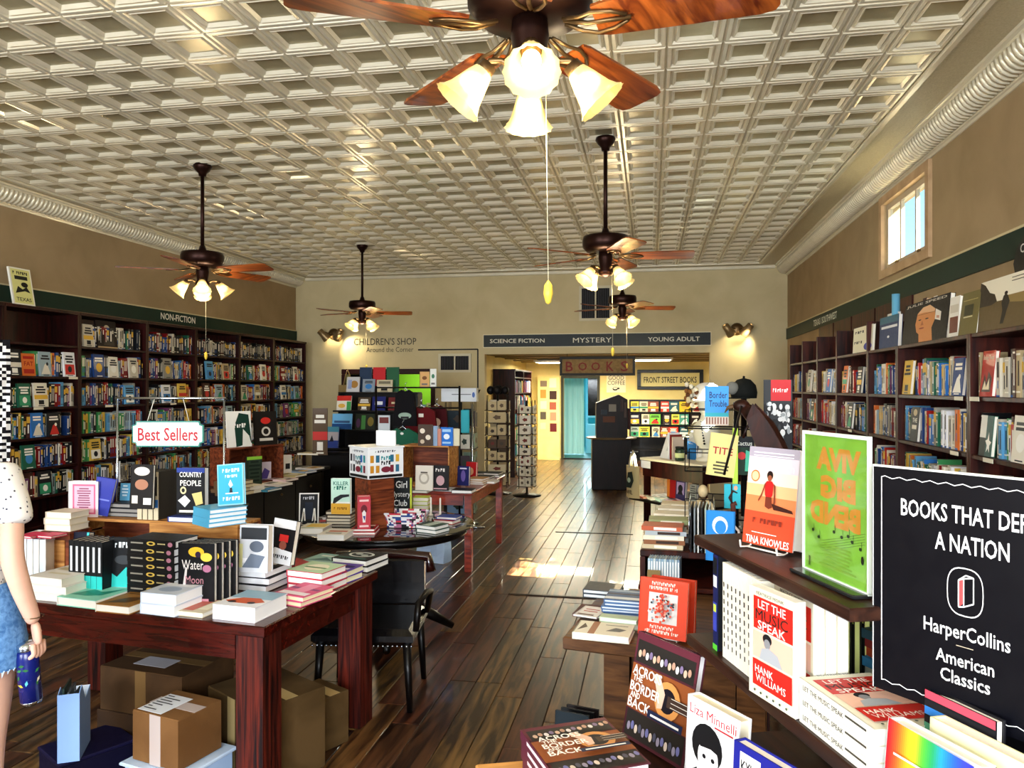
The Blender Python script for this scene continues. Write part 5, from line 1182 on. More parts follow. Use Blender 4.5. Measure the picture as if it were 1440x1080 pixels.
for z0 in (0, .335): MB().bbox(-.33, 0, z0, .33, .25, z0 + .015, pine_dark, .002).obj('board', t)
for x in (-.33, .03, .315): MB().bbox(x, 0, .015, x + .015, .25, .335, pine_dark, .002).obj('side_panel', t)
MB().box(-.31, .24, .015, .31, .25, .335, pine_dark).obj('back_panel', t)
def up(lab, px_, py_, z, w_, h_, c_, yaw=R_(60), th=.02, seed=1, **kw): bk(lab, px_, py_, z, w_, h_, th, c_, yaw, art=gen_art(seed, c_) if 'art' not in kw else kw.pop('art'), **kw)
crate_z = ZI + .3505
cc = t.location
def on_crate(lab, u, w, h, c_, art): book(lab, (cc.x + u * math.cos(R_(72)) - .05 * math.sin(R_(72)), cc.y + u * math.sin(R_(72)) + .05 * math.cos(R_(72)), crate_z), w, h, .02, c_, yaw=R_(60), art=art, lean=.08)
on_crate('white and dark green art book with a dress standing on the red-brown crate', -.16, .24, .33, '#e6e6e0', [('p', [(.35, 0), (.3, .6), (.5, .95), (.9, .9), (1, .1)], '#10352a'), ('p', [(.6, 0), (.65, .5), (.9, .3), (1, 0)], '#e2e2da'), ('g', 5, .55, .6, .12, '#eaeae4', .5)])
on_crate('black book with a red emblem standing on the red-brown crate', .16, .24, .32, '#15120f', [('e', .5, .72, .22, .1, '#c42a22'), ('e', .5, .4, .2, .14, '#c9c4b8'), ('e', .5, .4, .12, .09, '#15120f'), ('r', .2, .12, .8, .2, '#c9c4b8')])
up('dark green grid-covered book standing before the crate on the island', 358, 686, ZI, 20, 44, '#1f2a20', art=[('r', .1, .1, .9, .9, '#2c3a2c'), ('r', 0, .9, 1, 1, '#8abf3a')] + bars(.5, .8, 6, .12, '#15201a', .8))
up('purple and white book standing on the island', 372, 676, ZI, 18, 26, '#e4dcec', art=[('p', [(.1, .1), (.5, .7), (.9, .5), (.7, .1)], '#5a4a9a')])
up('bright blue pair of books standing on the island', 384, 672, ZI, 11, 34, '#3a6ad0', seed=4, th=.035)
up('white book with black square standing on the island', 404, 666, ZI, 12, 26, '#eceae6', art=[('r', .3, .25, .8, .55, '#26242a')], th=.04)

# ================================================================== BACK LEFT TIERS
ZP = .9005
t = thing('tiered_rack', 'black tiered book rack on the platform at the back left', 'rack', (-3.62, 8.98, ZP), R_(-2))
for k, (y0, z1) in enumerate(((0, .03), (.16, .26), (.32, .50), (.48, .74))):
    MB().bbox(-.5, y0, z1 - .02, .62, y0 + .16, z1, black_wood, .003).obj('tier', t)
MB().box(-.5, .645, 0, .62, .66, .72, black_wood).obj('back_panel', t); MB().box(-.5, .0, 0, -.48, .645, .03, black_wood).obj('side_panel', t); MB().box(-.5, .48, 0, -.48, .64, .72, black_wood).obj('side_panel', t); MB().box(.6, .48, 0, .62, .64, .72, black_wood).obj('side_panel', t)
tr = Vector((-3.62, 8.98, ZP))
def tier(lab, u, k, w, h, c_, art=None, lean=.15):
    y0, z1 = ((.02, .03), (.18, .26), (.34, .50), (.50, .74))[k]
    book(lab, (tr.x + u, tr.y + y0, ZP + z1 + .001), w, h, .018, c_, yaw=R_(-2), art=art, lean=lean)
tier('blue picture book of a boat at sunset on the front of the tiers', -.38, 0, .2, .27, '#2a3f8a', [('r', 0, .35, 1, .75, '#b9b0b4'), ('r', 0, .75, 1, 1, '#4a90a8'), ('p', [(.4, .3), (.55, .6), (.7, .3)], '#1a1a26')])
tier('wide sky blue seaside book on the second tier', -.30, 1, .27, .2, '#6fb8ea', [('r', 0, 0, 1, .35, '#1c4a86'), ('r', .1, .4, .9, .55, '#3a5a8a')])
tier('dark forest-coloured wide book on the second tier', .02, 1, .28, .2, '#1c2418', [('r', .3, 0, .5, .9, '#3f7a3a'), ('e', .75, .5, .15, .3, '#7a6a2a'), ('e', .15, .4, .1, .3, '#4a2a4a')])
tier('red white and green illustrated book on the third tier', -.34, 2, .2, .19, '#e6e0d0', [('r', 0, .65, 1, 1, '#c42a22'), ('r', .7, 0, 1, .6, '#3f9a52'), ('e', .35, .3, .25, .15, '#e0b04a')])
tier('brown woodland book on the third tier', -.06, 2, .17, .17, '#4a3a28', gen_art(21, '#43261c'))
tier('navy journal with white label on the third tier', .14, 2, .18, .18, '#16206a', [('r', .2, .4, .8, .65, '#e6eaf2')])
tier('maroon journal with cream label on the third tier', .34, 2, .14, .17, '#6a1a1c', [('r', .3, .5, .8, .65, '#d8cba0')])
tier('pastel sketch-covered book on the top tier', -.28, 3, .18, .2, '#c9c8ca', [('e', .6, .5, .3, .25, '#a87a3a'), ('r', .1, .2, .4, .8, '#8f9cc0')])
tier('grey landscape book on the top tier', -.06, 3, .17, .17, '#8a97a4', gen_art(23, '#8f8a80'))
tier('cream and brown wide book on the top tier', .16, 3, .22, .16, '#c8bb9a', gen_art(24, '#b9a47c'))
for i, (u, c_) in enumerate(((-.14, '#1f3350'), (.05, '#c01f26'), (.24, '#1f5a3a'))):
    book(['navy', 'red', 'dark green'][i] + ' cloth journal standing at the very back of the tiers', (tr.x + u, tr.y + .6, ZP + .741), .17, .33, .02, c_, yaw=0, lean=.05)
up('tall grey and white magazine beside the tiers', 540, 640, ZP, 16, 56, '#c9d0d6', yaw=R_(4), art=[('r', .1, .1, .5, .5, '#cbb890'), ('r', .55, .1, .95, .5, '#15171a'), ('r', .1, .8, .9, .95, '#6a1f1a')])
up('brown picture book at the left end of the platform', 450, 640, ZP, 20, 66, '#5a4632', yaw=R_(10), seed=31)
FL('flat cream book at the left corner of the platform', 432, 640, ZP, .26, .2, .02, '#d8ccb0', yaw=0)
# tote bag
def tote(label, loc, yaw, w, h, col, art, strap=.22, strapc=None):
    t = thing('tote_bag', label, 'bag', loc, yaw)
    q = MB(); cm = noisy('canvas_' + label[:12], col, col, 60, .9, .3); vs = []
    nx, nz = 8, 7
    for sgn in (-1, 1):
        for j in range(nz + 1):
            for i in range(nx + 1):
                u = i / nx; v = j / nz
                vs.append(((u - .5) * w * (1 + .06 * (1 - v)), sgn * .035 * math.sin(PI * u) * (1.1 - .7 * v) + .004 * math.sin(9 * u + 4 * v), -h + v * h))
    n = (nx + 1) * (nz + 1); fs = []
    for s in (0, 1):
        for j in range(nz):
            for i in range(nx):
                a = s * n + j * (nx + 1) + i; f = (a, a + 1, a + nx + 2, a + nx + 1); fs.append(f if s == 0 else f[::-1])
    q.add(vs, fs, cm, smooth=True); q.obj('body', t)
    q = MB(); sc = M(strapc or col, .9)
    for dy in (-.012, .012): q.tube([(-w * .22, dy, -.02), (-w * .1, dy * .6, strap * .7), (0, 0, strap), (w * .1, dy * .6, strap * .7), (w * .22, dy, -.02)], .009, sc, 6)
    q.obj('handle', t)
    q = MB(); prints(q, art, w * .8, h * .8, z0=-h * .92, y=-.047); q.obj('print', t)
    MB().tube([(0, .06, strap - .01), (0, -.03, strap - .012)], .006, chrome).obj('hook', t)
    return t
a = PT(459, 541, 12.2)
tote('tan canvas tote with a dark building print hanging on the back wall corner', (a.x, YB - .07, a.z), 0, .34, .47, '#9c8456', [('r', .2, .2, .85, .4, '#2a2550'), ('r', .28, .4, .8, .6, '#7a3a3a'), ('r', .25, .6, .85, .78, '#241a38'), ('r', .45, .78, .75, .95, '#b9a88c')], .26)
# garments
def shirt(label, loc, yaw, w, h, col, art=None, sleeve=True, hood=False):
    t = thing('hanging_shirt', label, 'shirt', loc, yaw)
    q = MB(); prof = [(-.5, 1.0 - .12), (-.18, 1.0), (-.1, .97), (0, .93), (.1, .97), (.18, 1.0), (.5, .88), (.62, .62), (.46, .56), (.38, .72), (.36, 0), (-.36, 0), (-.38, .72), (-.46, .56), (-.62, .62)]
    if not sleeve: prof = [(-.4, .9), (-.15, 1.0), (0, .95), (.15, 1.0), (.4, .9), (.45, .5), (.5, 0), (-.5, 0), (-.45, .5)]
    q.prism([(x * w, z * h - h) for x, z in prof], -.02, .02, noisy('cloth_' + label[:14], col, col, 40, .9, .3), Matrix.Rotation(PI / 2, 4, 'X')); q.obj('body', t)
    if art: q = MB(); prints(q, art, w * .7, h, z0=-h, y=-.021); q.obj('print', t)
    q = MB(); q.tube([(-w * .4, 0, -.08), (0, 0, .02), (w * .4, 0, -.08)], .006, chrome); q.tube([(0, 0, .02), (0, 0, .07), (.02, 0, .09)], .004, chrome); q.obj('hanger', t)
    return t
t = thing('garment_rack', 'black metal rack behind the red-orange table holding shirts', 'rack', (-2.75, 8.6, 0), R_(-3))
for x in (-.5, .55): MB().tube([(x, 0, 0), (x, 0, 1.72)], .014, black_wood).obj('post', t)
MB().tube([(-.5, 0, 1.46), (.55, 0, 1.46)], .01, black_wood).obj('crossbar', t); MB().tube([(-.5, 0, 1.7), (.55, 0, 1.7)], .01, black_wood).obj('crossbar', t)
MB().box(-.5, -.2, 0, -.47, .2, .03, black_wood).obj('foot', t); MB().box(.52, -.2, 0, .55, .2, .03, black_wood).obj('foot', t)
a = PT(570, 548, 8.75); shirt('black shirt with a pale circular print above the green one', (a.x, a.y, a.z), 0, .28, .42, '#0c0b10', [('e', .5, .28, .4, .09, '#8fa89a'), ('r', .25, .2, .75, .26, '#0c0b10')], sleeve=False)
a = PT(566, 602, 8.5); shirt('dark green T-shirt with a white neck tag hanging behind the crate', (a.x, a.y, a.z), 0, .36, .5, '#1f5a44', [('e', .5, .88, .08, .03, '#e6e6e0')])
a = PT(592, 572, 8.8); shirt('maroon sweatshirt with a white label hanging behind the crate', (a.x, a.y, a.z), R_(2), .42, .5, '#5a0f14', [('r', .42, .76, .62, .84, '#e6dfd0')], sleeve=False)
a = PT(612, 570, 8.95); shirt('burgundy sweatshirt with a cream figure print right of the maroon one', (a.x + .02, a.y, a.z), 0, .3, .5, '#3f0a10', [('e', .5, .6, .25, .1, '#d8b8a0'), ('r', .3, .3, .7, .5, '#cfc4b4')], sleeve=False)
for i, (px_, c_, w_, h_) in enumerate(((597, '#d9a86a', 14, 22), (609, '#e9ece6', 9, 26))):
    a = PT(px_, 568, 9.1); book(['orange-brown patterned card above the maroon sweatshirt', 'white card with a green motif above the maroon sweatshirt'][i], (a.x, a.y, 1.703), w_ * 9.1 / FPX, h_ * 9.1 / FPX, .015, c_, art=[('e', .5, .6, .25, .12, '#3a7a5a' if i else '#7a4a1a'), ('r', .2, .15, .8, .25, '#6a6a68')])

# wall calendar / poster spinner with white header
def spinner(label, base, yaw, header, h, levels, cardcols, r=.16, seed=1, top=None, n_face=4):
    t = thing('spinner_rack', label, 'display rack', base, yaw)
    MB().lathe([(.22, 0), (.225, .015), (.05, .03), (.018, .05), (.018, h)], 24, M('#1a1716', .4, .4)).obj('pole_and_base', t)
    rr = random.Random(seed)
    q = MB()
    for k in range(n_face):
        mt = Matrix.Rotation(2 * PI * k / n_face, 4, 'Z')
        for x in (-r * .9, r * .9): q.tube([(x, -r, .12), (x, -r, h)], .004, M('#2a2624', .4, .5), 5, mt)
    q.obj('wire_frame', t)
    for k in range(n_face):
        mt = Matrix.Rotation(2 * PI * k / n_face, 4, 'Z')
        for j in range(levels):
            z = .16 + (h - .2) * j / levels
            q = MB(); q.box(-r * .92, -r - .03, z - .012, r * .92, -r - .002, z, M('#4a3a2c', .5), mt); q.obj('tray', t)
            cols = rr.choice(cardcols); n = rr.choice([1, 2])
            for i in range(n):
                ww = r * 1.7 / n; x0 = -r * .85 + i * ww; hh_ = (h - .2) / levels * rr.uniform(.62, .85)
                q = MB(); q.box(x0 + .004, -r - .022, z + .001, x0 + ww - .006, -r - .012, z + hh_, M(cols, .5), mt)
                ink = rr.choice(['#4a4038', '#6a5a4a', '#2c3a30', '#7a3a34'])
                cx = x0 + ww / 2; cz = z + hh_ * .5
                poly = [(cx + ww * .25 * math.cos(a_ * PI / 5) * (1 if a_ % 2 else .7), -r - .0235, cz + hh_ * .25 * math.sin(a_ * PI / 5) * (1 if a_ % 2 else .7)) for a_ in range(10)]
                q.add(poly, [tuple(range(10))], M(ink, .6), mt); q.obj('card', t)
    return t
a = P(700, 694, 0); spinner('card spinner rack with black bags on top by the left side of the opening', (a.x, a.y, 0), R_(8), None, 1.58, 7, ['#d8cba8', '#c9b890', '#e2dac0', '#5a4634', '#b9a27a'], .17, 5)
t = thing('novelty_bags', 'cluster of small black bags on top of the card spinner rack', 'bag', (a.x, a.y, 1.585))
for i, (x, y, s) in enumerate(((-.12, 0, .07), (0, -.05, .075), (.12, 0, .07), (0, .08, .08), (.04, 0, .06))): MB().ell((x, y, s), (s * .9, s * .8, s), M('#0c0b0f', .5), 10, 7).obj('bag', t)
a = P(741, 697, 0); spinner('narrow white greeting card rack in front of the back room', (a.x, a.y, 0), R_(-4), None, 1.5, 8, ['#e9e4d2', '#e2dcc8', '#efeadb'], .11, 9)
a = PT(648, 640, 9.4)
t = spinner('silver magazine spinner with a pale blue panel behind the red-orange table', (a.x, a.y, 0), R_(6), None, 1.52, 5, ['#7f9fc0', '#20303a', '#c9c4b4', '#3a2c34', '#8aa08a'], .17, 14)
t = thing('white_header_box', 'white printed box standing on the silver magazine spinner', 'box', (a.x, a.y - .02, 1.525), R_(4))
MB().bbox(-.23, -.06, 0, .21, .1, .17, M('#d9dfe6', .5), .004).obj('body', t); q = MB(); prints(q, [('r', .3, .5, .85, .56, '#6a7078'), ('e', .92, .5, .04, .2, '#4a6ab0')], .44, .17, x0=-.23, y=-.061); q.obj('print', t)
q = MB(); q.bbox(-.05, -.012, 0, .05, .012, .28, M('#2fb0c0', .5), .006); q.obj('blue_panel', label='turquoise hanging panel on the right side of the magazine spinner', cat='panel', loc=(a.x + .12, a.y - .25, 1.15))
q = MB(); q.tube([(0, 0, 0), (0, 0, 1.5)], .012, chrome, 8); q.tube([(-.15, 0, .01), (.15, 0, .01)], .012, chrome, 8); q.tube([(0, -.15, .01), (0, .15, .01)], .012, chrome, 8); q.obj('white_pole', label='thin white metal pole standing right of the magazine spinner', cat='pole', loc=(a.x + .21, a.y - .25, 0))

# ================================================================== RIGHT SIDE: oak bench
ZB = .7505; yb = R_(-9)
redart = [('r', .2, .24, .8, .76, '#d8d4d0'), ('g', 13, .5, .92, .06, '#f4e2d4', .5), ('g', 18, .5, .84, .06, '#f4e2d4', .6), ('g', 13, .5, .17, .06, '#f4e2d4', .5), ('g', 19, .5, .09, .06, '#f4e2d4', .7)]
_r = random.Random(4)
for k in range(130):
    a_, r_0 = _r.uniform(0, 6.28), _r.uniform(.02, .24)
    redart.append(('e', .5 + r_0 * 1.15 * math.cos(a_), .5 + r_0 * math.sin(a_), .022, .02, _r.choice(['#d94a2a', '#2a3038', '#c8402a', '#8a9aa8', '#f0ece6']) if r_0 > .13 else _r.choice(['#d94a2a', '#c8402a', '#e8a088'])))
bk('large square orange-red book with a grey flower mandala on a wire easel', 930, 898, ZB + .012, 66, 80, .022, '#d8411f', R_(-22), art=redart, lean=.14, pages='#f2efe8')
p = P(930, 898, ZB)
bk('second copy of the orange-red book standing right behind the mandala one', 944, 893, ZB + .004, 60, 78, .022, '#c83a1c', R_(-22), lean=.10, pages='#f2efe8')
easel('clear white easel holding the orange-red mandala book', p, R_(-22), .14, .10)
FL('white and cream book with brown band at the near left of the oak bench', 842, 902, ZB, .215, .15, .026, '#eae4d0', yaw=yb, pages='#f6f6f6', art=[('r', .26, 0, .38, 1, '#a06a4a'), ('p', [(.05, .2), (.2, .5), (.12, .8)], '#5a4a3a'), ('p', [(.55, .3), (.7, .6), (.9, .5), (.8, .3)], '#6a6a66'), ('r', .5, .75, .9, .8, '#8a8478')])
FL('small white booklet with red lettering at the left of the oak bench', 826, 868, ZB + .014, .10, .14, .006, '#ece6e2', yaw=yb - .1, art=[('r', .2, .65, .8, .72, '#b0302a'), ('r', .2, .45, .8, .52, '#b0302a'), ('r', .1, .1, .8, .2, '#6a4a3a')])
FL('thin maroon book under the small white booklet', 826, 870, ZB, .14, .15, .012, '#4a1418', yaw=yb)
FL('blue and white striped magazine in the pile on the oak bench', 876, 872, ZB, .17, .17, .013, '#4a6a96', yaw=yb + .08, n=6, jit=.01, pages='#d8e0e4', art=[('r', 0, .1, 1, .3, '#d8e2ea'), ('r', 0, .5, 1, .62, '#1f3050'), ('r', 0, .75, 1, .9, '#9ab4d0')])
FL('green patterned paperback in the low pile before the striped magazines', 870, 884, ZB, .15, .05, .02, '#b8c8a8', yaw=yb, n=2, jit=.004, pages='#e2e6dc')
FL('grey flat book at the far left corner of the oak bench', 843, 842, ZB, .16, .15, .018, '#3a4048', yaw=yb, n=2, jit=.006, pages='#d8dcdc')
# dark crate with magazines below
t = thing('magazine_crate', 'dark crate under the left end of the oak bench', 'crate', (-.40, 2.84, 0), R_(-10))
MB().bbox(0, 0, 0, .17, .34, .02, black_wood, .003).obj('base', t)
for (x0, y0, x1, y1) in ((0, 0, .17, .015), (0, .325, .17, .34), (0, .015, .015, .325), (.155, .015, .17, .325)): MB().box(x0, y0, .02, x1, y1, .34, black_wood).obj('side_panel', t)
for i in range(3):
    book('dark magazine standing in the crate beside the oak bench, %s from the front' % ORN[i], (-.31 + i * .014, 2.87 + i * .08, .021), .135, .42 - i * .02, .012, ['#16222a', '#0d0f14', '#1c1416'][i], yaw=R_(-14), lean=.1, art=[('r', .1, .82, .5, .88, '#9ab0b4'), ('r', .1, .2, .6, .5, ['#5a3a3a', '#2a3a6a', '#4a4a40'][i])], name='magazine', cat='magazine', group='magazines in the dark crate')

# ---- wooden stand: paperback piles, small books, record rack
ST0 = Vector((-.06, 3.66))
def SW(x, y, z):
    c, s_ = math.cos(R_(-4)), math.sin(R_(-4)); return Vector((ST0.x + x * c - y * s_, ST0.y + x * s_ + y * c, z))
pcs = ['#c9b894', '#8a5a3a', '#e2d8c0', '#a8b0b4', '#b85a3a', '#d8d0bc', '#6a4a38', '#98a070']
for r_i in range(5):
    for k in range(5):
        c_ = pcs[(r_i * 3 + k) % 8]; col_n = ['tan', 'brown', 'cream', 'grey', 'rust', 'ivory', 'dark brown', 'olive'][(r_i * 3 + k) % 8]
        book('%s paperback, %s, in the %s pile back on the wooden stand' % (col_n, 'on top' if k == 4 else ORD[4 - k].split()[0] + ' down', ORN[r_i]), SW(.115 + .012 * r_i + rnd.uniform(-.01, .01), .215 + r_i * .19, .9005 + k * .0224), .13, .20, .022, c_, yaw=R_(86) + rnd.uniform(-.05, .05), flat=True, spine_art=[('r', .2, .15, .8, .7, '#3a2a22' if k % 2 else '#f0e8d8')], pages='#e0d4b8', hard=False, group='paperback piles on the wooden stand')
for k in range(12):
    book('pale blue thin book on the middle ledge of the wooden stand, %s from left' % (ORN + ['tenth', 'eleventh', 'twelfth'])[k], SW(.06 + k * .0125, .065, .7555), .09, .125, .011, ['#a9c4d4', '#8fb0c8', '#c4d4da', '#7f9ab4'][k % 4], yaw=R_(82), spine_art=[('r', .2, .3, .8, .9, '#e9eef0')], group='pale blue thin books')
q = MB(); q.bbox(0, 0, 0, .06, .008, .05, M('#8a744a', .6), .001); q.obj('label_card', label='tan card with black print clipped before the pale blue thin books', cat='card', loc=SW(.045, -.004, .78) , rot=(0, 0, R_(-4)))
t = thing('record_rack', 'black wire rack holding slim magazines and records on the wooden stand', 'rack', tuple(SW(.235, .17, .9005)), R_(-4))
q = MB()
for x in (0, .12):
    q.tube([(x, 0, .0), (x, 0, .22)], .003, chrome); q.tube([(x, .3, .0), (x, .3, .22)], .003, chrome); q.tube([(x, 0, .003), (x, .3, .003)], .003, chrome)
q.tube([(0, 0, .003), (.12, 0, .003)], .003, chrome); q.tube([(0, .3, .003), (.12, .3, .003)], .003, chrome); q.tube([(0, 0, .22), (0, .3, .22)], .003, chrome); q.tube([(.12, 0, .22), (.12, .3, .22)], .003, chrome); q.obj('wire_frame', t)
for k in range(6): book('slim %s record sleeve in the wire rack, %s from the left' % (['black', 'grey', 'white', 'black', 'pale green', 'grey'][k], ORN[k]), SW(.252 + k * .017, .20, .905), .22, .215, .006, ['#15161a', '#8a949a', '#dfe4e2', '#1a1c20', '#aabfb4', '#9aa4a6'][k], yaw=R_(84), roll=0, group='record sleeves in the wire rack')
# figurines
def figurine(label, loc, s, cols, kind):
    t = thing('figurine', label, 'figurine', loc, R_(10)); a, b, c_ = cols
    MB().lathe([(.035 * s, 0), (.035 * s, .012 * s), (.028 * s, .018 * s)], 14, M(b, .6)).obj('base', t)
    if kind == 0:
        MB().tube([(0, 0, .015 * s), (0, 0, .1 * s), (.0, 0, .16 * s)], .02, M(b, .6), 10, None, [.034 * s, .026 * s, .012 * s]).obj('robe', t)
        MB().ell((0, 0, .185 * s), (.022 * s, .024 * s, .028 * s), M(a, .6)).obj('head', t)
        q = MB()
        for sx in (-1, 1): q.tube([(sx * .012 * s, -.01, .15 * s), (sx * .04 * s, -.015, .12 * s), (sx * .045 * s, -.02, .05 * s)], .009 * s, M(a, .6), 6)
        q.obj('sleeves', t)
    else:
        q = MB(); q.tube([(-.03 * s, 0, .06 * s), (0, 0, .085 * s), (.03 * s, 0, .08 * s)], .02 * s, M(a, .6), 10, None, [.016 * s, .024 * s, .02 * s]); q.obj('body', t)
        q = MB()
        for x in (-.026, -.012, .02, .034): q.tube([(x * s, 0, .07 * s), (x * s * 1.1, 0, .015 * s)], .006 * s, M(c_, .6), 6)
        q.obj('legs', t)
        q = MB(); q.tube([(.03 * s, 0, .08 * s), (.05 * s, 0, .13 * s), (.045 * s, 0, .17 * s), (.06 * s, 0, .175 * s)], .012 * s, M(c_, .6), 8); q.obj('neck', t)
        q = MB(); q.tube([(.045 * s, 0, .17 * s), (.03 * s, 0, .20 * s), (.045 * s, 0, .23 * s), (.07 * s, 0, .22 * s)], .005 * s, M(b, .6), 6); q.obj('horn', t)
figurine('small robed figurine with pale hood standing behind the record rack', SW(.30, .62, .9005), 1.25, ('#c9b48a', '#4a3a28', '#6a5a3a'), 0)
figurine('pink and brown long-legged animal figurine near the blue book', SW(.40, .40, .9005), 1.15, ('#b87a70', '#3a2420', '#6a3a30'), 1)
figurine('small group of patterned clay figures at the right end of the stand', SW(.44, .25, .9005), .75, ('#d8c8bc', '#8a5a50', '#2a2422'), 0)
bk('bright blue book with a white swirl behind the animal figurine', 1012, 790, .92, 38, 70, .03, '#1f86d8', R_(-16), art=[('e', .5, .72, .28, .18, '#e8f0f8'), ('e', .52, .68, .2, .14, '#1f86d8'), ('e', .75, .35, .08, .06, '#e8f0f8')], lean=.05)

# ---- mid-right table with white top edge, hats and bust
A = P(900, 643, 1.0); B = P(988, 654, 1.0)
my = math.atan2(B.y - A.y, B.x - A.x); mw_ = (B - A).length
t = thing('side_table', 'dark two-level side table with a cream edged top carrying hats at the right', 'table', (A.x, A.y, 0), my)
MB().bbox(0, 0, .975, mw_, .75, 1.0, M('#d8cfb8', .5), .004).obj('tabletop', t)
MB().box(.02, .02, .82, mw_ - .02, .73, .975, case_wood).obj('apron', t)
MB().bbox(0, -.14, .59, mw_ + .05, .75, .615, black_wood, .004).obj('lower_shelf', t)
for x in (.02, mw_ - .07):
    for y in (.03, .68): MB().box(x, y, .615, x + .05, y + .05, .82, case_wood).obj('leg', t); MB().box(x, y, 0, x + .05, y + .05, .59, case_wood).obj('leg', t)
q = MB(); q.box(.02, -.003, .90, .16, 0, .972, M('#d4d6e2', .5)); q.obj('sign_card', t)
def MT(x, y, z): return Vector((A.x + x * math.cos(my) - y * math.sin(my), A.y + x * math.sin(my) + y * math.cos(my), z))
ml = [('orange magazine lying on the lower level of the side table', .02, '#b85a34', .2), ('white folded paper on the lower level of the side table', .14, '#e6e4de', .2), ('pale turquoise booklet on the lower level of the side table', .27, '#a8c8c8', .2), ('lilac and pink booklet at the right of the lower level', .42, '#c8a8c8', .2)]
for i, (lab, x, c_, w_) in enumerate(ml): book(lab, MT(x + .1, -.02, .6155 + .0), .13, .18, .012 + .004 * i, c_, yaw=my + R_(70), flat=True, art=gen_art(40 + i, c_))
book('orange box-shaped book standing on the lower level of the side table', MT(.22, .2, .6155), .09, .17, .04, '#c8742c', yaw=my)
book('red book beside the portrait book on the lower level', MT(.31, .16, .6155), .11, .18, .02, '#8a1418', yaw=my, lean=.05)
book('purple and black portrait book on the lower level of the side table', MT(.44, .13, .6155), .13, .18, .025, '#2a2450', yaw=my, lean=.05, art=[('r', .1, .3, .9, .95, '#8a7aa8'), ('e', .5, .62, .25, .2, '#15121c'), ('p', [(.2, .3), (.35, .5), (.65, .5), (.8, .3)], '#15121c')])
book('grey patterned book at the right end of the lower level', MT(.56, .18, .6155), .09, .16, .03, '#8a8c8c', yaw=my, lean=.05, art=bars(.5, .85, 6, .13, '#3a3c40', .8))
book('white leaning catalogue on top of the side table', MT(.22, .12, 1.0005), .16, .26, .01, '#e9eaec', yaw=my - .2, lean=.35, art=[('r', .5, .3, .9, .8, '#c4c8cc')])
for i, c_ in enumerate(('#dfe2ea', '#7a2420', '#c9b8a8')): book('%s upright book beside the white catalogue' % ['white', 'dark red', 'beige'][i], MT(.33 + i * .028, .16, 1.0005), .12, .26 - .02 * i, .024, c_, yaw=my + R_(82))
book('blue book behind the green jar on the side table', MT(.44, .28, 1.0005), .12, .2, .02, '#2a6aa0', yaw=my)
t = thing('candle_jar', 'dark green glass jar with a black lid on the side table', 'jar', tuple(MT(.47, .1, 1.0005)))
MB().lathe([(.04, 0), (.045, .01), (.045, .1), (.035, .115)], 20, M('#22382a', .15)).obj('jar', t); MB().lathe([(.042, .115), (.042, .135), (.001, .136)], 20, M('#0e100f', .3)).obj('lid', t)
MB().lathe([(.0458, .03), (.0458, .075)], 20, M('#c8d49a', .5)).obj('jar_label', t)
# white ruffle flower
def ruffle(label, loc, s, n=26, seed=3, col='#e9e6da'):
    t = thing('paper_flower', label, 'decoration', loc); r = random.Random(seed); q = MB()
    for k in range(n):
        a_ = 2 * PI * k / n * 2.4; el = r.uniform(.1, 1.4); rr = s * r.uniform(.6, 1)
        mt = Matrix.Translation((0, 0, s * .8)) @ Matrix.Rotation(a_, 4, 'Z') @ Matrix.Rotation(-el, 4, 'Y')
        w_ = s * .38; pts = [(.02, 0, 0), (rr * .5, -w_ * .8, .02 * s), (rr * .9, -w_, -.06 * s), (rr, 0, .08 * s), (rr * .9, w_, -.06 * s), (rr * .5, w_ * .8, .02 * s)]
        q.add(pts, [(0, 1, 2, 3), (0, 3, 4, 5)], M(col, .6), mt); q.add([(x, y, z - .003) for x, y, z in pts], [(3, 2, 1, 0), (5, 4, 3, 0)], M(col, .6), mt)
    q.obj('petals', t); MB().lathe([(s * .3, 0), (s * .22, .02), (s * .1, s * .8)], 12, M(col, .6)).obj('base', t)
ruffle('large white ruffled paper flower on the side table behind the jar', MT(.52, .32, 1.0005), .17, 34)
# bust with beads, hats
t = thing('bust', 'white mannequin bust wearing a black bead necklace and a white hat', 'mannequin', tuple(MT(.62, .30, 1.0005)))
wht = M('#e4e0cc', .55)
MB().lathe([(.09, 0), (.1, .02), (.04, .04), (.035, .10), (.10, .16), (.13, .26), (.12, .34), (.06, .40), (.048, .45), (.001, .46)], 24, wht).obj('torso', t)
hd = MB().ell((0, 0, .54), (.08, .095, .115), wht, 18, 12).obj('head', t)
q = MB(); q.ell((0, -.1, .53), (.012, .02, .03), wht, 8, 6); q.obj('nose', hd)
q = MB()
for k in range(9): q.ell((-.06 + .004 * k, -.13 + .002 * k, .38 - k * .026), (.006 + k * .0006,) * 3, M('#14120f', .4), 8, 6)
q.obj('bead_necklace', t)
t = thing('white_hat', 'big white rounded hat with a brown flower cluster on the bust', 'hat', tuple(MT(.62, .30, 1.56)))
MB().lathe([(.15, .0), (.19, .012), (.195, .02), (.15, .03), (.14, .09), (.11, .15), (.06, .18), (.001, .19)], 28, M('#f1efe6', .7)).obj('crown', t)
q = MB(); r = random.Random(8)
for k in range(26):
    c_ = ('#8a5a2a', '#d8c9a0', '#5a3418', '#e9e2cc')[k % 4]; q.ell((-.15 + r.uniform(-.05, .05), -.08 + r.uniform(-.05, .04), .04 + r.uniform(-.08, .13)), (.022, .02, .024), M(c_, .6), 7, 5)
q.obj('flower_cluster', t)
t = thing('cap', 'khaki fabric cap on the side table left of the ruffled flower', 'cap', tuple(MT(.38, .45, 1.24)), my + R_(15))
kh = noisy('khaki_cloth', '#8d866a', '#a19a7c', 50, .9, .3)
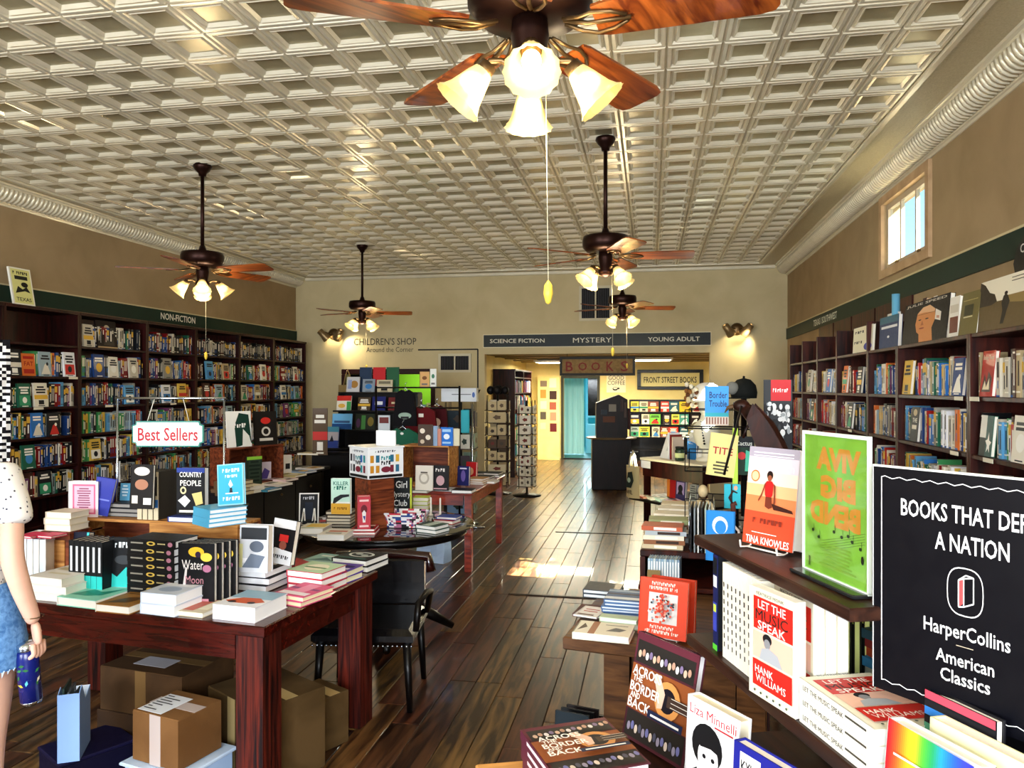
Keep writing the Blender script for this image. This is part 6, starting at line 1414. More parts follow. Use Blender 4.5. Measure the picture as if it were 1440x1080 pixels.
MB().lathe([(.11, 0), (.115, .03), (.10, .08), (.06, .115), (.001, .125)], 20, kh).obj('crown', t)
q = MB(); q.prism([(-.08, -.08), (-.09, -.13), (-.04, -.19), (.04, -.19), (.09, -.13), (.08, -.08)], -.004, .004, kh, Matrix.Rotation(R_(8), 4, 'X')); q.obj('brim', t)
MB().lathe([(.06, -.239), (.06, -.225), (.012, -.21), (.012, .0), (.07, .04)], 14, black_wood).obj('cap_stand', t)
a = PT(1046, 560, 5.2)
t = thing('cap', 'black rounded cap with a grey patch beside the carved bird', 'cap', (a.x, a.y, a.z), R_(-20))
MB().lathe([(.085, 0), (.09, .04), (.08, .09), (.045, .128), (.008, .138), (.008, .15), (.001, .155)], 22, M('#101312', .8)).obj('crown', t)
q = MB(); q.ell((-.06, -.075, .07), (.045, .03, .045), M('#7a7a74', .8), 12, 8); q.obj('patch', t)
q = MB(); q.prism([(-.08, -.07), (-.10, -.14), (-.02, -.17), (.05, -.13), (.06, -.08)], -.002, .006, M('#101312', .8)); q.obj('brim', t)
t2 = MB(); t2.lathe([(.14, -a.z + .002), (.14, -a.z + .02), (.02, -a.z + .04), (.02, -.005), (.05, .0)], 16, black_wood); t2.obj('cap_stand', t)
# tote at the left end of the side table
a = PT(893, 655, 7.1)
tote('natural canvas tote with a dark leafy print hanging from the side table end', (a.x - .02, a.y, a.z), my, .19, .30, '#a8976c', [('p', [(.2, .3), (.4, .9), (.8, .95), (.95, .6), (.7, .3)], '#1c241e'), ('e', .5, .6, .15, .1, '#8a9a84'), ('t', 'WIL', .55, .14, .17, '#1c1c1a', .6, .02)], .14, '#b4a888')

# ---- tall wire magazine rack with hanging covers, carved bird
C0 = PT(1035, 640, 4.1)
t = thing('wire_rack', 'tall black wire magazine rack behind the near display unit', 'rack', (C0.x, C0.y, 0), R_(-8))
q = MB(); q.lathe([(.10, .9005), (.10, .912), (.015, .92), (.015, 1.62)], 18, M('#121114', .4, .5)); q.obj('pole_and_base', t)
for z in (1.0, 1.25, 1.48):
    q = MB()
    for yy_ in (-.12, .12):
        q.tube([(-.26, yy_, z), (.13, yy_, z)], .004, M('#121114', .4, .5)); q.tube([(-.26, yy_, z + .1), (.13, yy_, z + .1)], .003, M('#121114', .4, .5))
    for x in (-.26, -.13, 0, .13): q.tube([(x, -.12, z + .1), (x, -.12, z), (x, .12, z), (x, .12, z + .1)], .003, M('#121114', .4, .5))
    q.obj('basket', t)
def ph(label, px, py, t_, wpx, hpx, th, cover, yaw, **kw):
    loc = PT(px, py, t_); return book(label, loc, wpx * t_ / FPX, hpx * t_ / FPX, th, cover, yaw, **kw)
ph('blue BORDER TROUBLE book with a skyline in the wire rack', 1008, 598, 4.0, 32, 55, .02, '#2f8fdc', R_(-6), art=[('t', 'Border', .55, .78, .17, '#1c2c5c', .75, .01), ('t', 'Trouble', .55, .56, .17, '#1c2c5c', .75, .01), ('r', 0, 0, 1, .24, '#c8b8a8'), ('r', 0, .22, 1, .32, '#2aa0b0')] + [('r', .05 + k * .12, .03, .1 + k * .12, .2, '#7a4a3a') for k in range(8)])
ph('yellow magazine with red TITE letters tilted in the wire rack', 1012, 672, 3.95, 38, 60, .012, '#e2d488', R_(-6), roll=.12, art=[('t', 'TITE', .5, .6, .17, '#b01f2a', .72, .03)] + bars(.5, .3, 4, .08, '#4a4630', .6), name='magazine', cat='magazine')
ph('dark green CACTUS booklet in the wire rack right of the yellow magazine', 1046, 668, 3.95, 28, 54, .012, '#12301f', R_(-6), art=[('r', 0, .72, 1, 1, '#14161a'), ('t', 'Cactus', .5, .83, .12, '#e2e6e0', .8, .01), ('e', .4, .5, .2, .1, '#c42a2a'), ('p', [(.55, .1), (.6, .65), (.85, .6), (.95, .1)], '#4fc0a0')], name='magazine', cat='magazine')
ph('slim lime green booklet standing in the wire rack', 1034, 690, 3.93, 7, 88, .01, '#b8d84a', R_(-6))
ph('turquoise booklet low in the wire rack', 1030, 715, 3.9, 22, 34, .012, '#2fb4c8', R_(-6), art=[('r', .4, 0, .5, 1, '#10282c'), ('e', .7, .85, .12, .1, '#e0a88a')], name='magazine', cat='magazine')
ph('black and white crowd poster with a red title block, tall and narrow', 1094, 640, 4.0, 38, 106, .012, '#15161a', R_(-10), art=[('r', .25, .72, .95, 1, '#c42026'), ('g', 7, .6, .86, .05, '#f2e8e4', .55)] + [('e', _r.uniform(.08, .92), _r.uniform(.25, .68), _r.uniform(.04, .09), _r.uniform(.02, .05), _r.choice(['#d8dadc', '#9aa0a4', '#2a2c30', '#e9eaea'])) for _ in range(46)] + [('r', .05, .02, .4, .2, '#b9c8cc'), ('r', .6, .0, .7, .25, '#8a9296')], name='poster', cat='poster')
t = thing('poster_stand', 'thin dark stand carrying the crowd poster', 'stand', (PT(1094, 640, 4.02).x, PT(1094, 640, 4.02).y + .03, 0))
MB().tube([(0, 0, 0), (0, 0, 1.7)], .012, black_wood).obj('post', t); MB().lathe([(.09, 0), (.09, .012), (.02, .02)], 16, black_wood).obj('foot', t); MB().box(-.07, -.04, 1.325, .07, -.005, 1.338, black_wood).obj('ledge', t)
# carved bird
a = PT(1050, 640, 3.7)
t = thing('carved_bird', 'dark brown carved bird with drooping wings perched beside the wire rack', 'sculpture', (a.x + .02, a.y, 0), R_(-14))
bw = wood('carved_bird_wood', '#150806', '#3c1a10', .4, (20, 20, 6), .5)
MB().lathe([(.07, .9005), (.07, .915), (.03, .925), (.016, 1.40), (.02, 1.45), (.001, 1.455)], 14, black_wood, Matrix.Translation((.05, 0, 0))).obj('perch', t)
MB().tube([(.19, .02, 1.33), (.13, .01, 1.42), (.07, .0, 1.50), (.01, .0, 1.57), (-.035, 0, 1.60)], .05, bw, 12, None, [.012, .034, .05, .045, .028]).obj('body', t)
q = MB(); q.ell((-.045, 0, 1.61), (.042, .032, .032), bw, 12, 8); q.tube([(-.07, 0, 1.61), (-.11, 0, 1.60), (-.125, 0, 1.575)], .012, M('#5a4028', .4), 8, None, [.014, .009, .002]); q.obj('head', t)
for sy_ in (-1, 1):
    q = MB(); vs = []; fs = []
    for k in range(8):
        u = k / 7; x = .0 + .20 * u; z = 1.585 - .30 * u - .03 * math.sin(u * PI); wd = .06 * math.sin(PI * min(1, u * .85 + .18)) + .006
        for dz, dy in ((wd, 0), (-wd, .012), (-wd, -.004), (wd, -.012)): vs.append((x + dz * .4, sy_ * (.052 - .02 * u) + dy, z + dz))
    for k in range(7):
        for j in range(4): fs.append((k * 4 + j, k * 4 + (j + 1) % 4, k * 4 + 4 + (j + 1) % 4, k * 4 + 4 + j))
    fs += [(3, 2, 1, 0), (28, 29, 30, 31)]
    q.add(vs, fs, bw); q.obj('wing', t)
q = MB(); q.tube([(.01, -.03, 1.55), (-.02, -.05, 1.49), (-.03, -.05, 1.455)], .007, bw, 6); q.tube([(.08, -.02, 1.47), (.06, -.02, 1.45)], .007, bw, 6); q.obj('legs', t)
t_ = thing('lamp_post_stand', 'thin tilted dark rod beside the carved bird', 'rod', tuple(PT(1018, 668, 3.6)) )
MB().tube([(0, 0, 0), (.085, .03, .33)], .006, M('#15100e', .4)).obj('rod', t_)

# ================================================================== NEAR DISPLAY UNIT
tina = [('r', 0, 0, 1, .34, '#c4472a'), ('r', 0, .34, 1, .5, '#e07a4a'), ('r', 0, .5, 1, .62, '#f0a878'), ('r', 0, .62, 1, .75, '#e6c4b4'), ('r', 0, .75, 1, .9, '#c9bcc4'), ('r', 0, .9, 1, 1, '#9a929e'),
        ('r', .1, .94, .9, .95, '#e6e2e8'), ('r', .1, .91, .9, .918, '#e6e2e8'), ('t', 'Matriarch', .55, .81, .09, '#ddd2d8', .75, .0), ('e', .17, .70, .09, .06, '#b8682a'), ('e', .17, .70, .07, .047, '#e8b88a'),
        ('e', .47, .72, .06, .045, '#1c0f0c'), ('e', .47, .69, .04, .032, '#8a4a30'), ('p', [(.38, .63), (.42, .66), (.52, .66), (.56, .63), (.55, .52), (.5, .48), (.44, .48), (.4, .52)], '#b81c1c'), ('p', [(.38, .63), (.41, .64), (.34, .50), (.28, .44), (.27, .46), (.33, .53)], '#7a3a24'), ('p', [(.56, .64), (.6, .62), (.62, .46), (.6, .40), (.58, .44), (.58, .54)], '#7a3a24'),
        ('p', [(.42, .5), (.54, .5), (.56, .40), (.5, .38), (.42, .40)], '#6a2c1c'), ('p', [(.55, .44), (.95, .40), (.98, .37), (.6, .38)], '#3a1a14'), ('g', 8, .5, .25, .05, '#7a2a1c', .6), ('t', 'TINA KNOWLES', .52, .055, .075, '#f4e8e0', .86, .02), ('r', .2, .125, .7, .132, '#f4e8e0')]
tp = P(1078, 776, 1.3105)
book('orange and grey memoir with a crouching figure on a wire easel', tp + Vector((0, 0, .006)), .150, .235, .045, '#d8cfd2', yaw=R_(-50), lean=.12, art=tina, pages='#f6f6f4', spine='#c4472a')
easel('white wire easel holding the orange memoir', tp, R_(-50), .11, .12)
FL('black and white patterned paperback behind the orange memoir', 1150, 778, 1.3105, .13, .12, .02, '#26241f', yaw=R_(-10), n=6, jit=.006, pages='#b9b09a')
# green poster in acrylic holder
g0 = PT(1133, 800, 1.6); g1 = PT(1222, 836, 1.39); gy = math.atan2(g1.y - g0.y, g1.x - g0.x); gw = math.hypot(g1.x - g0.x, g1.y - g0.y)
gm_ = ((g0 + g1) / 2); gm_.z = 1.3105
t = thing('poster_holder', 'acrylic holder with a green poster and mirrored orange letters on the top shelf', 'sign', tuple(gm_), gy)
MB().bbox(-gw / 2 - .004, -.035, 0, gw / 2 + .004, .035, .008, M('#1b1d1e', .15), .002).obj('base', t)
MB().box(-gw / 2, -.0012, .010, gw / 2, .0012, .292, noisy('lime_poster_paper', '#8aa63e', '#9dba50', 12, .5, .0)).obj('poster', t)
MB().box(-gw / 2 - .004, -.0045, .008, gw / 2 + .004, -.0025, .298, thin_glass('acrylic', '#f4fff4', .07)).obj('acrylic_front', t)
q = MB()
for (x0, x1, z0, z1) in ((-gw / 2 - .005, gw / 2 + .005, .292, .299), (-gw / 2 - .005, -gw / 2 - .001, .008, .292), (gw / 2 + .001, gw / 2 + .005, .008, .292), (-gw / 2 - .005, gw / 2 + .005, .006, .011)): q.box(x0, -.005, z0, x1, .003, z1, M('#dfe8dc', .25))
q.obj('acrylic_edge', t)
va = [('t', 'VIVA', .45, .84, .15, '#e8863a', .7, .06), ('t', 'BIG', .45, .64, .15, '#e8863a', .55, .06), ('t', 'BEND', .5, .45, .15, '#e8863a', .8, .06)]
q = MB(); prints(q, va, gw, .282, z0=.01, y=-.0014, mirror=False)
q2 = MB(); prints(q2, [(k_[0], k_[1], 1 - k_[2]) + tuple(k_[3:]) for k_ in va], gw, .282, z0=.01, y=-.0014, mirror=True)
stf = []
for k in range(5): stf.append(('p', [(.04, .40 - k * .018), (.30, .24 - k * .018), (.60, .30 - k * .018), (.96, .38 - k * .018), (.96, .384 - k * .018), (.60, .304 - k * .018), (.30, .244 - k * .018), (.04, .404 - k * .018)], '#6a7a2c'))
for (x, z) in ((.15, .30), (.25, .26), (.5, .33), (.62, .31), (.72, .33), (.78, .30), (.9, .27)): stf += [('e', x, z, .022, .012, '#26301a'), ('r', x + .015, z, x + .021, z + .05, '#26301a')]
stf += bars(.55, .22, 7, .025, '#7f9c34', .6, 4) + [('e', .93, .2, .02, .03, '#15180f'), ('r', .08, .03, .11, .1, '#4a5a24')]
prints(q2, stf, gw, .282, z0=.01, y=-.0022, step=.00004); q2.obj('poster_print', t)

# middle shelf: the white-spined music paperbacks
mus = [('r', .1, .62, .95, .92, '#c8261c'), ('t', 'LET THE', .5, .86, .08, '#f4ece0', .6, .01), ('t', 'MUSIC', .5, .76, .10, '#26201c', .7, .03), ('t', 'SPEAK', .5, .67, .08, '#f4ece0', .6, .01), ('r', .1, .36, .95, .60, '#e8b8a0'), ('e', .42, .56, .1, .05, '#1c1a1c'), ('e', .42, .52, .07, .045, '#8a8a8c'), ('p', [(.25, .36), (.3, .46), (.45, .49), (.65, .46), (.75, .36)], '#a9acb0'), ('r', .1, .1, .95, .34, '#c8261c'), ('t', 'HANK', .35, .26, .07, '#f4ece0', .4, .02), ('t', 'WILLIAMS', .5, .18, .07, '#f4ece0', .65, .02)] + [('e', .15 + .14 * k, .05, .02, .012, '#3a4a3a') for k in range(6)] + [('t', 'BEATRICE MONK', .5, .96, .03, '#3a3a34', .6)]
msp = [('r', .35, .42, .65, .9, '#2a2824'), ('r', .36, .1, .62, .36, '#4a463e'), ('r', .3, .885, .7, .9, '#efeade')]
mspt = []
zM = 1.0505; mw2 = .15; mh2 = .228
for k in range(9):
    s_ = .305 - k * .0208
    q_ = UW(s_, .018 + mw2 / 2, zM)
    book('white-spined music paperback upright on the middle shelf, %s from the front' % ORN[k], q_, mw2, mh2, .020, '#eae4cc', yaw=R_(19.9), art=mus if k == 0 else None, spine='#e9e5d6', spine_art=[('r', .38, .12 + .09 * j, .62, .17 + .09 * j, '#3a3832') for j in range(8)], hard=False, group='upright white-spined music paperbacks')
book('dark cinema book with blue and green cover behind the white-spined row', UW(.085, .02 + .07, zM), .14, .235, .025, '#15171c', yaw=R_(19.9), spine='#1b2050', spine_art=[('r', .1, .66, .9, .78, '#e6e6e6'), ('r', .1, .8, .9, .97, '#15171a'), ('r', 0, .0, 1, .06, '#5ac83a'), ('r', .1, .2, .9, .5, '#3a46b0'), ('r', .2, .4, .8, .48, '#c8e04a')])
for k in range(4):
    book('music paperback turned cover-out with page edges to the front, %s from the aisle' % ORN[k], UW(.385 + (.01 if k == 0 else 0), (.022 + k * .026) if k else -.006, zM), mw2, mh2, .024, '#e6dfc4', yaw=UYAW + (R_(8) if k == 0 else 0), art=mus, pages='#e9e6dc', hard=False, group='cover-out music paperbacks')
for k in range(3):
    z_ = zM + k * .0285
    book('music paperback lying flat on the middle shelf, %s of its pile' % ORD[2 - k], UW(.59, .01 + mw2 / 2, z_), mw2, mh2, .028, '#eae4cc', yaw=R_(19.9), flat=True, art=mus if k == 2 else None, spine='#ece8d8', spine_art=[], hard=False, pages='#f4f4f0', group='flat pile of music paperbacks')
# lettering on the three flat spines (each belongs to its own book)
flat3 = [o for o in bpy.data.objects if o.parent is None and o.get('group') == 'flat pile of music paperbacks']
for o in flat3:
    q = MB(); vs, fs, tw = text_polys('LET THE MUSIC SPEAK', 0); k_ = .13 / tw
    q.add([(-mw2 / 2 - .0018, .014 - (v[1] - .36) * k_ * -1 * -1, mh2 * .66 - v[0] * k_) for v in vs], fs, M('#2a2824', .5))
    q.add([(-mw2 / 2 - .0018, .009, .02), (-mw2 / 2 - .0018, .013, .02), (-mw2 / 2 - .0018, .013, .08), (-mw2 / 2 - .0018, .009, .08)], [(0, 1, 2, 3)], M('#4a463e', .5))
    q.obj('spine_lettering', o)
for k in range(3):
    book('green-topped black spine book behind the cover-out paperbacks, %s from the left' % ORN[k], UW(.255 - .0, .19 + k * .024, zM), .15, .22, .022, '#11140f', yaw=UYAW + .12, spine='#11140f', pages='#d8e08a', art=[('r', 0, .6, 1, 1, '#c8dc5a'), ('r', .6, 0, .7, 1, '#4a4c44')], group='green and black upright books')
q = MB(); vs = []
q.ell((0, 0, .06), (.055, .075, .06), M('#e0d4a4', .7), 14, 8); o_ = q.obj('cream_cap', label='cream cap with dark emblem propped beside the green-topped books', cat='cap', loc=UW(.20, .335, zM))
q = MB(); q.prism([(-.03, -.004), (.03, -.004), (.03, .03), (-.03, .03)], -.001, .001, M('#2a2a26', .5), Matrix.Translation((-.045, -.045, .06)) @ Matrix.Rotation(R_(50), 4, 'Z') @ Matrix.Rotation(PI / 2, 4, 'X')); q.obj('emblem', o_)
cs = ['#7a4a30', '#c8cfc8', '#3a8ac0', '#c84a2a', '#8a2a2a', '#2a4a5a']; csn = ['brown', 'white', 'blue', 'orange', 'dark red', 'slate']
for k in range(6):
    book('%s flat picture book, %s, at the back of the middle shelf' % (csn[k], ORD[5 - k]), UW(.40 + rnd.uniform(-.01, .01), .335, zM + k * .0205), .15, .2, .020, cs[k], yaw=R_(25) + rnd.uniform(-.1, .1), flat=True, art=gen_art(60 + k, cs[k]), group='pile of colourful picture books')

# lower shelf
acr = [('r', 0, .75, 1, 1, '#5a2430'), ('r', .03, .72, .97, .93, '#26221f'), ('r', 0, .28, 1, .7, '#8a4a24'), ('r', .03, .03, .97, .27, '#26221f')]
for k in range(14): acr += [('e', .09 + k * .064, .80 + .02 * (k % 2), .026, .035, ['#c9a890', '#b08a74', '#d8d0cc', '#7a6a8a'][k % 4]), ('e', .09 + k * .064, .12 + .02 * (k % 2), .026, .04, ['#8a8294', '#6a6a9a', '#c9b8a8', '#4a4a5a'][k % 4])]
acr += [('e', .66, .5, .2, .17, '#c98a4a'), ('e', .66, .5, .13, .11, '#141018'), ('r', .66, .45, 1, .55, '#3a2a22'), ('r', .72, .46, .98, .465, '#d8d0c4'), ('r', .72, .5, .98, .505, '#d8d0c4'), ('r', .72, .54, .98, .545, '#d8d0c4'), ('p', [(.4, .68), (.5, .7), (.62, .55), (.6, .42), (.52, .4), (.5, .52)], '#d8b098'),
        ('t', 'ACROSS', .3, .655, .09, '#f2ece0', .48, .05), ('t', 'THE', .16, .58, .055, '#f2ece0', .16, .03), ('t', 'BORDER', .3, .50, .09, '#f2ece0', .5, .05), ('t', 'AND', .16, .425, .055, '#f2ece0', .16, .03), ('t', 'BACK', .24, .35, .09, '#f2ece0', .38, .05), ('r', .4, .29, .95, .36, '#1c2440'), ('r', .45, .31, .9, .33, '#e6e2dc')]
ap = P(925, 1078, .7305)
ap = UW(-.075, -.095, .7305)
book('large concert photo book ACROSS THE BORDER AND BACK standing on the lower shelf', ap, .235, .285, .025, '#4a1f28', yaw=R_(-48), lean=.22, art=acr, pages='#e6e2e0', spine='#4a1f28')
liza = [('t', 'Liza Minnelli', .5, .9, .09, '#c0202a', .9, .02), ('r', .55, .82, .9, .835, '#c0202a'), ('e', .42, .62, .3, .2, '#141416'), ('e', .45, .52, .2, .17, '#e9e6e4'), ('p', [(.2, .65), (.35, .72), (.6, .7), (.7, .55), (.66, .6), (.5, .62), (.3, .6)], '#141416'), ('e', .38, .53, .035, .02, '#141416'), ('e', .55, .53, .035, .02, '#141416'), ('e', .46, .41, .05, .018, '#5a2a2a'), ('p', [(.0, .0), (.05, .3), (.25, .4), (.3, .2), (.3, 0)], '#141416'), ('p', [(1, .0), (.95, .28), (.68, .38), (.6, .2), (.62, 0)], '#141416'), ('g', 8, .25, .1, .07, '#c0202a', .4)]
lp = PT(1014, 1000, 1.86); lp.z = .7305
book('white LIZA MINNELLI biography with a black and white portrait on the lower shelf', UW(.24, -.075, .7305), .165, .25, .035, '#eceaea', yaw=R_(-52), lean=.06, art=liza, pages='#e6dcc0')
kyl = [('r', .0, .0, 1, 1, '#1a1f86'), ('r', .12, .72, .5, .94, '#e6e4dc'), ('t', 'KYLIE', .31, .83, .1, '#15151a', .34, .02), ('p', [(.4, .1), (.42, .5), (.5, .62), (.58, .5), (.62, .1)], '#8a8ac8'), ('e', .5, .68, .06, .05, '#c8a890')]
book('royal blue KYLIE book right of the white biography', UW(.455, -.07, .7305), .15, .245, .03, '#1a1f86', yaw=R_(-54), lean=.05, art=kyl)
for k in range(3): book('cream paperback upright at the right end of the lower shelf, %s from the left' % ORN[k], UW(.66, -.06 + k * .03, .7305), .14, .23, .026, '#d8d2ba', yaw=UYAW, hard=False, group='cream paperbacks on the lower shelf')

# black header sign and its book tray
D0 = Vector((.33, 1.285, 0)); dy_ = R_(-62.5)
t = thing('book_display', 'black publisher display with BOOKS THAT DEFINE A NATION header at the right edge', 'display stand', tuple(D0), dy_)
blk = M('#0a0a0f', .45)
MB().bbox(0, 0, 0, .46, .24, .93, blk, .004).obj('body', t); MB().box(0, 0, .93, .46, .008, .965, blk).obj('front_lip', t); MB().box(0, .23, .93, .46, .24, 1.15, blk).obj('back_panel', t)
MB().box(0, .008, .93, .008, .23, .98, blk).obj('side_lip', t)
lv = Matrix.Rotation(-dy_, 4, 'Z') @ Matrix.Translation(-D0)
hdr = Matrix.Translation((.393, 1.445, 1.165)) @ Matrix.Rotation(R_(-49.3), 4, 'Z')
Lm = lv @ hdr
HW, HH = .34, .395
MB().box(0, 0, 0, HW, .006, HH, M('#07070d', .35), Lm).obj('header_board', t)
q = MB(); q.box(0, -.0005, HH - .0005, HW, .0065, HH + .003, M('#d8d6d0', .5), Lm); q.box(-.002, -.0005, 0, .0, .0065, HH + .003, M('#b9b7b4', .5), Lm); q.obj('header_edge', t)
q = MB(); q.box(.12, .007, -.1, .16, .012, .1, blk, Lm); q.box(.26, .007, -.1, .30, .012, .1, blk, Lm); q.obj('strut', t)
q = MB(); wt = '#e8e6e2'
it = [('t', 'BOOKS THAT DEFINE', .5, .835, .075, wt, .70, .022), ('t', 'A NATION', .5, .715, .075, wt, .34, .022), ('t', 'HarperCollins', .47, .355, .06, wt, .40, .01), ('r', .43, .295, .51, .298, '#b8a890'), ('t', 'American', .47, .24, .055, wt, .27, .01), ('t', 'Classics', .47, .165, .055, wt, .23, .01)]
prints(q, it, HW, HH, x0=0)
ov = []
for k in range(28):
    a_ = 2 * PI * k / 28; ov.append((.47 + .085 * math.copysign(abs(math.cos(a_)) ** .7, math.cos(a_)), .52 + .10 * math.copysign(abs(math.sin(a_)) ** .7, math.sin(a_))))
for k in range(28):
    x0, z0 = ov[k]; x1, z1 = ov[(k + 1) % 28]; c0, cz = .47, .52
    def sh(x, z, f): return (c0 + (x - c0) * f, cz + (z - cz) * f)
    prints(q, [('p', [(x0, z0), (x1, z1), sh(x1, z1, .95), sh(x0, z0, .95)], wt)], HW, HH, x0=0)
lg = [('p', [(.44, .455), (.465, .475), (.465, .58), (.44, .565)], '#c04a4a')]
for (p0, p1) in (((.44, .455), (.44, .565)), ((.44, .565), (.475, .59)), ((.475, .59), (.51, .585)), ((.51, .585), (.51, .48)), ((.51, .48), (.465, .46)), ((.465, .46), (.44, .455)), ((.465, .462), (.465, .575)), ((.465, .575), (.51, .585)), ((.44, .565), (.465, .575))):
    dx, dz = p1[0] - p0[0], p1[1] - p0[1]; L = math.hypot(dx, dz); nx_, nz_ = -dz / L * .0028, dx / L * .0028
    lg.append(('p', [(p0[0] - nx_, p0[1] - nz_), (p1[0] - nx_, p1[1] - nz_), (p1[0] + nx_, p1[1] + nz_), (p0[0] + nx_, p0[1] + nz_)], wt))
prints(q, lg, HW, HH, x0=0, step=.00005)
bd = []
n = 46
for k in range(n):
    for z in (.955, .045):
        x0, x1 = .045 + .91 * k / n, .045 + .91 * (k + 1) / n; a0, a1 = z + .005 * math.sin(k * 1.57), z + .005 * math.sin((k + 1) * 1.57)
        bd.append(('p', [(x0, a0 - .0018), (x1, a1 - .0018), (x1, a1 + .0018), (x0, a0 + .0018)], wt))
bd += [('r', .043, .045, .048, .955, wt), ('r', .952, .045, .957, .955, wt)]
prints(q, bd, HW, HH, x0=0, step=0)
q2 = MB(); q2.add(q.v, [], M(wt), Lm)
q.v = [tuple(Lm @ Vector(v)) for v in q.v]; q.obj('header_print', t)
def DW(x, y, z): return Vector((D0.x + x * math.cos(dy_) - y * math.sin(dy_), D0.y + x * math.sin(dy_) + y * math.cos(dy_), z))
rb_ = []
cols = ['#c8202a', '#e0582a', '#e8a02a', '#e0d02a', '#5ab83a', '#2aa060', '#2a9ac0', '#2a6ae0', '#3a4ae0', '#3a3ac0']
for k in range(40):
    f_ = k / 39 * 8.99; i_ = int(f_); u_ = f_ - i_; a_, b_2 = [tuple(int(c_[j:j + 2], 16) for j in (1, 3, 5)) for c_ in (cols[i_], cols[i_ + 1])]
    rb_.append(('r', k / 40, 0, (k + 1.02) / 40, 1, '#%02x%02x%02x' % tuple(int(a_[j] * (1 - u_) + b_2[j] * u_) for j in range(3))))
rb_ += [('r', .2, .0, .95, .62, '#e9e9ea'), ('r', .15, .8, .6, .815, '#f4e8d8'), ('r', .26, .5, .7, .515, '#b9b9bc')]
bkr = book('white book with a rainbow gradient cover in the display tray', DW(.085, .03, .9305), .165, .235, .03, '#e9e9ea', yaw=dy_, lean=.1, art=rb_)
book('black and cream book behind the rainbow cover in the display tray', DW(.12, .09, .9305), .165, .245, .03, '#e8e0b0', yaw=dy_, lean=.05, art=[('r', 0, 0, 1, .9, '#15151a')])
sc = [('r', 0, .95, 1, 1, '#d8485a'), ('r', 0, .90, 1, .94, '#1c1c20'), ('r', 0, .85, 1, .90, '#2f7ac8'), ('r', 0, .80, 1, .84, '#1c1c20'), ('r', 0, .75, 1, .80, '#5aa88a'), ('r', 0, .7, 1, .74, '#1c1c20')]
book('dark book with pink blue and green stripes left of the rainbow cover', DW(.05, .14, .9305), .13, .265, .02, '#15151a', yaw=dy_, lean=.02, art=sc)
book('bright yellow and pink book at the right edge of the display tray', DW(.30, .03, .9305), .16, .225, .03, '#e8c82a', yaw=dy_, lean=.1, art=[('r', .1, .6, .9, .9, '#d8307a'), ('r', .1, .2, .9, .5, '#26262c')])

# concert-book pile on the pine table
c1 = P(735, 1033, .892); c2 = P(858, 1015, .892); c3 = P(930, 1068, .892)
cy_ = math.atan2(c2.y - c1.y, c2.x - c1.x); cw_ = (c2 - c1).length; chh = (c3 - c2).length
cen = c1 + (c2 - c1) * .5 + (c3 - c2) * .5
for k in range(5):
    book('concert photo book with maroon spine, %s, on the pine table' % ORD[4 - k], (cen.x - .012 + rnd.uniform(-.004, .004), cen.y + rnd.uniform(-.004, .004), .7805 + k * .0224), cw_ * .97, .235, .022, '#4a1f28', yaw=cy_ + rnd.uniform(-.015, .015), flat=True, art=acr if k == 4 else None, pages='#efe9ea', spine='#5a2434', spine_art=[('r', .3, .2, .7, .8, '#d8c8cc')], group='pile of concert photo books')

# ================================================================== FAR MIDDLE: kiosk and back-room shelf
a = P(858, 690, 0)
t = thing('display_kiosk', 'tall dark kiosk with a round ledge standing at the opening to the back room', 'kiosk', (a.x, a.y + .35, 0), R_(6))
dk = wood('kiosk_wood', '#070202', '#180706', .45, (20, 20, 3))
MB().bbox(-.33, -.3, 0, .31, .3, .84, dk, .01).obj('body', t)
MB().lathe([(.001, .84), (.42, .84), (.43, .85), (.42, .862), (.001, .862)], 28, M('#6a5638', .3)).obj('round_ledge', t)
q = MB(); q.prism([(-.26, .862), (.26, .862), (.26, 1.50), (.12, 1.58), (-.26, 1.44)], -.02, .4, dk, Matrix.Rotation(PI / 2, 4, 'X') @ Matrix.Translation((0, 0, -.2))); q.obj('cabinet', t)
for i, (x, z, w_, h_, c_) in enumerate(((-.05, 1.3, .12, .12, '#8a8478'), (-.18, 1.25, .1, .08, '#26303a'), (-.15, 1.12, .2, .1, '#5a3420'), (.14, 1.3, .05, .2, '#3a2a2a'), (.2, 1.2, .04, .25, '#4a3a34'))): MB().box(x, -.232, z, x + w_, -.202, z + h_, M(c_, .5)).obj('display_card', t)
for k in range(4): MB().box(.27, -.18 + k * .09, 1.0, .30, -.12 + k * .09, 1.35, M(['#3a1a1a', '#15151a', '#4a2420', '#26262a'][k], .6)).obj('hanging_pouch', t)
a = PY(885, 562, 17.55); b = PY(978, 562, 17.55); zt_ = a.z; wv = b.x - a.x
t = thing('low_bookcase', 'low black bookcase against the yellow wall under the framed sign', 'bookcase', ((a.x + b.x) / 2 + .1, 17.56, 0))
wv += .2
for x in (-wv / 2, wv / 2 - .03): MB().box(x, 0, 0, x + .03, .3, zt_, black_wood).obj('side_panel', t)
MB().box(-wv / 2 + .03, .29, 0, wv / 2 - .03, .3, zt_, black_wood).obj('back_panel', t)
lv_ = [zt_ - .30 * k for k in range(5)]
for k in range(1, 5): MB().box(-wv / 2 + .03, 0, zt_ - .29 * k - .012, wv / 2 - .03, .29, zt_ - .29 * k + .012, black_wood).obj('shelf', t)
fc = ['#e2d44a', '#241418', '#d8dc5a', '#7ac84a', '#26243a', '#e0c02a', '#c8392a', '#d8cfb0', '#9aa8a0', '#4a9a8a', '#3a3034', '#c9c0a8', '#e6e0d0', '#2a5a6a', '#8a4a3a']
i = 0
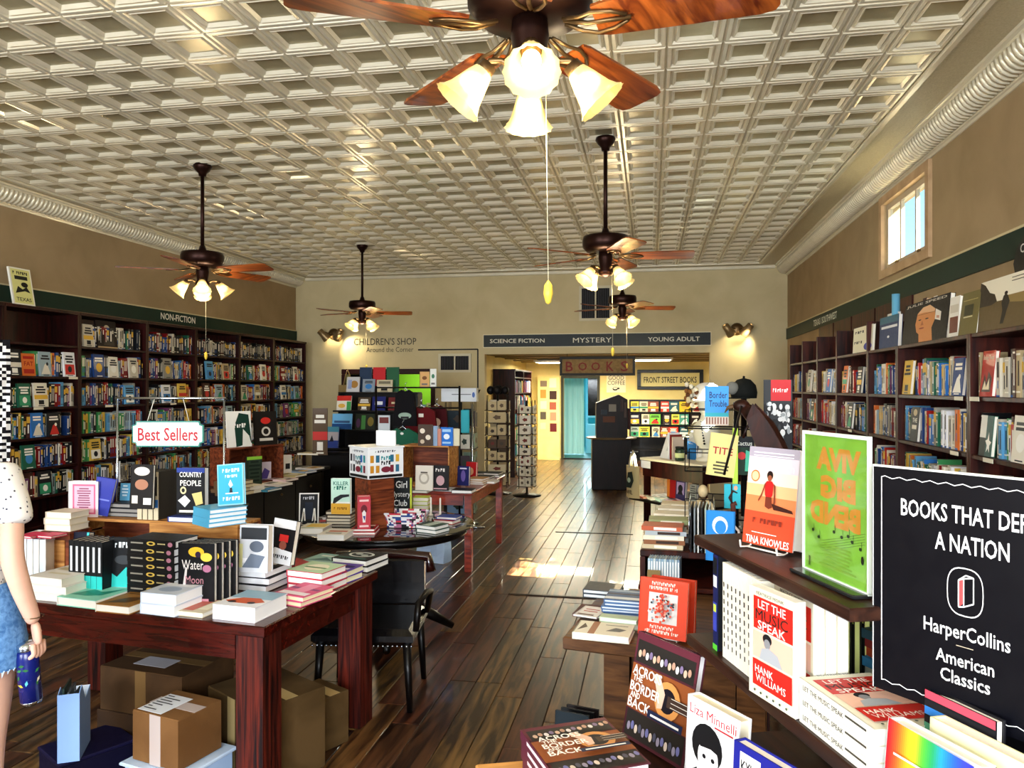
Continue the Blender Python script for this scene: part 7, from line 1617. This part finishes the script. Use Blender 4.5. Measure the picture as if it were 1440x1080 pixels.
for k in range(1, 4):
    x = -wv / 2 + .12
    while x < wv / 2 - .14:
        c_ = fc[(i * 7) % 15]; w_ = rnd.uniform(.17, .26)
        cov_ = MB(); x0_ = t.location.x + x; z0_ = zt_ - .29 * k + .0125
        restb.box(x0_ - w_ / 2 + .005, 17.60, z0_, x0_ + w_ / 2 - .005, 17.62, z0_ + .235, M(c_, .5))
        prints(cov_, gen_art(i + 80, c_), w_ - .01, .235)
        for f, mi_ in zip(cov_.f, cov_.m): restb.add([(cov_.v[j_][0] + x0_, cov_.v[j_][1] + 17.60, cov_.v[j_][2] + z0_) for j_ in f], [tuple(range(len(f)))], cov_.mats[mi_])
        i += 1; x += w_ + .01
# tall dark shelf along the back room's left wall
t = thing('tall_bookcase', 'tall dark bookcase standing along the left wall of the back room', 'bookcase', (-2.94, 14.0, 0))
for y in (0, 1.0, 2.0): MB().box(0, y, 0, .42, y + .03, 2.02, case_wood).obj('side_panel', t)
MB().box(0, .0, 2.02, .43, 2.03, 2.05, case_wood).obj('top', t)
for k in range(7): MB().box(0, .03, .08 + k * .3, .42, 2.0, .1 + k * .3, case_wood).obj('shelf', t)
rb2 = restb; rr = random.Random(12)
for k in range(6):
    y = 14.06
    while y < 15.95:
        th = rr.uniform(.02, .05)
        if not (14.97 < y < 15.06): rb2.box(-2.9, y, .101 + k * .3, -2.55 + rr.uniform(0, .03), y + th, .101 + k * .3 + rr.uniform(.18, .25), M(rr.choice(PAL + ['#1b1b1f', '#7b1216']), .5))
        y += th + .003
pass

# ================================================================== PERSON AT THE LEFT EDGE
def skin(name, verts, edges, mat, levels=2, parent=None, root=0):
    """verts: (x, y, z, rx, ry)"""
    me = bpy.data.meshes.new(name); me.from_pydata([v[:3] for v in verts], edges, []); me.update()
    o = bpy.data.objects.new(name, me); COL.objects.link(o)
    m = o.modifiers.new('skin', 'SKIN'); m.use_smooth_shade = True
    for i, v in enumerate(verts):
        sv = me.skin_vertices[0].data[i]; sv.radius = (v[3], v[4] if len(v) > 4 else v[3]); sv.use_root = (i == root)
    s = o.modifiers.new('sub', 'SUBSURF'); s.levels = levels; s.render_levels = levels
    dg = bpy.context.evaluated_depsgraph_get(); dg.update()
    nm = bpy.data.meshes.new_from_object(o.evaluated_get(dg)); nm.name = name
    bpy.data.objects.remove(o); bpy.data.meshes.remove(me)
    nm.materials.clear(); nm.materials.append(mat)
    nm.polygons.foreach_set('material_index', [0] * len(nm.polygons)); nm.polygons.foreach_set('use_smooth', [True] * len(nm.polygons))
    return nm
skin_m = noisy('skin', '#d9a890', '#e2b49c', 8, .5, .02)
PX, PYY = -2.36, 2.23
person = thing('person', 'person at the left edge in a white patterned blouse and denim shorts, seen from behind', 'person', (PX, PYY, 0), R_(12))
person.scale = (1.02, 1.02, 1.02)
# body in local space, facing +y; right side = +x
bv = [(0, 0, .92, .15, .11), (0, -.01, 1.05, .125, .095), (0, 0, 1.20, .14, .10), (0, -.01, 1.335, .13, .085), (0, -.005, 1.42, .05, .05), (0, .01, 1.47, .045, .045), (0, .015, 1.53, .07, .085), (0, .015, 1.60, .075, .09),
      (.15, -.01, 1.355, .055, .052), (.185, -.03, 1.24, .046, .044), (.205, -.055, 1.10, .038, .038), (.225, -.03, .98, .034, .032), (.25, .0, .86, .025, .022),
      (-.15, -.01, 1.355, .055, .052), (-.185, -.02, 1.24, .046, .044), (-.20, -.01, 1.10, .038, .038), (-.19, .08, 1.0, .034, .032), (-.17, .18, .95, .025, .022),
      (.085, .0, .82, .10, .105), (.09, .005, .62, .077, .08), (.09, .0, .46, .055, .058), (.09, -.015, .32, .052, .058), (.09, -.01, .10, .032, .035), (.09, .02, .045, .035, .03), (.095, .13, .028, .03, .02),
      (-.085, .0, .82, .10, .105), (-.09, .005, .62, .077, .08), (-.09, .0, .46, .055, .058), (-.09, -.015, .32, .052, .058), (-.09, -.01, .10, .032, .035), (-.09, .02, .045, .035, .03), (-.095, .13, .028, .03, .02)]
be = [(0, 1), (1, 2), (2, 3), (3, 4), (4, 5), (5, 6), (6, 7), (3, 8), (8, 9), (9, 10), (10, 11), (11, 12), (3, 13), (13, 14), (14, 15), (15, 16), (16, 17), (0, 18), (18, 19), (19, 20), (20, 21), (21, 22), (22, 23), (23, 24), (0, 25), (25, 26), (26, 27), (27, 28), (28, 29), (29, 30), (30, 31)]
body_me = skin('body', bv, be, skin_m, 2)
# hands: palm + four fingers + thumb, curled round the tumbler (right) / relaxed (left); merged into the body mesh
hand_parts = []
def hand(wrist, side, grip):
    wx, wy, wz = wrist; out = []
    pal = [(wx, wy, wz + .01, .024, .017), (wx + side * .004, wy + .004, wz - .035, .036, .014), (wx + side * .006, wy + .008, wz - .075, .037, .013)]
    out.append(skin('p', pal, [(0, 1), (1, 2)], skin_m, 2))
    for i, (dy, L) in enumerate(((.028, .068), (.010, .078), (-.010, .072), (-.028, .056))):
        x0, y0, z0 = wx + side * .006, wy + .008 + dy, wz - .075
        g = grip
        p1 = (x0 + side * (.004), y0, z0 - L * .42); p2 = (p1[0] - side * L * .30 * g, y0, p1[2] - L * .34 * (1 - .3 * g)); p3 = (p2[0] - side * L * .28 * g, y0, p2[2] - L * .1 * (1 - g))
        out.append(skin('f', [(x0, y0, z0 + .012, .0095), (x0, y0, z0, .0095), p1 + (.0088,), p2 + (.008,), p3 + (.0068,)], [(0, 1), (1, 2), (2, 3), (3, 4)], skin_m, 1))
    tx = [(wx, wy + .024, wz - .028, .011), (wx - side * .016, wy + .045, wz - .050, .0105), (wx - side * .030, wy + .048, wz - .075, .0095), (wx - side * .036, wy + .042, wz - .098, .008)]
    out.append(skin('t', tx, [(0, 1), (1, 2), (2, 3)], skin_m, 1))
    return out
parts_ = hand((.25, .0, .86), 1, .9) + hand((-.17, .18, .95), -1, .5)
q = MB()
for me in [body_me] + parts_:
    q.add([tuple(v.co) for v in me.vertices], [tuple(p_.vertices) for p_ in me.polygons], skin_m, smooth=True)
q.obj('body', person)
# face (away from the camera, present for other views)
q = MB()
for sx in (-1, 1): q.ell((sx * .03, .098, 1.575), (.014, .008, .009), M('#f0ece6', .3), 10, 6); q.ell((sx * .03, .104, 1.575), (.007, .004, .007), M('#3a2a1c', .3), 8, 6)
q.obj('eyes', person)
q = MB(); q.ell((0, .108, 1.55), (.012, .016, .022), skin_m, 8, 6); q.obj('nose', person)
q = MB(); q.ell((0, .097, 1.515), (.024, .008, .008), M('#a8504a', .4), 10, 6); q.obj('mouth', person)
q = MB()
for sx in (-1, 1): q.ell((sx * .077, .01, 1.565), (.01, .018, .03), skin_m, 8, 6)
q.obj('ears', person)
# blouse: shell round torso and short sleeves with small dark motifs
bl_m = bpy.data.materials.new('patterned_blouse'); bl_m.use_nodes = True; n_ = bl_m.node_tree; b_ = n_.nodes['Principled BSDF']; b_.inputs['Roughness'].default_value = .8
tc = n_.nodes.new('ShaderNodeTexCoord'); vo = n_.nodes.new('ShaderNodeTexVoronoi'); vo.inputs['Scale'].default_value = 48; cr = n_.nodes.new('ShaderNodeValToRGB')
cr.color_ramp.elements[0].position = .16; cr.color_ramp.elements[0].color = lin('#3a3a4a') + (1,); cr.color_ramp.elements[1].position = .22; cr.color_ramp.elements[1].color = lin('#eeeae4') + (1,)
n_.links.new(tc.outputs['Object'], vo.inputs['Vector']); n_.links.new(vo.outputs['Distance'], cr.inputs[0]); n_.links.new(cr.outputs[0], b_.inputs['Base Color'])
sh = skin('blouse', [(0, 0, .90, .18, .14), (0, -.01, 1.07, .15, .115), (0, 0, 1.20, .158, .118), (0, -.01, 1.335, .145, .10), (0, -.005, 1.40, .085, .07), (.15, -.01, 1.36, .072, .068), (.195, -.03, 1.24, .066, .066), (.20, -.04, 1.20, .064, .064), (-.15, -.01, 1.36, .072, .068), (-.195, -.02, 1.24, .066, .066), (-.20, -.02, 1.20, .064, .064)],
          [(0, 1), (1, 2), (2, 3), (3, 4), (3, 5), (5, 6), (6, 7), (3, 8), (8, 9), (9, 10)], bl_m, 2)
ob('blouse', sh, person)
den = noisy('denim', '#3f6ea8', '#6f9fd4', 60, .85, .4)
q = MB(); q.open_lathe([(.150, 1.0), (.158, .995), (.178, .94), (.196, .87), (.202, .82), (.14, .78)], 28, den, Matrix.Diagonal((1, .70, 1, 1)))
for sx in (-1, 1): q.open_lathe([(.106, .86), (.115, .80), (.116, .745), (.114, .718)], 24, den, Matrix.Translation((sx * .092, .003, 0)))
shorts = q.obj('shorts', person)
q = MB(); q.bbox(.03, -.142, .83, .135, -.130, .945, noisy('denim_pocket', '#3a669c', '#6694c8', 60, .85, .4), .003); pk = q.obj('back_pocket', person)
q = MB()
for (x0, z0, x1, z1) in ((.034, .834, .036, .94), (.129, .834, .131, .94), (.034, .834, .131, .837), (.034, .93, .131, .933)): q.box(x0, -.1435, z0, x1, -.142, z1, M('#d8c9a8', .7))
q.obj('stitching', pk)
q = MB(); q.bbox(.05, -.139, .90, .115, -.133, .975, M('#a08a3a', .5), .002); q.box(.055, -.1405, .91, .11, -.139, .965, M('#d8cfa0', .5)); q.obj('wallet', person)
q = MB(); r = random.Random(2)
for sx in (-1, 1):
    for k in range(40):
        a_ = 2 * PI * k / 40; x = sx * .092 + .112 * math.cos(a_); y = .003 + .112 * math.sin(a_)
        q.add([(x - .006, y, .722), (x + .006, y, .722), (x + r.uniform(-.004, .004), y, .695 + r.uniform(0, .015))], [(0, 1, 2)], M('#c4d8ee', .9))
q.obj('frayed_hem', person, kind='stuff')
# hair: head cap and long strands down the back and over the right shoulder
hm = wood('brown_hair', '#3a2318', '#7a5236', .5, (60, 60, 3), .6)
hs = skin('hair', [(0, -.005, 1.63, .09, .10), (0, -.03, 1.56, .092, .09), (0, -.07, 1.46, .085, .05), (.02, -.10, 1.34, .09, .035), (.05, -.115, 1.2, .075, .026), (.07, -.12, 1.06, .03, .014)], [(0, 1), (1, 2), (2, 3), (3, 4), (4, 5)], hm, 2)
hair = ob('hair', hs, person)
q = MB()
for k in range(22):
    x0 = r.uniform(.02, .13); q.tube([(x0 * .6, -.07, 1.5), (x0, -.105, 1.38), (x0 + .03, -.122 + r.uniform(-.01, .01), 1.24), (x0 + .05 + r.uniform(-.02, .03), -.118, 1.12 + r.uniform(-.06, .06))], .006, hm, 5, None, [.008, .008, .006, .002])
q.obj('strands', hair)
q = MB()
for sx in (-1, 1): q.bbox(sx * .092 - .045, -.06, 0, sx * .092 + .045, .19, .035, M('#e6e2dc', .6), .01)
q.obj('shoes', person)
q = MB(); q.tube([(.262 + .032 * math.cos(a_ / 3), .0 + .03 * math.sin(a_ / 3), .885) for a_ in range(19)], .002, brass, 5, Matrix.Translation((-.018, 0, 0))); q.obj('bracelet', person)
# tumbler held in the right hand
t = thing('tumbler', "dark blue steel tumbler with colourful leaf print held in the person's hand", 'bottle', tuple(person.matrix_basis @ Vector((.232, .012, .585))), R_(12))
t.rotation_euler = (R_(4), R_(-3), R_(12))
MB().lathe([(.030, 0), (.034, .01), (.034, .012)], 24, chrome).obj('steel_base', t)
MB().lathe([(.034, .012), (.036, .16), (.031, .185), (.028, .19)], 24, M('#101c6a', .25)).obj('body', t)
MB().lathe([(.029, .19), (.031, .195), (.031, .215), (.001, .22)], 24, chrome).obj('lid', t)
q = MB(); rr = random.Random(5)
for k in range(26):
    a_ = rr.uniform(0, 2 * PI); z = rr.uniform(.07, .165); c_ = rr.choice(['#e0c03a', '#3a8a4a', '#2f6a3a', '#e6e0c8', '#5ab0c8'])
    mt = Matrix.Rotation(a_, 4, 'Z') @ Matrix.Translation((.0362, 0, z)) @ Matrix.Rotation(rr.uniform(0, 3), 4, 'X')
    q.add([(0, -.011, 0), (0, 0, .005), (0, .011, 0), (0, 0, -.005)], [(0, 1, 2, 3)], M(c_, .4), mt)
q.obj('leaf_print', t)
# black and white striped scarf on a slim stand at the very left edge
a = PT(2, 640, 5.2)
t = thing('scarf_stand', 'slim stand draped with a black and white zebra-striped scarf at the left edge', 'scarf', (a.x - .02, a.y, 0), R_(35))
MB().tube([(0, 0, 0), (0, 0, 2.03)], .012, black_wood).obj('post', t); MB().lathe([(.14, 0), (.14, .012), (.02, .025)], 16, black_wood).obj('foot', t)
q = MB(); vs = []
for j in range(40):
    for i in range(7): vs.append((-.07 + i * .0235, -.03 + .012 * math.sin(i * 1.9 + j * .3), 2.03 - j * .0215))
for j in range(39):
    for i in range(6):
        b0 = j * 7 + i; q.add([vs[b0], vs[b0 + 1], vs[b0 + 8], vs[b0 + 7]], [(3, 2, 1, 0)], M('#ece8e2' if int(j * .9 + 1.3 * math.sin(i * .8 + j * .25)) % 2 else '#0e0c10', .9), smooth=True)
q.obj('scarf', t)

restb.obj('shelved_books', label='spine-out books filling the farther and lower shelves of the wall and back-room bookcases', cat='books', kind='stuff', group='shelved books')
